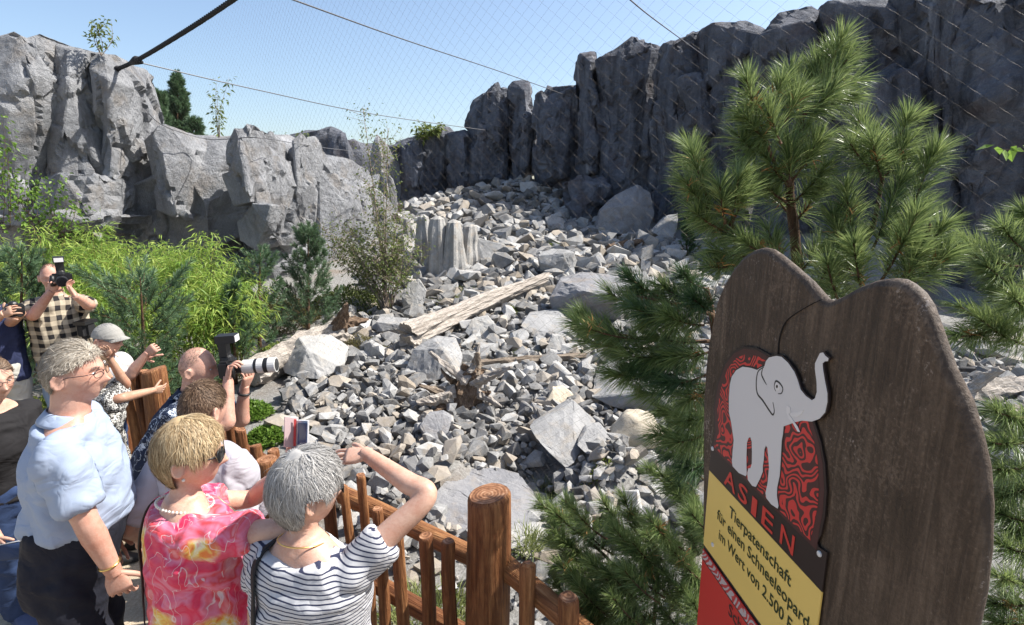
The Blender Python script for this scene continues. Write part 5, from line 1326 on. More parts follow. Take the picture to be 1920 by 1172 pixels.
# ---------------------------------------------------------------- pines and conifers on the left, farther off
def small_pine(label, px, py_base, py_top, wpx, d, mat, n_sh, nn, L, w, seed, name='pine_tree', lean=0, ground=True, cat='pine tree', cone=1.0, group=None):
    rr = np.random.default_rng(seed); sc = d / FPX; n_sh = int(n_sh * 1.9); wpx *= 1.12
    base = P(px, py_base, d)
    if ground: base[2] = min(base[2], gz(base[0], base[1]))
    top = P(px + lean, py_top, d); H = top[2] - base[2]; W = wpx * sc / 2
    tr = root_at(name, base); tag(tr, label, cat, group)
    limb(tr, [base, (base + top) / 2 + rr.normal(size=3) * .02, top - np.array([0, 0, .03])], .012 + .012 * H, .006, 'trunk')
    mb = MB(); wd = MB()
    for k in range(n_sh):
        f = (k + .5) / n_sh; f = f ** .9
        z = base[2] + H * (.06 + .9 * f)
        rad = W * (1 - f * cone * .88) * rr.uniform(.35, 1.0); a = rr.uniform(0, 2 * math.pi)
        c = base + (top - base) * (.06 + .9 * f)
        tip = np.array([c[0] + rad * math.cos(a), c[1] + rad * math.sin(a), z + rad * .35 + .03 * H]); st = np.array([c[0] + rad * .35 * math.cos(a), c[1] + rad * .35 * math.sin(a), z - .02 * H])
        (tv, tf), (nv, nf) = shoot(st, tip, rr, n=nn, L=L, w=w, start=.1, curve=.15, tw=.004)
        mb.add(nv, nf); wd.add(tv, tf)
    (tv, tf), (nv, nf) = shoot(top - np.array([0, 0, .22 * min(1, H)]), top + np.array([0, 0, L * .5]), rr, n=nn, L=L, w=w, start=.2)
    mb.add(nv, nf)
    o = mb.build('crown', mat, tr); o.matrix_local = tr.matrix_world.inverted()
    o = wd.build('twigs', M['bark'], tr, True); o.matrix_local = tr.matrix_world.inverted()
    return tr
small_pine('dark green young pine standing below the bulging rock pillar', 578, 625, 425, 150, 8.6, M['needle_blue'], 60, 190, .10, .0044, 31, cone=.85)
small_pine('bluish young pine behind the grey-capped man', 262, 760, 515, 300, 5.6, M['needle_blue'], 62, 200, .10, .0034, 32, cone=.45)
small_pine('bluish young pine at the left edge behind the checked photographer', 40, 760, 470, 170, 6.0, M['needle_blue'], 44, 200, .10, .0034, 33, cone=.6)
small_pine('thin young pine between bamboo and small dark pine', 488, 680, 470, 130, 7.4, M['needle_blue'], 34, 170, .09, .0036, 34, cone=.5)
small_pine('low bluish pine right of the bamboo near the left log', 440, 700, 530, 150, 6.6, M['needle_blue'], 46, 180, .08, .0032, 35)
small_pine('low dark pine bush at the foot of the slate wall behind the tall pine', 1290, 455, 400, 60, 13.5, M['needle_dark'], 30, 140, .09, .006, 36, 'pine_bush', cat='pine bush')
GF = 'conifers behind the pale rocks'
small_pine('round-topped conifer behind the left cliff shoulder', 293, 300, 175, 70, 15.5, M['needle_blue'], 80, 200, .14, .009, 41, 'conifer_tree', 0, False, 'conifer', .75, GF)
small_pine('pointed conifer behind the broad pale rock block', 333, 300, 140, 84, 16.5, M['needle_blue'], 90, 200, .15, .009, 42, 'conifer_tree', 0, False, 'conifer', 1.0, GF)
small_pine('low conifer top right of the pointed conifer', 365, 300, 225, 60, 16.0, M['needle_blue'], 40, 180, .14, .009, 43, 'conifer_tree', 0, False, 'conifer', .8, GF)

# ---------------------------------------------------------------- leafy plants
def leaves(org, dirs, L, W, rg, fold=.25):
    n = len(org); side = np.cross(dirs, rg.normal(size=(n, 3)) * .6 + np.array([0, 0, 1.0])); side /= np.linalg.norm(side, axis=1, keepdims=True) + 1e-9
    nrm = np.cross(side, dirs)
    L = np.broadcast_to(L, (n,))[:, None]; W = np.broadcast_to(W, (n,))[:, None]
    a = org; m = org + dirs * L * .42 - nrm * W * fold; tip = org + dirs * L - np.array([0, 0, 1]) * L * .18
    V = np.stack([a, m + side * W * .5 + nrm * W * fold, tip, m - side * W * .5 + nrm * W * fold, m], 1).reshape(-1, 3)
    b = np.arange(n)[:, None] * 5
    return V, [np.concatenate([b, b + 4, b + 1], 1), np.concatenate([b + 1, b + 4, b + 2], 1), np.concatenate([b + 4, b + 3, b + 2], 1), np.concatenate([b, b + 3, b + 4], 1)]
def unit(v): return v / (np.linalg.norm(v, axis=-1, keepdims=True) + 1e-9)
def stems_plant(name, label, cat, base, stems, leaf_n, L, W, lmat, smat, seed, r0=.006, group=None, droop=.5, sprd=1.0, start=.25, twiggy=0):
    """stems: list of point lists; leaves spread along them on little side twigs"""
    rr = np.random.default_rng(seed); g = root_at(name, base); tag(g, label, cat, group)
    sm = MB(); lm = MB()
    for st in stems:
        q = catmull(st, 8); sm.add(*tube(q, np.linspace(r0, r0 * .25, len(q)), 5))
        s = start + (1 - start) * rr.random(leaf_n) ** .8; k = s * (len(q) - 1)
        pos = np.stack([np.interp(k, np.arange(len(q)), q[:, a]) for a in range(3)], -1)
        out = unit(rr.normal(size=(leaf_n, 3)) * np.array([1, 1, .35]))
        reach = sprd * rr.random(leaf_n)[:, None] * .16
        p_ = pos + out * reach + np.array([0, 0, 1]) * reach * .5
        d_ = unit(out + rr.normal(size=(leaf_n, 3)) * .5 - np.array([0, 0, droop]))
        lm.add(*leaves(p_, d_, L * rr.uniform(.6, 1.2, leaf_n), W * rr.uniform(.7, 1.2, leaf_n), rr))
        for k2 in range(twiggy):
            j = rr.integers(leaf_n); sm.add(*tube([pos[j], pos[j] + (p_[j] - pos[j]) * 1.3], [r0 * .3, r0 * .12], 3, False))
    o = sm.build('stems', smat, g, True); o.matrix_local = g.matrix_world.inverted()
    o = lm.build('leaves', lmat, g); o.matrix_local = g.matrix_world.inverted()
    return g
rr = np.random.default_rng(77)
for k, (px, pyt, wd_, d, ns_, lab) in enumerate([(120, 425, 120, 7.4, 30, 'bright bamboo clump behind the checked photographer'), (205, 418, 120, 7.9, 30, 'bright bamboo clump with arching tips left of the dark hollow'), (300, 455, 110, 7.6, 28, 'low bright bamboo clump below the dark hollow'),
                                          (378, 410, 120, 7.2, 36, 'tallest yellow-green bamboo clump in front of the hollow'), (432, 490, 110, 6.9, 30, 'yellowish bamboo clump at the right end of the row'), (345, 520, 140, 6.4, 28, 'low bamboo clump in front of the tallest clump'), (30, 440, 130, 7.8, 30, 'bright bamboo clump at the left edge below the vines'), (160, 500, 150, 6.8, 30, 'leafy bamboo clump just right of the checked photographer'), (255, 440, 120, 8.6, 30, 'bamboo clump in the back row below the pale block')]):
    sc = d / FPX; st = []; b0 = P(px, 640, d); b0[2] = gz(b0[0], b0[1]); topz = P(px, pyt - 14, d)[2]
    for j in range(ns_):
        a = rr.uniform(0, 6.28); ra = rr.random() ** .6; x0 = b0 + np.array([math.cos(a), math.sin(a), 0]) * ra * wd_ * sc * .30
        h = (topz - b0[2]) * rr.uniform(.6, 1.0) * (1 - .25 * ra); ln = np.array([math.cos(a), math.sin(a), 0]) * ra * wd_ * sc * .28 + rr.normal(size=3) * np.array([.06, .06, 0])
        st.append([x0, x0 + ln * .35 + np.array([0, 0, h * .5]), x0 + ln + np.array([0, 0, h * .85]), x0 + ln * 1.8 + np.array([0, 0, h * .98])])
    stems_plant('bamboo_clump', lab, 'bamboo', b0, st, 110, .125, .017, M['bamboo_leaf'], M['bamboo_stem'], 80 + k, .006, 'bamboo clumps on the left', .35, 1.1, .15)
# birch shrub
d = 9.9; b0 = P(725, 598, d); b0[2] = gz(b0[0], b0[1]); st = []
for j in range(22):
    xt = rr.uniform(600, 800); yt = 330 + abs(xt - 690) * .9 + rr.uniform(0, 140)
    if j < 3: xt, yt = (680, 200) if j == 0 else (712 + 8 * j, 300 - 30 * j)
    dd = d + rr.normal() * .35; p1 = P(xt, yt, dd); x0 = b0 + rr.normal(size=3) * np.array([.05, .05, 0])
    st.append([x0, x0 + (p1 - x0) * np.array([.25, .25, .4]), x0 + (p1 - x0) * np.array([.62, .62, .72]), p1])
stems_plant('birch_shrub', 'slender multi-stemmed birch shrub with small leaves in front of the pale ledge', 'birch', b0, st, 230, .05, .034, M['birch_leaf'], M['birch_bark'], 91, .014, None, .4, 2.2, .3, 40)
# saplings against the sky
for px, pb, pt, w_, d, n_, lab, cat in [(190, 105, 22, 60, 11.0, 70, 'spindly sapling with pale leaves on top of the left cliff', 'sapling'), (412, 275, 145, 40, 13.0, 90, 'thin leafy sapling above the dip beside the rock pillar', 'sapling'), (545, 290, 250, 60, 14.5, 120, 'small leafy bush growing in the gap behind the pale spire', 'bush'), (785, 262, 236, 90, 22.2, 120, 'small green bush on top of the stepped slate wall', 'bush')]:
    b0 = P(px, pb, d); sc = d / FPX; st = []
    for j in range(4):
        p1 = P(px + rr.uniform(-.5, .5) * w_, pt + rr.uniform(0, .35) * (pb - pt), d + rr.normal() * .1); st.append([b0, (b0 + p1) / 2 + rr.normal(size=3) * .04, p1])
    stems_plant('sapling', lab, cat, b0, st, n_ // 2, .10 if d < 20 else .2, .045 if d < 20 else .1, M['birch_leaf'], M['birch_bark'], 95 + int(px), .008, None, .3, .9 if d < 20 else 2.0, .2)
# vines hanging on the left cliff
for k, (px, y0, y1, d) in enumerate([(10, 190, 430, 8.6), (50, 280, 440, 8.7), (85, 330, 450, 8.8), (-30, 200, 460, 8.4), (120, 380, 450, 8.9)]):
    b0 = P(px, y1, d); st = []
    for j in range(5):
        p1 = P(px + rr.uniform(-30, 45), y0 + rr.uniform(0, 90), d + rr.normal() * .1); st.append([b0 + rr.normal(size=3) * .1, (b0 + p1) / 2 + rr.normal(size=3) * .08, p1])
    stems_plant('climbing_vine', ['leafy vine strand at the extreme left of the cliff', 'vine strand hanging right of the outer left strand', 'short leafy vine low on the cliff near the tall facet', 'vine cut off by the left picture edge', 'lowest vine tuft above the bamboo'][k], 'vine', b0, st, 34, .07, .05, M['vine_leaf'], M['bark'], 130 + k, .005, 'vines on the left cliff', .6, 1.4, .1)
# near twig with leaves at the right edge
b0 = P(1960, 285, 1.9)
stems_plant('leafy_twig', 'single bright green leafy twig entering at the right edge', 'twig', b0, [[b0, P(1925, 283, 1.9), P(1868, 280, 1.9)]], 9, .05, .028, M['vine_leaf'], M['bark'], 150, .002, None, .1, .2, .4)

def cushion(name, label, cat, px, py, wpx, hpx, mat, seed, n=900, L=.04, W=.016, blades=False, kind=None):
    c = PL(px, py + hpx * .4, .0); sc = c[1] / FPX; rr = np.random.default_rng(seed)
    a = rr.uniform(0, 6.28, n); q = np.sqrt(rr.random(n)); rx, ry, hh = wpx * sc / 2, wpx * sc / 2 * .8, hpx * sc * .7
    x = c[0] + q * rx * np.cos(a); y = c[1] + q * ry * np.sin(a)
    h = hh * (1 - q ** 2) * (.6 + .5 * fbm(np.stack([x * 5, y * 5, x * 0 + seed], -1), 2) ) * rr.random(n) ** .5
    o_ = np.stack([x, y, ground_z(x, y) + .02 + (0 if blades else 1) * np.maximum(h, 0)], -1)
    up = unit(rr.normal(size=(n, 3)) * .7 + np.array([0, 0, 1.2]) + np.stack([np.cos(a) * q, np.sin(a) * q, 0 * a], -1))
    mb = MB()
    if blades: mb.add(*needles(o_, up, L * rr.uniform(.5, 1.2, n), W, rr, .3))
    else: mb.add(*leaves(o_, up, L * rr.uniform(.6, 1.2, n), W, rr))
    e = root_at(name, c); tag(e, label, cat)
    o = mb.build('foliage', mat, e); o.matrix_local = e.matrix_world.inverted()
    return e
cushion('low_shrub', 'brownish green low shrub beside the bright blocky boulder', 'shrub', 675, 636, 100, 62, M['heath_leaf'], 161, 2600, .045, .010)
cushion('ground_cover', 'bright green ground cover right of the bald photographer', 'plant', 468, 755, 86, 70, M['vine_leaf'], 162, 1500, .055, .03)
cushion('ground_cover', 'green ground cover below the brighter patch near the fence', 'plant', 500, 805, 80, 60, M['vine_leaf'], 163, 1300, .055, .03)
cushion('ground_cover', 'small green tuft left of the raised phone', 'plant', 585, 812, 50, 30, M['vine_leaf'], 164, 400, .05, .026)
cushion('green_tuft', 'green mossy tuft on the scree above the rounded boulder', 'tuft', 1043, 461, 54, 20, M['cover_leaf'], 165, 900, .10, .03)
cushion('green_tuft', 'green tuft beside the ribbed stones boulder', 'tuft', 943, 490, 34, 22, M['cover_leaf'], 166, 500, .09, .025)
cushion('green_tuft', 'green tuft under the middle of the long log', 'tuft', 953, 580, 42, 26, M['cover_leaf'], 167, 600, .07, .02)
cushion('green_tuft', 'yellowish green tuft right of the thin pole', 'tuft', 990, 656, 48, 28, M['grass'], 168, 700, .09, .006, True)
cushion('green_tuft', 'grassy green patch below the ribbed stones', 'tuft', 838, 545, 110, 40, M['grass'], 169, 2200, .10, .007, True)
cushion('green_tuft', 'grass patch left of the rounded upper boulder', 'tuft', 890, 535, 60, 22, M['grass'], 170, 900, .09, .007, True)
cushion('green_tuft', 'thin grass tuft behind the flat dark slab', 'tuft', 1010, 930, 90, 70, M['grass'], 171, 500, .16, .004, True)
cushion('green_tuft', 'grass tuft growing against the thick fence post', 'tuft', 985, 1010, 70, 60, M['grass'], 172, 260, .22, .005, True)
cushion('green_tuft', 'small weed right of the tan boulder', 'tuft', 1202, 860, 34, 34, M['cover_leaf'], 173, 120, .05, .02)
cushion('green_tuft', 'sparse weeds in the soil patch below the tan boulder', 'tuft', 1120, 880, 60, 30, M['cover_leaf'], 174, 200, .04, .015)
cushion('green_tuft', 'tall grass stalks in front of the soil patch', 'tuft', 1200, 1000, 60, 70, M['grass'], 175, 160, .2, .004, True)
cushion('green_tuft', 'pale leafy weeds left of the low pine bush', 'tuft', 1080, 960, 110, 50, M['cover_leaf'], 176, 600, .05, .014)
cushion('green_tuft', 'grass at the foot of the near pickets', 'tuft', 800, 1140, 200, 60, M['grass'], 177, 700, .16, .005, True)
cushion('ground_cover', 'leafy undergrowth behind the far fence post', 'plant', 330, 700, 200, 70, M['cover_leaf'], 178, 2600, .06, .025)
cushion('ground_cover', 'leafy undergrowth at the far left behind the visitors', 'plant', 100, 760, 300, 120, M['cover_leaf'], 179, 4200, .06, .025)

cushion('ground_cover', 'leafy undergrowth under the small dark pine', 'plant', 560, 640, 160, 70, M['cover_leaf'], 180, 2600, .06, .025)
cushion('ground_cover', 'shrubby undergrowth below the bulging rock pillar', 'plant', 500, 560, 200, 110, M['heath_leaf'], 181, 3600, .09, .03)
cushion('ground_cover', 'shrubby undergrowth around the birch stems', 'plant', 660, 545, 150, 80, M['birch_leaf'], 182, 3000, .07, .03)
# ================================================================ people
def nrm(v): v = np.asarray(v, float); return v / (np.linalg.norm(v) + 1e-9)
def remesh(parts, voxel, smooth=4, name='body'):
    mb = MB()
    for V, F in parts: mb.add(V, F)
    me = mb.data(name); ob = bpy.data.objects.new(name, me); COL.objects.link(ob)
    bm = bmesh.new(); bm.from_mesh(me); bmesh.ops.recalc_face_normals(bm, faces=bm.faces); bm.to_mesh(me); bm.free()
    m = ob.modifiers.new('r', 'REMESH'); m.mode = 'VOXEL'; m.voxel_size = voxel; m.use_smooth_shade = True
    if smooth:
        s = ob.modifiers.new('s', 'SMOOTH'); s.iterations = smooth; s.factor = .5
    dg = bpy.context.evaluated_depsgraph_get(); out = bpy.data.meshes.new_from_object(ob.evaluated_get(dg))
    bpy.data.objects.remove(ob); bpy.data.meshes.remove(me)
    out.name = name
    return out
def mesh_np(me):
    v = np.zeros(len(me.vertices) * 3); me.vertices.foreach_get("co", v); n = np.zeros(len(me.vertices) * 3); me.vertices.foreach_get("normal", n)
    return v.reshape(-1, 3), n.reshape(-1, 3)
def set_np(me, v): me.vertices.foreach_set("co", np.asarray(v, np.float32).ravel()); me.update()
def ell_loft(secs, R, F, n=28, p=2.3):
    """secs: (centre xyz, half width along R, half depth along F)"""
    a = np.linspace(0, 2 * np.pi, n, endpoint=False); c, s = np.cos(a), np.sin(a)
    cc = np.sign(c) * np.abs(c) ** (2 / p); ss = np.sign(s) * np.abs(s) ** (2 / p)
    V = np.array([np.asarray(o)[None] + hw * cc[:, None] * R + hd * ss[:, None] * F for o, hw, hd in secs]); m = len(secs)
    i = np.arange(m - 1)[:, None]; j = np.arange(n)[None]
    q = np.stack([i * n + j, i * n + (j + 1) % n, (i + 1) * n + (j + 1) % n, (i + 1) * n + j], -1).reshape(-1, 4)
    return V.reshape(-1, 3), [q, [tuple(range(n - 1, -1, -1)), tuple((m - 1) * n + k for k in range(n))]]
def limb_tube(pts, rad, n=16, per=7):
    q = catmull(pts, per); k = np.linspace(0, len(pts) - 1, len(q)); return tube(q, np.interp(k, np.arange(len(pts)), rad), n)
_uu, _vv = np.meshgrid(np.linspace(0, 2 * np.pi, 72, endpoint=False), np.linspace(-np.pi / 2, np.pi / 2, 60))
SPH = np.stack([np.cos(_vv) * np.sin(_uu), np.cos(_vv) * np.cos(_uu), np.sin(_vv)], -1)      # x right, y forward, z up
def head_pts(D, fem=0.0, jowl=0.0):
    """unit directions -> head surface (metres, eye level = 0); x right, y forward, z up"""
    D = np.asarray(D, float); x, y, z = D[..., 0] * .0765, D[..., 1] * .098, D[..., 2] * .118
    lo = np.clip(-z / .118, 0, 1); fr = np.clip(y / .098, 0, 1)
    x = x * (1 - (.30 + .06 * fem - .22 * jowl) * lo ** 1.6); y = np.where(y < 0, y * (1 - .30 * lo ** 1.2), y * (1 - .06 * lo))
    y = np.where(y > .06, .06 + (y - .06) * .82, y)
    f = fr > .25
    g = lambda v, c, w: np.exp(-((v - c) / w) ** 2)
    prof = np.interp(z, [-.052, -.043, -.034, -.012, .012, .03], [0, .75, 1.0, .62, .18, 0])
    y = y + f * .027 * (1 - .12 * fem) * g(x, 0, .0115) * prof + f * .009 * g(x, 0, .020) * g(z, -.038, .010)
    y = y + f * (.007 - .004 * fem) * g(z, .022, .010) * g(x, 0, .045) - f * .010 * (g(x, .031, .015) + g(x, -.031, .015)) * g(z, .002, .011)
    y = y + f * .005 * g(x, 0, .022) * (g(z, -.064, .0055) + g(z, -.076, .006)) - f * .004 * g(x, 0, .026) * g(z, -.070, .0025) + f * .010 * g(x, 0, .024) * g(z, -.103, .014)
    y = y + f * .006 * (g(x, .045, .018) + g(x, -.045, .018)) * g(z, -.022, .02)
    return np.stack([x, y, z], -1)
def grid_faces(m, n, wrap=True):
    i = np.arange(m - 1)[:, None]; j = np.arange(n if wrap else n - 1)[None]
    return np.stack([i * n + j, i * n + (j + 1) % n, (i + 1) * n + (j + 1) % n, (i + 1) * n + j], -1).reshape(-1, 4)
def ear(side):
    a = np.linspace(0, 2 * np.pi, 18, endpoint=False); rings = []
    for (sc, dx) in ((.30, -.004), (.9, .002), (1.0, .010), (.86, .015), (.62, .011), (.30, .009)):
        rings.append(np.stack([np.full(18, side * (.072 + dx * 1.3 + .004)) + side * .006 * np.cos(a) * -1 * 0, -.012 + (-.018 + .018 * np.cos(a) * -1) * 0 + sc * .020 * np.cos(a) - .006 - .004 * sc, -.012 + sc * .034 * np.sin(a) * np.where(np.sin(a) < 0, .9, 1.0)], -1))
    V = np.array(rings)
    V[..., 0] += side * (-(V[..., 1] + .02) * .35)
    return V.reshape(-1, 3), [grid_faces(6, 18), [tuple(range(17, -1, -1)), tuple(90 + k for k in range(18))]]
def hand_parts(w, d, pn, side, curl=(.3, .3, .3, .3), thumb=.5, s=1.0, spread=.11):
    """w wrist, d pointing direction, pn palm normal; five fingers. side +1: thumb on +across"""
    d = nrm(d); pn = nrm(np.asarray(pn) - d * np.dot(pn, d)); ac = np.cross(d, pn) * side; out = []
    secs = [(w - d * .02 * s, .026 * s, .020 * s), (w + d * .01 * s, .028 * s, .018 * s), (w + d * .045 * s, .040 * s, .0165 * s), (w + d * .078 * s, .042 * s, .014 * s), (w + d * .094 * s, .040 * s, .011 * s)]
    out.append(ell_loft(secs, ac, pn, 16, 2.6))
    for k, (o, L, r_) in enumerate(((.031, .072, .0080), (.0105, .080, .0084), (-.0105, .075, .0080), (-.030, .060, .0071))):
        p = w + d * (.088 * s) + ac * o * s; dd = nrm(d + ac * spread * (1.5 - k) * 1.0); pts = [p - dd * .015 * s, p]; ang = 0
        for q, fr in enumerate((.42, .33, .25)):
            ang += curl[k] * (1.0, 1.15, .8)[q]
            dv = dd * math.cos(ang) + pn * math.sin(ang); p = p + dv * L * fr * s; pts.append(p)
        V, F = tube(catmull(pts, 4), np.interp(np.linspace(0, 1, 17), [0, .5, .95, 1], [r_, r_ * .95, r_ * .75, r_ * .3]) * s, 9); out.append((V, F))
    p = w + d * .022 * s + ac * .026 * s; td = nrm(ac * (1.0 - thumb * .4) + d * .8 + pn * thumb); pts = [p - td * .012 * s, p]
    for q, fr in enumerate((.040, .030, .024)):
        p = p + nrm(td + d * .25 * q + pn * .12 * q) * fr * s; pts.append(p)
    out.append(tube(catmull(pts, 4), np.interp(np.linspace(0, 1, 17), [0, .5, .95, 1], [.0125, .0105, .0085, .003]) * s, 9))
    return out
def skin_mat(name, c, red=.12):
    t = NT(name); p = t.pos(); n1 = t.noise(p, 11, 5, .7); n2 = t.noise(p, 110, 4, .7)
    a = t.ramp(t.math('ADD', t.math('MULTIPLY', n1, .7), t.math('MULTIPLY', n2, .3)), [(.32, tuple(q * k for q, k in zip(c, (.86, .64, .56)))), (.55, c), (.8, tuple(min(1, q * 1.10) for q in c))])
    t.fin(a, .5, t.bump(n2, .35, .003), .4)
    t.b.inputs['Subsurface Weight'].default_value = .06; t.b.inputs['Subsurface Radius'].default_value = (.012, .005, .003); t.b.inputs['Subsurface Scale'].default_value = .6
    return t.m
M['skin'] = skin_mat('skin_fair', (.52, .325, .245)); M['skin_red'] = skin_mat('skin_reddish', (.49, .285, .215)); M['skin_tan'] = skin_mat('skin_tanned', (.42, .25, .17))
def hair_mat(name, c0, c1, c2):
    t = NT(name); c = t.ramp(t.math('ADD', t.math('MULTIPLY', t.island(), .75), t.math('MULTIPLY', t.noise(t.pos(), 40, 2), .3)), [(.15, c0), (.5, c1), (.9, c2)])
    return t.fin(c, .6, None, .25)
M['hair_grey'] = hair_mat('grey_hair', (.17, .165, .158), (.31, .30, .288), (.48, .47, .455)); M['hair_blond'] = hair_mat('blond_hair', (.22, .145, .072), (.37, .265, .145), (.53, .42, .265))
M['hair_brown'] = hair_mat('brown_hair', (.035, .020, .012), (.10, .060, .035), (.22, .15, .10)); M['hair_mix'] = hair_mat('greying_blond_hair', (.15, .122, .092), (.29, .25, .20), (.47, .43, .365)); M['hair_stub'] = hair_mat('stubble_hair', (.10, .06, .04), (.2, .14, .10), (.3, .23, .18))
HL_AZ = [0, 35, 65, 85, 100, 125, 180]
def hair(hm, c, mat, parent, style, rg):
    """hm 3x3 (columns right, forward, up); strands over a cap"""
    hl = np.array(style['line'], float); lift = style['lift']; Ls = style['len']; cw = nrm(style.get('crown', (0.1, -.5, .85))); fem = style.get('fem', 0)
    def hline(D):
        az = np.degrees(np.abs(np.arctan2(D[..., 0], D[..., 1]))); return np.sin(np.radians(np.interp(az, HL_AZ, hl)))
    mask = lambda D: D[..., 2] - hline(D)
    mk = mask(SPH); inside = mk > -.03
    surf = head_pts(SPH, fem); out = unit(surf - np.array([0, -.01, .01]))
    thick = lift * np.clip((mk + .02) / .35, .12, 1) * (.8 + .4 * fbm(SPH * 3 + 3, 2)) * .72
    Vc = surf + out * thick[..., None]
    q = grid_faces(60, 72); ez = (np.abs(surf[..., 0]) > .045) & (surf[..., 1] > -.045) & (surf[..., 1] < .02) & (surf[..., 2] < .022)
    inside = inside & ~ez; keep = inside.reshape(-1)[q].all(1)
    mb = MB()
    if style.get('cap', True): mb.add(Vc.reshape(-1, 3), [q[keep]])
    n = style.get('n', 3800); D = unit(rg.normal(size=(n * 4, 3))); D = D[mask(D) > rg.normal(size=len(D)) * .05][:n]; n = len(D)
    L = Ls * rg.uniform(.65, 1.15, n) * (np.interp(mask(D), [0, .25, .6], style.get('grad', (.7, 1, 1))))
    K = 6; side = np.array(style.get('comb', (0, 0, 0)), float)
    pts = []; d = D.copy(); jit = rg.normal(size=(n, 3)) * np.where(rg.random(n) < .06, .5, .12)[:, None]; wav = np.stack([fbm(D * 7 + q_, 2) for q_ in (0, 11, 23)], -1) * style.get('wave', .5)
    for k in range(K):
        t_ = k / (K - 1); s = head_pts(d, fem); o_ = unit(s - np.array([0, -.01, .01]))
        lf = lift * (.25 + .75 * np.sin(min(1, t_ * 1.25) * math.pi / 2)) * (1 - style.get('tuck', .35) * t_ ** 2)
        lf = lf * (1 + .22 * fbm(D * 9 + 40, 2))
        pts.append(s + o_ * np.asarray(lf)[:, None] + jit * .015 * t_)
        tg = -(cw - d * np.sum(d * cw, 1, keepdims=True)); tg = unit(unit(tg) + side + wav + jit + np.array([0, 0, -style.get('fall', .3)]) * t_)
        tg = tg - d * np.sum(tg * d, 1, keepdims=True)
        d = unit(d + unit(tg) * (L / K / .10)[:, None])
    Pn = np.stack(pts, 1)                                        # n,K,3
    stop = np.zeros(n, bool); ej = rg.normal(size=n) * .008
    for k in range(1, K):                                        # strands end above the ears
        x_, y_, z_ = Pn[:, k, 0], Pn[:, k, 1], Pn[:, k, 2]
        stop = stop | ((np.abs(x_) > .045) & (y_ > -.042) & (y_ < .016) & (z_ < style.get('earz', .016) + ej))
        Pn[:, k] = np.where(stop[:, None], Pn[:, k - 1] * .98 + Pn[:, k] * .02, Pn[:, k])
    tang = np.gradient(Pn, axis=1); sd = np.cross(tang, Pn - np.array([0, -.01, .01])); sd = unit(sd)
    w = style.get('w', .0020) * np.interp(np.linspace(0, 1, K), [0, .6, 1], [1, .9, .15])[None, :, None]
    V = np.stack([Pn + sd * w, Pn - sd * w], 2).reshape(-1, 3)
    b = (np.arange(n) * K * 2)[:, None] + (np.arange(K - 1) * 2)[None]
    b = b.reshape(-1, 1); mb.add(V, [np.concatenate([b, b + 1, b + 3, b + 2], 1)])
    o = mb.build('hair', mat, parent, True)
    o.matrix_local = parent.matrix_world.inverted() @ Matrix.Translation(c) @ Matrix(hm).to_4x4()
    return o
def cloth(name, c, parts, voxel, parent, mat, seed, fold=.006, smooth=2, dirs=(2.2, 2.2, 5.5), big=.004):
    me = remesh(parts, voxel, smooth, name); v, n = mesh_np(me)
    f = (1 - np.abs(fbm(v * np.array([4.0, 4.0, 7.0]) + seed * 3.3 + 1.6 * fbm(v * 3 + seed, 2)[:, None], 3)) * 2.6) * fold * 1.7 + fold * .45 * fbm(v * np.array([13, 13, 20]) + seed, 2)
    f = f + big * fbm(v * 2.0 + seed, 2)
    f = f + fold * 1.5 * (1 - 2.4 * np.abs(fbm(v * np.array([9, 9, 2.4]) + seed * 1.9 + .9 * fbm(v * 2.5 + seed, 2)[:, None], 2)))
    set_np(me, v + n * f[:, None]); me.materials.append(mat)
    me.polygons.foreach_set("use_smooth", np.ones(len(me.polygons), bool))
    o = link(bpy.data.objects.new(name, me), parent); o.matrix_local = parent.matrix_world.inverted(); return o
class Person: pass
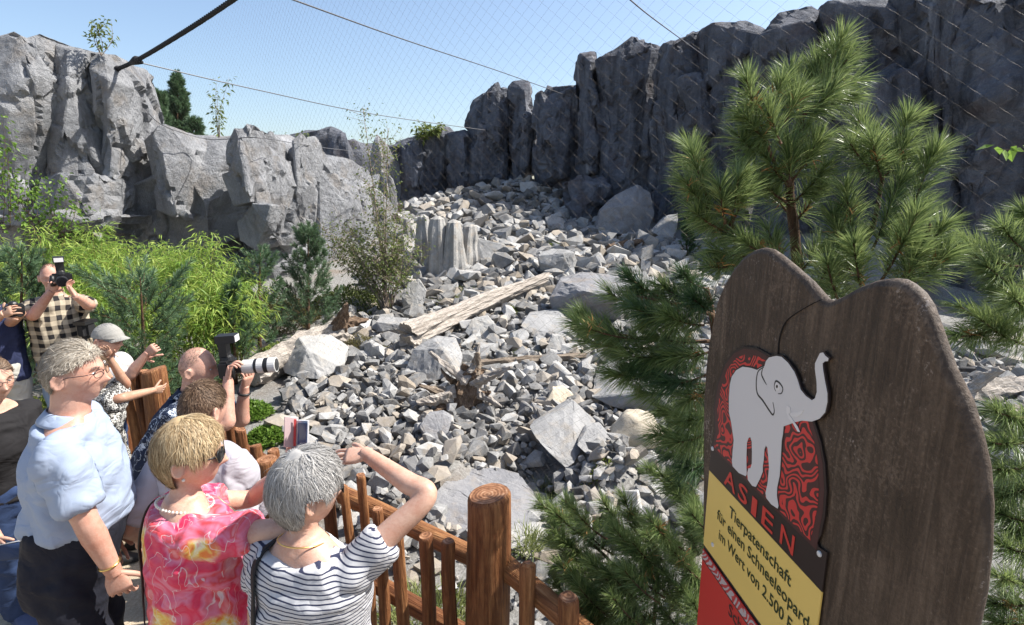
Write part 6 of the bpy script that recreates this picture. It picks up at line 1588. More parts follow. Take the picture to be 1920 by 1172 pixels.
def person(label, head, d, face, H=1.72, girth=1.0, fem=0.0, lean=.0, headyaw=0.0, headpitch=0.0, R=None, L=None, skin='skin', top=None, sleeve=.72, hem=.86, top_slack=.020, neck='round', bottom=None, hairs=None, bald=False, shoes=None, vox=.0065, jowl=0.0, lhand=None, rhand=None, seed=1, short=False, shoulder=1.0, belly=0.0, sl_slack=.02, waist=1.0, fold=.0075):
    """head: pixel of the head's centre; d its distance; face: plan direction the body faces. R, L: (elbow, wrist) points or None for hanging arms"""
    s = H / 1.78; hc = P(head[0], head[1], d)
    F = nrm([face[0], face[1], 0]); Rt = np.array([F[1], -F[0], 0]); U = np.array([0, 0, 1.0])
    zc = hc[2]; s = zc / 1.663 if lean == 0 else s
    ox = hc - F * (lean + .025 * s); root = np.array([ox[0], ox[1], 0.0])
    g = empty('person', root); bpy.context.view_layer.update(); tag(g, label, 'person', None)
    def loc(r, f, u):
        k = max(0.0, (u - .90) / .60); drop = 0
        return root + Rt * r * s + F * (f * s + lean * min(k, 1.25) ** 1.2) + U * (u * s + (zc - 1.663 * s) * min(1, max(0, (u - .3) / 1.2)))
    sh = .178 * shoulder * (1 - .09 * fem); hip = .165 * (1 + .06 * fem); gi = girth
    tors = [(.80, hip * .97 * gi ** .5, .115 * gi, -.01), (.90, hip * gi ** .6, .128 * gi, -.012), (1.02, .150 * (1 - .08 * fem) * gi, .112 * gi + belly * .6, belly * .5), (1.14, .150 * (1 - .08 * fem) * gi, .112 * gi + belly, belly * .8), (1.26, .163 * (1 - .05 * fem) * gi ** .7, .118 * gi ** .6 + .012 * fem + belly * .4, .008 + belly * .3), (1.36, .172 * shoulder * (1 - .06 * fem) * gi ** .4, .108 * gi ** .4, .0), (1.43, .155 * shoulder * (1 - .06 * fem), .088, -.012), (1.475, .115 * shoulder, .072, -.018), (1.51, .066, .060, -.014)]
    def torso(slack, z0, z1):
        out = []
        zs = np.concatenate([[z0], np.linspace(z0, z1, 14)[1:]])
        for z in zs:
            hw = np.interp(z, [q[0] for q in tors], [q[1] for q in tors]); hd = np.interp(z, [q[0] for q in tors], [q[2] for q in tors]); fo = np.interp(z, [q[0] for q in tors], [q[3] for q in tors])
            out.append((loc(0, fo, z), hw * s + slack, hd * s + slack))
        return ell_loft(out, Rt, F, 30, 2.35)
    # arms
    arms = {}
    for sd, spec in ((1, R), (-1, L)):
        S = loc(sd * sh, -.005, 1.405)
        if spec is None: E = loc(sd * (sh + .055), -.03, 1.12); Wr = loc(sd * (sh + .06), .06, .875)
        else: E, Wr = spec
        arms[sd] = (S, np.array(E, float), np.array(Wr, float))
    af = (1 - .12 * fem) * (1 + .25 * (gi - 1)) * s
    skinp = [torso(0, .80, 1.515)]
    for sd, (S, E, Wr) in arms.items():
        inn = loc(sd * sh * .55, -.01, 1.42); m1 = S + (E - S) * .5; m2 = E + (Wr - E) * .32
        skinp.append(limb_tube([inn, S, m1, E, m2, Wr, Wr + nrm(Wr - E) * .02], np.array([.06, .056, .049, .041, .043, .028, .027]) * af, 16))
    # head
    hy = math.radians(headyaw); hF = F * math.cos(hy) + Rt * math.sin(hy); hR = np.array([hF[1], -hF[0], 0]); hp = math.radians(headpitch)
    hF2 = hF * math.cos(hp) - U * math.sin(hp); hU = U * math.cos(hp) + hF * math.sin(hp)
    hm = np.stack([hR, hF2, hU], 1); hs = (.97 if fem else 1.0) * s / max(.9, s) if False else 1.0
    hv = head_pts(SPH, fem, jowl).reshape(-1, 3); hf = grid_faces(60, 72)
    skinp.append((hv @ hm.T + hc, [hf]))
    for sd in (1, -1):
        V, Fc = ear(sd); skinp.append((V @ hm.T + hc, Fc))
    nb = loc(0, -.02, 1.46); nt = hc + hm @ np.array([0, -.022, -.05])
    skinp.append(limb_tube([nb, (nb + nt) / 2 + F * .003, nt], np.array([.075, .056 - .007 * fem + .008 * jowl, .056 - .007 * fem + .010 * jowl]) * s, 18))
    if short:
        for sd in (1, -1): skinp.append(limb_tube([loc(sd * .085, 0, .85), loc(sd * .095, .02, .49), loc(sd * .1, -.02, .30), loc(sd * .1, -.01, .07)], np.array([.085, .058, .055, .036]) * s, 14)); skinp.append(ell_loft([(loc(sd * .1, -.05, .05), .032 * s, .035 * s), (loc(sd * .1, .05, .045), .042 * s, .03 * s), (loc(sd * .1, .17, .03), .04 * s, .018 * s)], Rt, U, 14))
    me = remesh(skinp, vox, 2, 'body')
    v, _ = mesh_np(me)
    mb = MB(); polys = np.zeros(len(me.loops), np.int32); me.loops.foreach_get("vertex_index", polys); st = np.zeros(len(me.polygons), np.int32); me.polygons.foreach_get("loop_start", st)
    q4 = polys.reshape(-1, 4) if len(polys) == 4 * len(me.polygons) else None
    mb.add(v, [q4] if q4 is not None else [[tuple(p.vertices) for p in me.polygons]])
    for sd, hd in ((1, rhand), (-1, lhand)):
        S, E, Wr = arms[sd]; hd = hd or {}
        dv = hd.get('dir', nrm(Wr - E) * .9 - U * .1); pn = hd.get('palm', -Rt * sd)
        for V, Fc in hand_parts(Wr, dv, pn, hd.get('side', 1.0 if np.dot(np.cross(nrm(dv), nrm(pn)), F) > 0 else -1.0), hd.get('curl', (.25, .3, .35, .4)), hd.get('thumb', .4), (.98 - .1 * fem) * s): mb.add(V, Fc)
    bpy.data.meshes.remove(me)
    body = mb.build('body', M[skin], g, True); body.matrix_local = g.matrix_world.inverted()
    # eyes
    for sd in (1, -1):
        c = hc + hm @ np.array([sd * .031, .0755, .003]); a, b = np.meshgrid(np.linspace(0, 6.283, 12, endpoint=False), np.linspace(0, math.pi, 8))
        pass
    # clothes
    if top:
        pp = [torso(top_slack, hem, 1.455 if neck == 'scoop' else (1.47 if neck == 'collar' else 1.485))]
        for sd, (S, E, Wr) in arms.items():
            inn = loc(sd * sh * .45, -.01, 1.41); up = E - S; Lu = np.linalg.norm(up); Lf = np.linalg.norm(Wr - E)
            if sleeve <= 1: end = S + up * sleeve; pts = [inn, S + U * .006, S + up * sleeve * .5, end]; rr_ = np.array([.066, .056, .050, .047]) * af + np.array([.0, .006, sl_slack * .5, sl_slack * .8])
            else: end = E + (Wr - E) * (sleeve - 1); pts = [inn, S, S + up * .5, E, end]; rr_ = np.array([.075, .062, .055, .048, .036]) * af + sl_slack
            pp.append(limb_tube(pts, rr_, 18))
        cloth('shirt', None, pp, .0095, g, M[top], seed, fold)
    if neck == 'collar':
        cb = nb + (nt - nb) * .22; Tn = nrm(nt - nb); a = np.linspace(0, 2 * np.pi, 40, endpoint=False); op = np.clip(np.cos(a), 0, 1) ** 6
        rings = []
        for (h, k) in ((-.01, 1.16), (.024, 1.02), (.031, 1.0), (.027, 1.08), (-.004, 1.36), (-.014, 1.40), (-.012, 1.33)):
            rings.append(cb + (np.cos(a)[:, None] * F * .070 + np.sin(a)[:, None] * Rt * .066) * k * s + Tn * (h - .03 * np.cos(a)[:, None] * .6 - .02 * op[:, None] * (k > 1.3)))
        cm = 'collar'; o = obj(cm, (np.array(rings).reshape(-1, 3), [grid_faces(7, 40)]), M[top], g, True); o.matrix_local = g.matrix_world.inverted()
    if bottom:
        z1 = waist
        pp = [torso(.012, .80, z1)]
        for sd in (1, -1):
            if short: pp.append(limb_tube([loc(sd * .08, 0, .92), loc(sd * .09, .01, .70), loc(sd * .095, .015, .50)], np.array([.105, .095, .095]) * s * gi ** .4, 18))
            else: pp.append(limb_tube([loc(sd * .08, -.01, .92), loc(sd * .085, .0, .72), loc(sd * .092, .02, .50), loc(sd * .1, -.015, .28), loc(sd * .1, -.02, .07)], np.array([.108, .098, .076, .070, .064]) * s * gi ** .4, 18))
        cloth('trousers', None, pp, .0125, g, M[bottom], seed + 9, .007)
    if shoes and not short:
        pass
    for sd in (1, -1):
        c0, c1, c2 = loc(sd * .1, -.085, .045), loc(sd * .103, .04, .05), loc(sd * .108, .175, .03)
        V, Fc = ell_loft([(c0 - F * .02, .015, .03), (c0, .034, .044), ((c0 + c1) / 2, .036, .050), (c1, .044, .046), ((c1 + c2) / 2, .046, .034), (c2, .034, .022), (c2 + F * .025, .012, .012)], Rt, U, 16, 2.4)
        o = obj('shoe', (V, Fc), M[shoes or 'shoe_dark'], g, True); o.matrix_local = g.matrix_world.inverted()
    rg_ = np.random.default_rng(seed + 50)
    if hairs: hair(hm, Vector(hc), M[hairs[0]], g, hairs[1], rg_)
    pz = Person(); pz.g, pz.hm, pz.hc, pz.F, pz.R, pz.loc, pz.arms, pz.s = g, hm, hc, F, Rt, loc, arms, s
    return pz
def on_head(p, pts): return np.asarray(pts, float) @ p.hm.T + p.hc
def add_part(p, name, VF, mat, smooth=True):
    o = obj(name, VF, mat, p.g, smooth); o.matrix_local = p.g.matrix_world.inverted(); return o
def eyes(p, iris=(.06, .09, .12)):
    for sd in (1, -1):
        a, b = np.meshgrid(np.linspace(0, 6.283, 14, endpoint=False), np.linspace(0.02, math.pi * .5, 8))
        c = np.array([sd * .031, .0690, .002]); V = np.stack([c[0] + .0125 * np.sin(b) * np.cos(a), c[1] + .0125 * np.cos(b), c[2] + .0125 * .5 * np.sin(b) * np.sin(a)], -1).reshape(-1, 3)
        add_part(p, 'eye', (on_head(p, V), [grid_faces(8, 14)]), M['eye_white'])
        V2 = V.copy().reshape(8, 14, 3)[:3]; V2[..., 1] += .0006
        add_part(p, 'iris', (on_head(p, V2.reshape(-1, 3)), [grid_faces(3, 14)]), M['eye_dark'])
def brows(p, mat, rg):
    n = 90; k = rg.random(n); sd = np.where(rg.random(n) < .5, 1, -1); x = sd * (.014 + .036 * k); z = .021 + .007 * np.sin(k * 2.4) + rg.normal(size=n) * .0016; D = unit(np.stack([x / .0765, np.full(n, .9), z / .118], -1)); o_ = head_pts(D) + np.array([0, .002, 0])
    V, F = needles(on_head(p, o_), unit(np.stack([sd * .9, 0 * x + .25, .25 + 0 * x], -1)) @ p.hm.T, .011, .0016, rg, .05); add_part(p, 'eyebrows', (V, F), mat, False)
def glasses(p, mat, lens=None, w=.026, h=.019, r_=.0013, name='glasses'):
    mb = MB(); a = np.linspace(0, 2 * np.pi, 22)
    for sd in (1, -1):
        lp = np.stack([sd * .033 + w * np.sign(np.cos(a)) * np.abs(np.cos(a)) ** .7, .099 - .006 * np.abs(np.cos(a)) * np.sign(np.cos(a) * sd) - .004, .0 + h * np.sign(np.sin(a)) * np.abs(np.sin(a)) ** .75], -1)
        mb.add(*tube(on_head(p, lp), r_, 6, False)); mb.add(*tube(on_head(p, [(sd * (.033 + w), .090, .007), (sd * .078, .07, .008), (sd * .081, .01, .006), (sd * .082, -.022, -.006), (sd * .080, -.032, -.022)]), r_ * 1.1, 6))
    mb.add(*tube(on_head(p, [(-.008, .097, .004), (0, .100, .006), (.008, .097, .004)]), r_, 6))
    o = mb.build(name, mat, p.g, True); o.matrix_local = p.g.matrix_world.inverted()
    if lens:
        for sd in (1, -1):
            lp = np.stack([sd * .033 + w * np.sign(np.cos(a)) * np.abs(np.cos(a)) ** .7, .0955 - .006 * np.cos(a) * sd, h * np.sign(np.sin(a)) * np.abs(np.sin(a)) ** .75], -1)[:-1]
            V = np.concatenate([lp, [[sd * .033, .097, 0]]]); n = len(lp); add_part(p, 'lens', (on_head(p, V), [np.array([[k, (k + 1) % n, n] for k in range(n)])]), lens)
from mathutils.bvhtree import BVHTree
def strap(p, name, pts, wd, mat, th=.004):
    """a band laid over the shirt: every point is pushed in from outside until it meets the cloth"""
    sh_ = [c for c in p.g.children if c.name.startswith('shirt')][0]; mw = p.g.matrix_world @ sh_.matrix_local
    vs = [mw @ v.co for v in sh_.data.vertices]; bvh = BVHTree.FromPolygons(vs, [tuple(f.vertices) for f in sh_.data.polygons])
    q = catmull(pts, 10); out = []; nn = []
    for w in q:
        ax = p.loc(0, 0, 1.2); ax = np.array([ax[0], ax[1], w[2]]); hi = p.loc(0, 0, 1.30)
        c = ax if w[2] < p.loc(0, 0, 1.36)[2] else hi
        dv = nrm(w - c); h = bvh.ray_cast(Vector(c + dv * .6), Vector(-dv), .7)
        if h[0] is None: out.append(w); nn.append(dv)
        else: out.append(np.array(h[0]) + dv * .003); nn.append(dv)
    q = np.array(out); k = np.ones(5) / 5
    q = np.stack([np.convolve(np.pad(q[:, a], 2, 'edge'), k, 'valid') for a in range(3)], -1) + np.array(nn) * .004
    T = unit(np.gradient(q, axis=0)); sd = unit(np.cross(T, np.array(nn))); outv = np.cross(sd, T)
    V = np.stack([q + sd * wd / 2, q - sd * wd / 2, q - sd * wd / 2 + outv * th, q + sd * wd / 2 + outv * th], 1).reshape(-1, 3); m = len(q)
    i = np.arange(m - 1)[:, None]; j = np.arange(4)[None]; f = np.stack([i * 4 + j, i * 4 + (j + 1) % 4, (i + 1) * 4 + (j + 1) % 4, (i + 1) * 4 + j], -1).reshape(-1, 4)
    return add_part(p, name, (V, [f]), mat)

# ---- fabrics
def fabric(name, c, var=.12, rough=.85, weave=900, sheen=.0):
    t = NT(name); p = t.pos(); n1 = t.noise(p, 5, 3); n2 = t.noise(p, weave * .4, 2)
    wr_ = t.noise(t.mapv(p, (1, 1, 1.4), (.3, .5, 0)), 6.5, 2, .5, 1.3); crs = t.math('ABSOLUTE', t.math('SUBTRACT', wr_, .5))
    col = t.ramp(t.math('ADD', t.math('MULTIPLY', n1, .6), t.math('MULTIPLY', n2, .4)), [(.3, tuple(q * (1 - var) for q in c)), (.7, tuple(min(1, q * (1 + var)) for q in c))])
    m = t.fin(col, rough, t.bump(n2, .15, .001, t.bump(crs, .35, .045)), .25); t.b.inputs['Sheen Weight'].default_value = sheen; return m
M['eye_white'] = plain('eye_white', (.55, .53, .52), .3); M['eye_dark'] = plain('eye_iris', (.03, .035, .04), .2)
M['shirt_blue'] = fabric('pale_blue_cotton', (.275, .33, .435), .05); M['shirt_white'] = fabric('white_lilac_cotton', (.38, .365, .405), .05); M['white_cotton'] = fabric('white_cotton', (.44, .43, .42), .05)
M['navy'] = fabric('dark_navy_wool', (.012, .013, .021), .2); M['denim'] = fabric('blue_denim', (.022, .040, .095), .35); M['denim_pale'] = fabric('pale_denim', (.20, .27, .38), .2); M['black_cloth'] = fabric('black_cloth', (.014, .013, .014), .2)
M['navy_tee'] = fabric('navy_tee', (.020, .026, .065), .2); M['shorts'] = fabric('off_white_shorts', (.42, .41, .37), .08); M['beige'] = fabric('beige_cotton', (.36, .30, .22), .1); M['grey_cap'] = fabric('grey_cap_cloth', (.27, .26, .24), .08)
M['shoe_dark'] = fabric('dark_shoe', (.02, .018, .018), .2, .6); M['shoe_blue'] = fabric('blue_canvas_shoe', (.05, .07, .14), .2)
M['frame_dark'] = plain('spectacle_frame', (.03, .02, .022), .3, .5); M['lens_dark'] = plain('dark_lens', (.006, .006, .007), .08, .6); M['black_plastic'] = plain('black_plastic', (.012, .012, .013), .45, .4); M['gold'] = NT('gold').fin((.75, .52, .18), .3, None, .5, Metallic=1.0)
M['strap_black'] = plain('black_webbing', (.010, .010, .011), .8); M['strap_brown'] = plain('dark_leather', (.030, .018, .012), .5); M['pearl'] = plain('pearl', (.62, .58, .52), .2, .6); M['lens_white'] = plain('white_lens_barrel', (.55, .54, .52), .4)
# stripes
t = NT('striped_jersey'); p = t.pos(); x, y, z = t.sep(p); w = t.noise(p, 3.5, 3)
f = t.math('FRACT', t.math('ADD', t.math('MULTIPLY', t.math('ADD', z, t.math('MULTIPLY', w, .045)), 76), t.math('MULTIPLY', x, 6)))
M['stripes'] = t.fin(t.mix(t.ramp(f, [(.0, (0, 0, 0)), (.66, (0, 0, 0)), (.70, (1, 1, 1)), (.96, (1, 1, 1)), (1.0, (0, 0, 0))]), (.47, .47, .485), (.03, .035, .07)), .85, t.bump(t.math('ABSOLUTE', t.math('SUBTRACT', t.noise(t.mapv(p, (1, 1, 1.4), (.3, .5, 0)), 6.5, 2, .5, 1.3), .5)), .35, .04), .25)
# floral print
t = NT('floral_print'); p = t.pos(); dn = t.n("ShaderNodeVectorMath", operation='ADD'); nz = t.n("ShaderNodeTexNoise"); nz.inputs['Scale'].default_value = 7; t.l(p, nz.inputs['Vector']); sc_ = t.n("ShaderNodeVectorMath", operation='SCALE'); sc_.inputs['Scale'].default_value = .10; t.l(nz.outputs['Color'], sc_.inputs[0]); t.l(p, dn.inputs[0]); t.l(sc_.outputs[0], dn.inputs[1]); pw = dn.outputs[0]
c = t.ramp(t.noise(pw, 6.5, 3, .5, .8), [(.30, (.55, .10, .17)), (.42, (.58, .022, .075)), (.50, (.60, .17, .26)), (.58, (.58, .05, .06)), (.66, (.62, .30, .33)), (.75, (.62, .22, .05))])
fl = t.voro(pw, 4.2, 'F1'); vc = t.voro(pw, 4.2, 'F1', 'Color')
c = t.mix(t.ramp(fl, [(.26, (1, 1, 1)), (.36, (0, 0, 0))]), c, t.ramp(t.noise(p, 22, 3, .6, .6), [(.38, (.60, .16, .03)), (.50, (.64, .44, .10)), (.62, (.64, .60, .42)), (.72, (.62, .30, .25))]))
vein = t.ramp(t.noise(t.mapv(pw, (9, 9, 3.5), (.5, .4, .3)), 2.2, 1, .4, .8), [(.545, (0, 0, 0)), (.56, (1, 1, 1)), (.575, (0, 0, 0))])
c = t.mix(t.math('MULTIPLY', vein, .8), c, (.64, .58, .58))
M['floral'] = t.fin(c, .6, t.bump(t.math('ABSOLUTE', t.math('SUBTRACT', t.noise(t.mapv(p, (1, 1, 1.4), (.3, .5, 0)), 6.5, 2, .5, 1.3), .5)), .35, .04), .35)
# navy shirt with white flowers
def petal_mat(name, bg, fg, scale, petals=5, size=.42):
    t = NT(name); p = t.pos(); v = t.n("ShaderNodeTexVoronoi"); v.inputs['Scale'].default_value = scale; t.l(p, v.inputs['Vector'])
    df = t.n("ShaderNodeVectorMath", operation='SUBTRACT'); sc = t.n("ShaderNodeVectorMath", operation='SCALE'); sc.inputs['Scale'].default_value = scale; t.l(p, sc.inputs[0])
    pp = t.n("ShaderNodeVectorMath", operation='SCALE'); pp.inputs['Scale'].default_value = scale; t.l(v.outputs['Position'], pp.inputs[0]); t.l(sc.outputs[0], df.inputs[0]); t.l(pp.outputs[0], df.inputs[1])
    x, y, z = t.sep(df.outputs[0]); ang = t.math('ARCTAN2', z, t.math('ADD', x, y)); rad = v.outputs['Distance']
    edge = t.math('MULTIPLY', t.math('ADD', t.math('MULTIPLY', t.math('ABSOLUTE', t.math('COSINE', t.math('MULTIPLY', ang, petals / 2))), .6), .4), size)
    inn = t.math('LESS_THAN', rad, edge); core = t.math('GREATER_THAN', rad, t.math('MULTIPLY', edge, .55)); ctr = t.math('LESS_THAN', rad, .07)
    m = t.math('ADD', t.math('MULTIPLY', inn, core), ctr, True)
    vine = t.ramp(t.noise(p, scale * .9, 3, .6, 1.5), [(.49, (0, 0, 0)), (.50, (1, 1, 1)), (.52, (1, 1, 1)), (.53, (0, 0, 0))])
    m = t.math('MAXIMUM', m, t.math('MULTIPLY', vine, .8))
    return t.fin(t.mix(m, bg, fg), .8, None, .25)
M['hawaii'] = petal_mat('navy_flower_print', (.012, .020, .045), (.50, .55, .62), 12)
M['pattern_bw'] = petal_mat('black_white_print', (.015, .014, .014), (.50, .49, .46), 55, 3, .6)
# check
t = NT('checked_flannel'); p = t.coord('Object'); x, y, z = t.sep(t.pos()); wv = t.noise(t.pos(), 4, 2)
u = t.math('ADD', t.math('ADD', t.math('MULTIPLY', x, .75), t.math('MULTIPLY', y, .66)), t.math('MULTIPLY', wv, .05)); vz = t.math('ADD', z, t.math('MULTIPLY', wv, .05))
def band(q, k, lo): return t.ramp(t.math('FRACT', t.math('MULTIPLY', q, k)), [(lo - .05, (0, 0, 0)), (lo, (1, 1, 1)), (.95, (1, 1, 1)), (1.0, (0, 0, 0))])
a, b = band(u, 13, .5), band(vz, 13, .5)
c = t.mix(t.math('MULTIPLY', t.math('ADD', a, b), .5), (.42, .36, .27), (.040, .032, .028)); c = t.mix(t.math('MULTIPLY', a, b), c, (.014, .013, .014))
M['check'] = t.fin(c, .85, None, .25)

# ---- the visitors
ST_SHORT = dict(line=(52, 42, 24, 16, 16, -18, -36), lift=.012, len=.045, n=7000, w=.0010, wave=.35)
q = dict(ST_SHORT, line=(40, 34, 24, 15, 15, -18, -36), lift=.019, len=.070, n=13000, w=.0008, wave=.4, grad=(.35, 1, 1), comb=(.1, -.5, .0), tuck=.3, crown=(.2, .62, .75))
m1 = person('grey-haired man with glasses in a pale blue short-sleeved shirt and dark trousers', (142, 700), 2.06, (.90, .436), 1.84, 1.03, 0, .085, 14, -2, R=(P(160, 975, 1.86), P(212, 1070, 1.90)), skin='skin_red', top='shirt_blue', sleeve=.76, hem=1.09, waist=1.10, shoulder=.95, top_slack=.014, neck='collar', bottom='navy', hairs=('hair_mix', q), jowl=.8, seed=1, belly=.03, sl_slack=.022, fold=.0105, rhand=dict(curl=(.5, .55, .6, .65), dir=(.15, .05, -1)))
eyes(m1); glasses(m1, M['frame_dark'], None, .024, .015); brows(m1, M['hair_grey'], rng)
wr = m1.arms[1][2]; ax = nrm(m1.arms[1][2] - m1.arms[1][1]); N_ = nrm(np.cross(ax, (0, 0, 1.0))); B_ = np.cross(ax, N_); a = np.linspace(0, 2 * np.pi, 25)
add_part(m1, 'wrist_band', tube(wr - ax * .035 + .0345 * (np.cos(a)[:, None] * N_ + np.sin(a)[:, None] * B_), .0045, 6, False), M['gold'])
qb = dict(line=(38, 32, 22, 12, 8, -22, -42), lift=.030, len=.100, n=15000, w=.0008, fem=1, wave=.45, tuck=.5, fall=.4, grad=(.28, .85, 1.1), crown=(0, -.35, .95), comb=(.1, -.25, 0))
w1 = person('blonde woman with sunglasses in a pink floral top and pearl necklace', (358, 852), 1.74, (.76, .65), 1.66, 1.12, 1, 0, 22, 0, R=(P(556, 985, 1.62), P(566, 885, 1.86)), L=(P(470, 935, 2.02), P(548, 872, 1.96)), skin='skin', top='floral', sleeve=.55, hem=.80, top_slack=.026, neck='scoop', bottom='beige', hairs=('hair_blond', qb), seed=2, sl_slack=.028, rhand=dict(dir=(-.15, .25, 1), palm=(-.8, .5, .1), curl=(.9, .9, .95, 1.0), thumb=.9), lhand=dict(dir=(.1, .15, 1), palm=(.8, -.4, .1), curl=(.9, .9, .95, 1.0), thumb=.9))
glasses(w1, M['black_plastic'], M['lens_dark'], .030, .022, .0026, 'sunglasses')
nk = w1.loc(0, -.012, 1.485); a = np.linspace(0, 2 * np.pi, 46, endpoint=False); mb = MB()
for ak in a:
    c = nk + (math.cos(ak) * w1.F * .083 + math.sin(ak) * w1.R * .082) - np.array([0, 0, .022 * math.cos(ak)]); th, ph = np.meshgrid(np.linspace(0, 6.28, 6, endpoint=False), np.linspace(0, math.pi, 5)); mb.add(c + .0052 * np.stack([np.sin(ph) * np.cos(th), np.sin(ph) * np.sin(th), np.cos(ph)], -1).reshape(-1, 3), [grid_faces(5, 6)])
o = mb.build('pearl_necklace', M['pearl'], w1.g, True); o.matrix_local = w1.g.matrix_world.inverted()
for sd in (1, -1):
    th, ph = np.meshgrid(np.linspace(0, 6.28, 8, endpoint=False), np.linspace(0, math.pi, 6)); add_part(w1, 'earring', (on_head(w1, np.array([sd * .079, -.012, -.052]) + .006 * np.stack([np.sin(ph) * np.cos(th), np.sin(ph) * np.sin(th), np.cos(ph)], -1).reshape(-1, 3)), [grid_faces(6, 8)]), M['pearl'])
strap(w1, 'bag_strap', [w1.loc(-.10, .06, 1.46), w1.loc(-.11, -.06, 1.46), w1.loc(-.10, -.15, 1.30), w1.loc(-.04, -.18, 1.08), w1.loc(.08, -.17, .92), w1.loc(.17, -.10, .84)], .016, M['strap_brown'])
qs = dict(line=(38, 32, 22, 12, 8, -22, -42), lift=.033, len=.085, n=15000, w=.0008, fem=1, wave=1.0, tuck=.35, fall=.3, grad=(.3, .85, 1.1), crown=(.05, -.25, .95))
sp = w2sh = None
w2 = person('grey-haired woman in a navy striped top shading her eyes with a raised arm', (577, 918), 1.58, (.36, .933), 1.63, 1.16, 1, 0, 30, 0, R=(P(800, 930, 1.60), P(688, 852, 1.74)), skin='skin', top='stripes', sleeve=.42, hem=.80, top_slack=.022, neck='scoop', bottom='beige', shoulder=1.08, hairs=('hair_grey', qs), seed=3, sl_slack=.022, rhand=dict(dir=(-.95, .05, -.12), palm=(.1, .45, -.9), curl=(.12, .12, .15, .2), thumb=.3))
glasses(w2, M['black_plastic'], M['lens_dark'], .029, .021, .0024, 'sunglasses')
strap(w2, 'bag_strap', [w2.loc(-.09, .09, 1.40), w2.loc(-.10, -.0, 1.49), w2.loc(-.095, -.12, 1.38), w2.loc(-.10, -.17, 1.15), w2.loc(-.12, -.17, .9)], .042, M['strap_black'])
nk = w2.loc(0, -.012, 1.50); a = np.linspace(0, 2 * np.pi, 40); add_part(w2, 'gold_chain', tube(nk + np.cos(a)[:, None] * w2.F * .076 + np.sin(a)[:, None] * w2.R * .074 - np.array([0, 0, 1]) * (.02 * np.cos(a)[:, None]), .0022, 5, False), M['gold'])
q = dict(ST_SHORT, line=(46, 36, 22, 14, 14, -16, -32), lift=.012, len=.042, n=8000, w=.0011)
m2 = person('brown-haired man in a white short-sleeved shirt behind the blonde woman', (382, 766), 2.25, (.30, .95), 1.70, 1.12, 0, 0, 0, 6, R=(P(488, 955, 2.38), P(520, 900, 2.6)), L=(P(236, 985, 2.16), P(262, 1010, 2.38)), skin='skin_red', top='shirt_white', sleeve=.88, hem=.82, top_slack=.034, neck='collar', bottom='navy', hairs=('hair_brown', q), seed=4, sl_slack=.028)
m3 = person('bald man in a navy shirt with white flowers aiming a long lens', (371, 690), 3.02, (.97, .22), 1.66, 1.10, 0, .26, 2, 4, R=(P(424, 795, 2.86), P(428, 712, 2.96)), L=(P(452, 790, 3.16), P(458, 728, 3.14)), skin='skin_red', top='hawaii', sleeve=.80, hem=.84, top_slack=.028, neck='collar', bottom='denim', hairs=('hair_stub', dict(line=(86, 78, 48, 18, 16, -18, -34), lift=.002, len=.006, n=1600, w=.0007, cap=False)), seed=5, sl_slack=.03, rhand=dict(dir=(.25, .05, 1), palm=(.9, .1, -.2), curl=(.7, .7, .8, .8)), lhand=dict(dir=(.35, -.1, .75), palm=(-.2, .1, .9), curl=(.5, .5, .6, .7)), jowl=.5)
eyes(m3); wr = m3.arms[-1][2]; ax = nrm(m3.arms[-1][2] - m3.arms[-1][1]); N_ = nrm(np.cross(ax, (1.0, 0, 0))); B_ = np.cross(ax, N_); a = np.linspace(0, 2 * np.pi, 25)
add_part(m3, 'wrist_watch', tube(wr - ax * .03 + .033 * (np.cos(a)[:, None] * N_ + np.sin(a)[:, None] * B_), .007, 6, False), M['black_plastic'])
m4 = person('man in a grey cap with glasses leaning on the fence and pointing', (203, 636), 4.10, (1.0, -.05), 1.60, 1.0, 0, .12, 0, 4, R=(P(241, 706, 3.95), P(275, 664, 3.98)), L=(P(235, 705, 4.25), P(268, 672, 4.2)), skin='skin_red', top='white_cotton', sleeve=.85, hem=.86, top_slack=.025, neck='collar', bottom='denim', hairs=('hair_grey', dict(ST_SHORT, lift=.008, len=.02, n=1500)), seed=6, rhand=dict(dir=(.8, 0, .6), curl=(1.2, 1.2, 1.2, 1.2)), lhand=dict(dir=(.8, 0, .5), curl=(1.2, 1.2, 1.2, 1.2)))
eyes(m4); glasses(m4, M['frame_dark'])
mkc = SPH[..., 2] > .18; V = head_pts(SPH); V = V + unit(V) * np.array([.014, .020, .004]) ; q_ = grid_faces(60, 72); kp = mkc.reshape(-1)[q_].all(1)
add_part(m4, 'cap', (on_head(m4, V.reshape(-1, 3)), [q_[kp]]), M['grey_cap'])
u_ = np.linspace(-1, 1, 15); V = np.concatenate([np.stack([.082 * u_, .118 - .10 * u_ ** 2 - .02, .038 + .0 * u_ - .012 * u_ ** 2], -1), np.stack([.072 * u_, .175 - .085 * u_ ** 2 - .01, .020 - .022 * u_ ** 2], -1)])
V = np.concatenate([V, V - np.array([0, 0, .004])]); F_ = [np.stack([np.arange(14), np.arange(14) + 1, np.arange(14) + 16, np.arange(14) + 15], -1), np.stack([np.arange(14) + 30, np.arange(14) + 45, np.arange(14) + 46, np.arange(14) + 31], -1), np.stack([np.arange(14) + 15, np.arange(14) + 16, np.arange(14) + 46, np.arange(14) + 45], -1)]
add_part(m4, 'cap_brim', (on_head(m4, V), F_), M['grey_cap'])
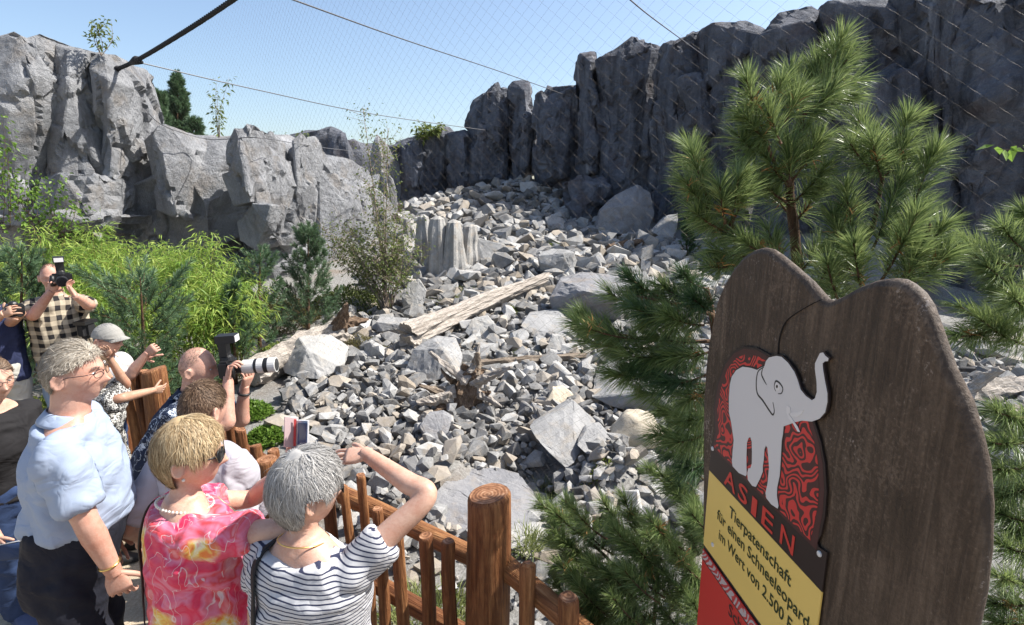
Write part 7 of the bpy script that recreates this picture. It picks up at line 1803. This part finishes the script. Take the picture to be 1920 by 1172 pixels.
w3 = person('woman in a black and white patterned top with one arm along the fence', (172, 700), 3.35, (.95, .30), 1.60, 1.05, 1, 0, 0, 0, R=(P(222, 748, 3.15), P(286, 732, 3.35)), L=(P(236, 722, 3.5), P(206, 672, 3.42)), skin='skin_tan', top='pattern_bw', sleeve=.95, hem=.85, top_slack=.03, neck='round', bottom='beige', hairs=('hair_brown', dict(qb, lift=.02, n=2500)), seed=7, sl_slack=.035, lhand=dict(dir=(-.1, -.3, 1), curl=(.3, .3, .3, .4)))
w4 = person('woman with glasses in a black top and rolled jeans at the left edge', (-12, 712), 2.82, (.92, -.38), 1.60, 1.05, 1, 0, 0, 4, R=(P(-75, 900, 2.66), P(-5, 1005, 2.58)), L=(P(20, 870, 3.0), P(10, 985, 2.95)), skin='skin', top='black_cloth', sleeve=.45, hem=.90, top_slack=.018, neck='scoop', bottom='denim', hairs=('hair_brown', dict(ST_SHORT, line=(40, 34, 20, 2, -18, -34, -42), lift=.014, len=.12, fem=1, comb=(0, -1.0, .2), crown=(0, .7, .7))), seed=8, shoes='shoe_blue')
eyes(w4); glasses(w4, M['frame_dark'], None, .023, .013); brows(w4, M['hair_brown'], rng)
m5 = person('photographer in a brown and cream checked shirt holding a camera to his face', (96, 520), 4.85, (.66, -.75), 1.80, 1.14, 0, 0, 6, 4, R=(P(62, 592, 4.60), P(95, 548, 4.62)), L=(P(168, 572, 4.72), P(143, 556, 4.58)), skin='skin_red', top='check', sleeve=.72, hem=.86, top_slack=.03, neck='collar', bottom='denim_pale', hairs=('hair_brown', dict(ST_SHORT, line=(72, 60, 34, 16, 14, -18, -34), lift=.006, len=.016, n=1600, cap=False)), seed=9, rhand=dict(dir=(.5, 0, .8), palm=(.3, -.9, 0), curl=(.6, .6, .7, .8)), lhand=dict(dir=(-.5, 0, .8), palm=(.1, .2, .9), curl=(.5, .5, .6, .6)), belly=.03)
strap(m5, 'bag_strap', [m5.loc(-.13, .0, 1.50), m5.loc(-.12, .11, 1.38), m5.loc(-.20, .14, 1.15), m5.loc(-.27, .06, .98)], .05, M['beige'])
m6 = person('man in a navy T-shirt and white shorts cut off by the left edge', (-32, 540), 4.55, (.80, -.60), 1.78, 1.08, 0, 0, 0, 0, R=(P(-60, 640, 4.3), P(4, 590, 4.25)), L=(P(18, 605, 4.6), P(40, 588, 4.35)), skin='skin_tan', top='navy_tee', sleeve=.7, hem=.84, top_slack=.025, neck='round', bottom='shorts', hairs=('hair_brown', dict(ST_SHORT, n=2000)), short=True, seed=10, rhand=dict(dir=(.9, 0, .4), curl=(.6, .6, .6, .7)), lhand=dict(dir=(-.6, -.5, .3), palm=(-.3, 0, .9), curl=(.6, .6, .6, .7)))

# ---- things in their hands
def camera_rig(label, c, fwd, lens_len, lens_r, barrel, flash=True, size=1.0, up=(0, 0, 1)):
    f = nrm(fwd); u = nrm(np.asarray(up) - f * np.dot(up, f)); r_ = np.cross(f, u); B3 = np.stack([r_, f, u], 1); c = np.asarray(c, float)
    g = empty('camera', c); bpy.context.view_layer.update(); tag(g, label, 'camera')
    def pt(name, VF, mat, sm=False):
        o = obj(name, (np.asarray(VF[0]) @ B3.T * 1.0 + c, VF[1]), mat, g, sm); o.matrix_local = g.matrix_world.inverted(); return o
    k = size; bm = bmesh.new(); bmesh.ops.create_cube(bm, size=1); bmesh.ops.scale(bm, vec=(.145 * k, .062 * k, .105 * k), verts=bm.verts); bmesh.ops.bevel(bm, geom=list(bm.edges), offset=.012 * k, segments=2, affect='EDGES')
    bm.verts.index_update(); V = np.array([v.co[:] for v in bm.verts]); Fc = [[tuple(v.index for v in fa.verts) for fa in bm.faces]]; bm.free()
    pt('camera_body', (V, Fc), M['black_plastic'])
    pt('viewfinder_hump', ell_loft([((0, 0, .045 * k), .034 * k, .036 * k), ((0, .0, .068 * k), .030 * k, .032 * k), ((0, 0, .078 * k), .020 * k, .024 * k)], np.array([1, 0, 0]), np.array([0, 1.0, 0]), 14, 3), M['black_plastic'])
    pt('hand_grip', tube([(.062 * k, .035 * k, -.045 * k), (.062 * k, .040 * k, .0), (.060 * k, .036 * k, .042 * k)], [.018 * k, .020 * k, .016 * k], 12), M['black_plastic'], True)
    n = len(barrel); y = .03 * k
    for (fr, rr_, mt) in barrel:
        y2 = y + lens_len * fr; pt('lens_barrel', tube([(0, y, 0), (0, y + (y2 - y) * .06, 0), (0, y2 - (y2 - y) * .06, 0), (0, y2, 0)], [rr_ * .96, rr_, rr_, rr_ * .96], 22), M[mt], False); y = y2
    pt('front_glass', tube([(0, y - .004, 0), (0, y + .0015, 0)], [barrel[-1][1] * .82] * 2, 20), M['lens_dark'])
    if flash:
        pt('flash_stand', box((0, -.005 * k, .115 * k), (.060 * k, .042 * k, .085 * k)), M['black_plastic']); pt('flash_head', box((0, .018 * k, .172 * k), (.075 * k, .105 * k, .042 * k)), M['black_plastic']); pt('flash_window', box((0, .0715 * k, .172 * k), (.062 * k, .003, .034 * k)), M['pl_white'])
    return g
camera_rig('black camera with flash and long white zoom lens held by the bald photographer', P(428, 690, 3.03), (.985, .10, .045), .235, .04, [(.22, .034, 'black_plastic'), (.28, .040, 'lens_white'), (.06, .042, 'black_plastic'), (.16, .042, 'lens_white'), (.10, .043, 'black_plastic'), (.18, .044, 'lens_white')])
camera_rig('black camera with flash held before the face of the checked photographer', P(116, 524, 4.66), (.62, -.78, -.02), .12, .04, [(.6, .038, 'black_plastic'), (.4, .042, 'black_plastic')])
camera_rig('small black camera in the hands of the man in navy at the left edge', P(26, 582, 4.32), (.8, -.4, -.1), .07, .03, [(.6, .032, 'black_plastic'), (.4, .034, 'black_plastic')], False, .9)
# phone with open flip cover
ph = empty('smartphone', P(560, 815, 1.9)); bpy.context.view_layer.update(); tag(ph, 'smartphone with open pale flip cover held up by the blonde woman', 'phone')
def sheet(name, corners, th, mat):
    A = np.array(corners, float); n = nrm(np.cross(A[1] - A[0], A[3] - A[0])); V = np.concatenate([A, A + n * th]); o = obj(name, (V, [[(0, 3, 2, 1), (4, 5, 6, 7), (0, 1, 5, 4), (1, 2, 6, 5), (2, 3, 7, 6), (3, 0, 4, 7)]]), mat, ph); o.matrix_local = ph.matrix_world.inverted()
t = NT('phone_screen'); M['screen'] = t.fin((.035, .065, .14), .12, None, .5); M['cover_pink'] = plain('cover_pink', (.55, .42, .42), .6); M['cover_red'] = plain('cover_red', (.50, .06, .06), .6); M['phone_white'] = plain('phone_white', (.55, .54, .55), .35)
sheet('phone_body', [P(555, 838, 1.90), P(579, 838, 1.87), P(580, 788, 1.87), P(557, 787, 1.90)], .008, M['phone_white']); sheet('phone_screen', [P(558.5, 834, 1.872), P(576, 834, 1.848), P(577, 793, 1.848), P(560, 792, 1.872)], .003, M['screen'])
sheet('flip_cover', [P(532, 838, 1.86), P(555, 838, 1.90), P(557, 783, 1.90), P(533, 781, 1.86)], .004, M['cover_pink']); sheet('cover_stripe', [P(550, 836, 1.880), P(554.5, 836, 1.885), P(555.5, 786, 1.885), P(551, 786, 1.880)], .002, M['cover_red'])
# bags
bg = empty('camera_bag', P(162, 618, 4.75)); bpy.context.view_layer.update(); tag(bg, 'black camera bag hanging at the side of the checked photographer', 'bag')
bm = bmesh.new(); bmesh.ops.create_cube(bm, size=1); bmesh.ops.scale(bm, vec=(.10, .14, .15), verts=bm.verts); bmesh.ops.bevel(bm, geom=list(bm.edges), offset=.03, segments=3, affect='EDGES'); me = bpy.data.meshes.new('bag_body'); bm.to_mesh(me); bm.free(); me.materials.append(M['strap_black']); link(bpy.data.objects.new('bag_body', me), bg)
o = obj('bag_flap', box((.0, -.0, .068), (.106, .146, .03)), M['black_plastic'], bg)
cl = empty('clutch_bag', P(40, 1030, 2.55)); bpy.context.view_layer.update(); tag(cl, 'dark blue clutch bag held by the woman at the left edge', 'bag')
o = obj('bag_body', ell_loft([(np.array([-.11, 0, -.02]), .02, .045), (np.array([0, 0, 0]), .028, .05), (np.array([.08, 0, .02]), .022, .035), (np.array([.11, 0, .03]), .008, .012)], np.array([0, 1.0, 0]), np.array([0, 0, 1.0]), 16, 2.4), M['denim'], cl, True)
o = obj('zip', tube([(-.11, -.005, .026), (0, -.008, .052), (.08, -.006, .055), (.108, 0, .042)], .003, 5), M['screw'], cl, True)
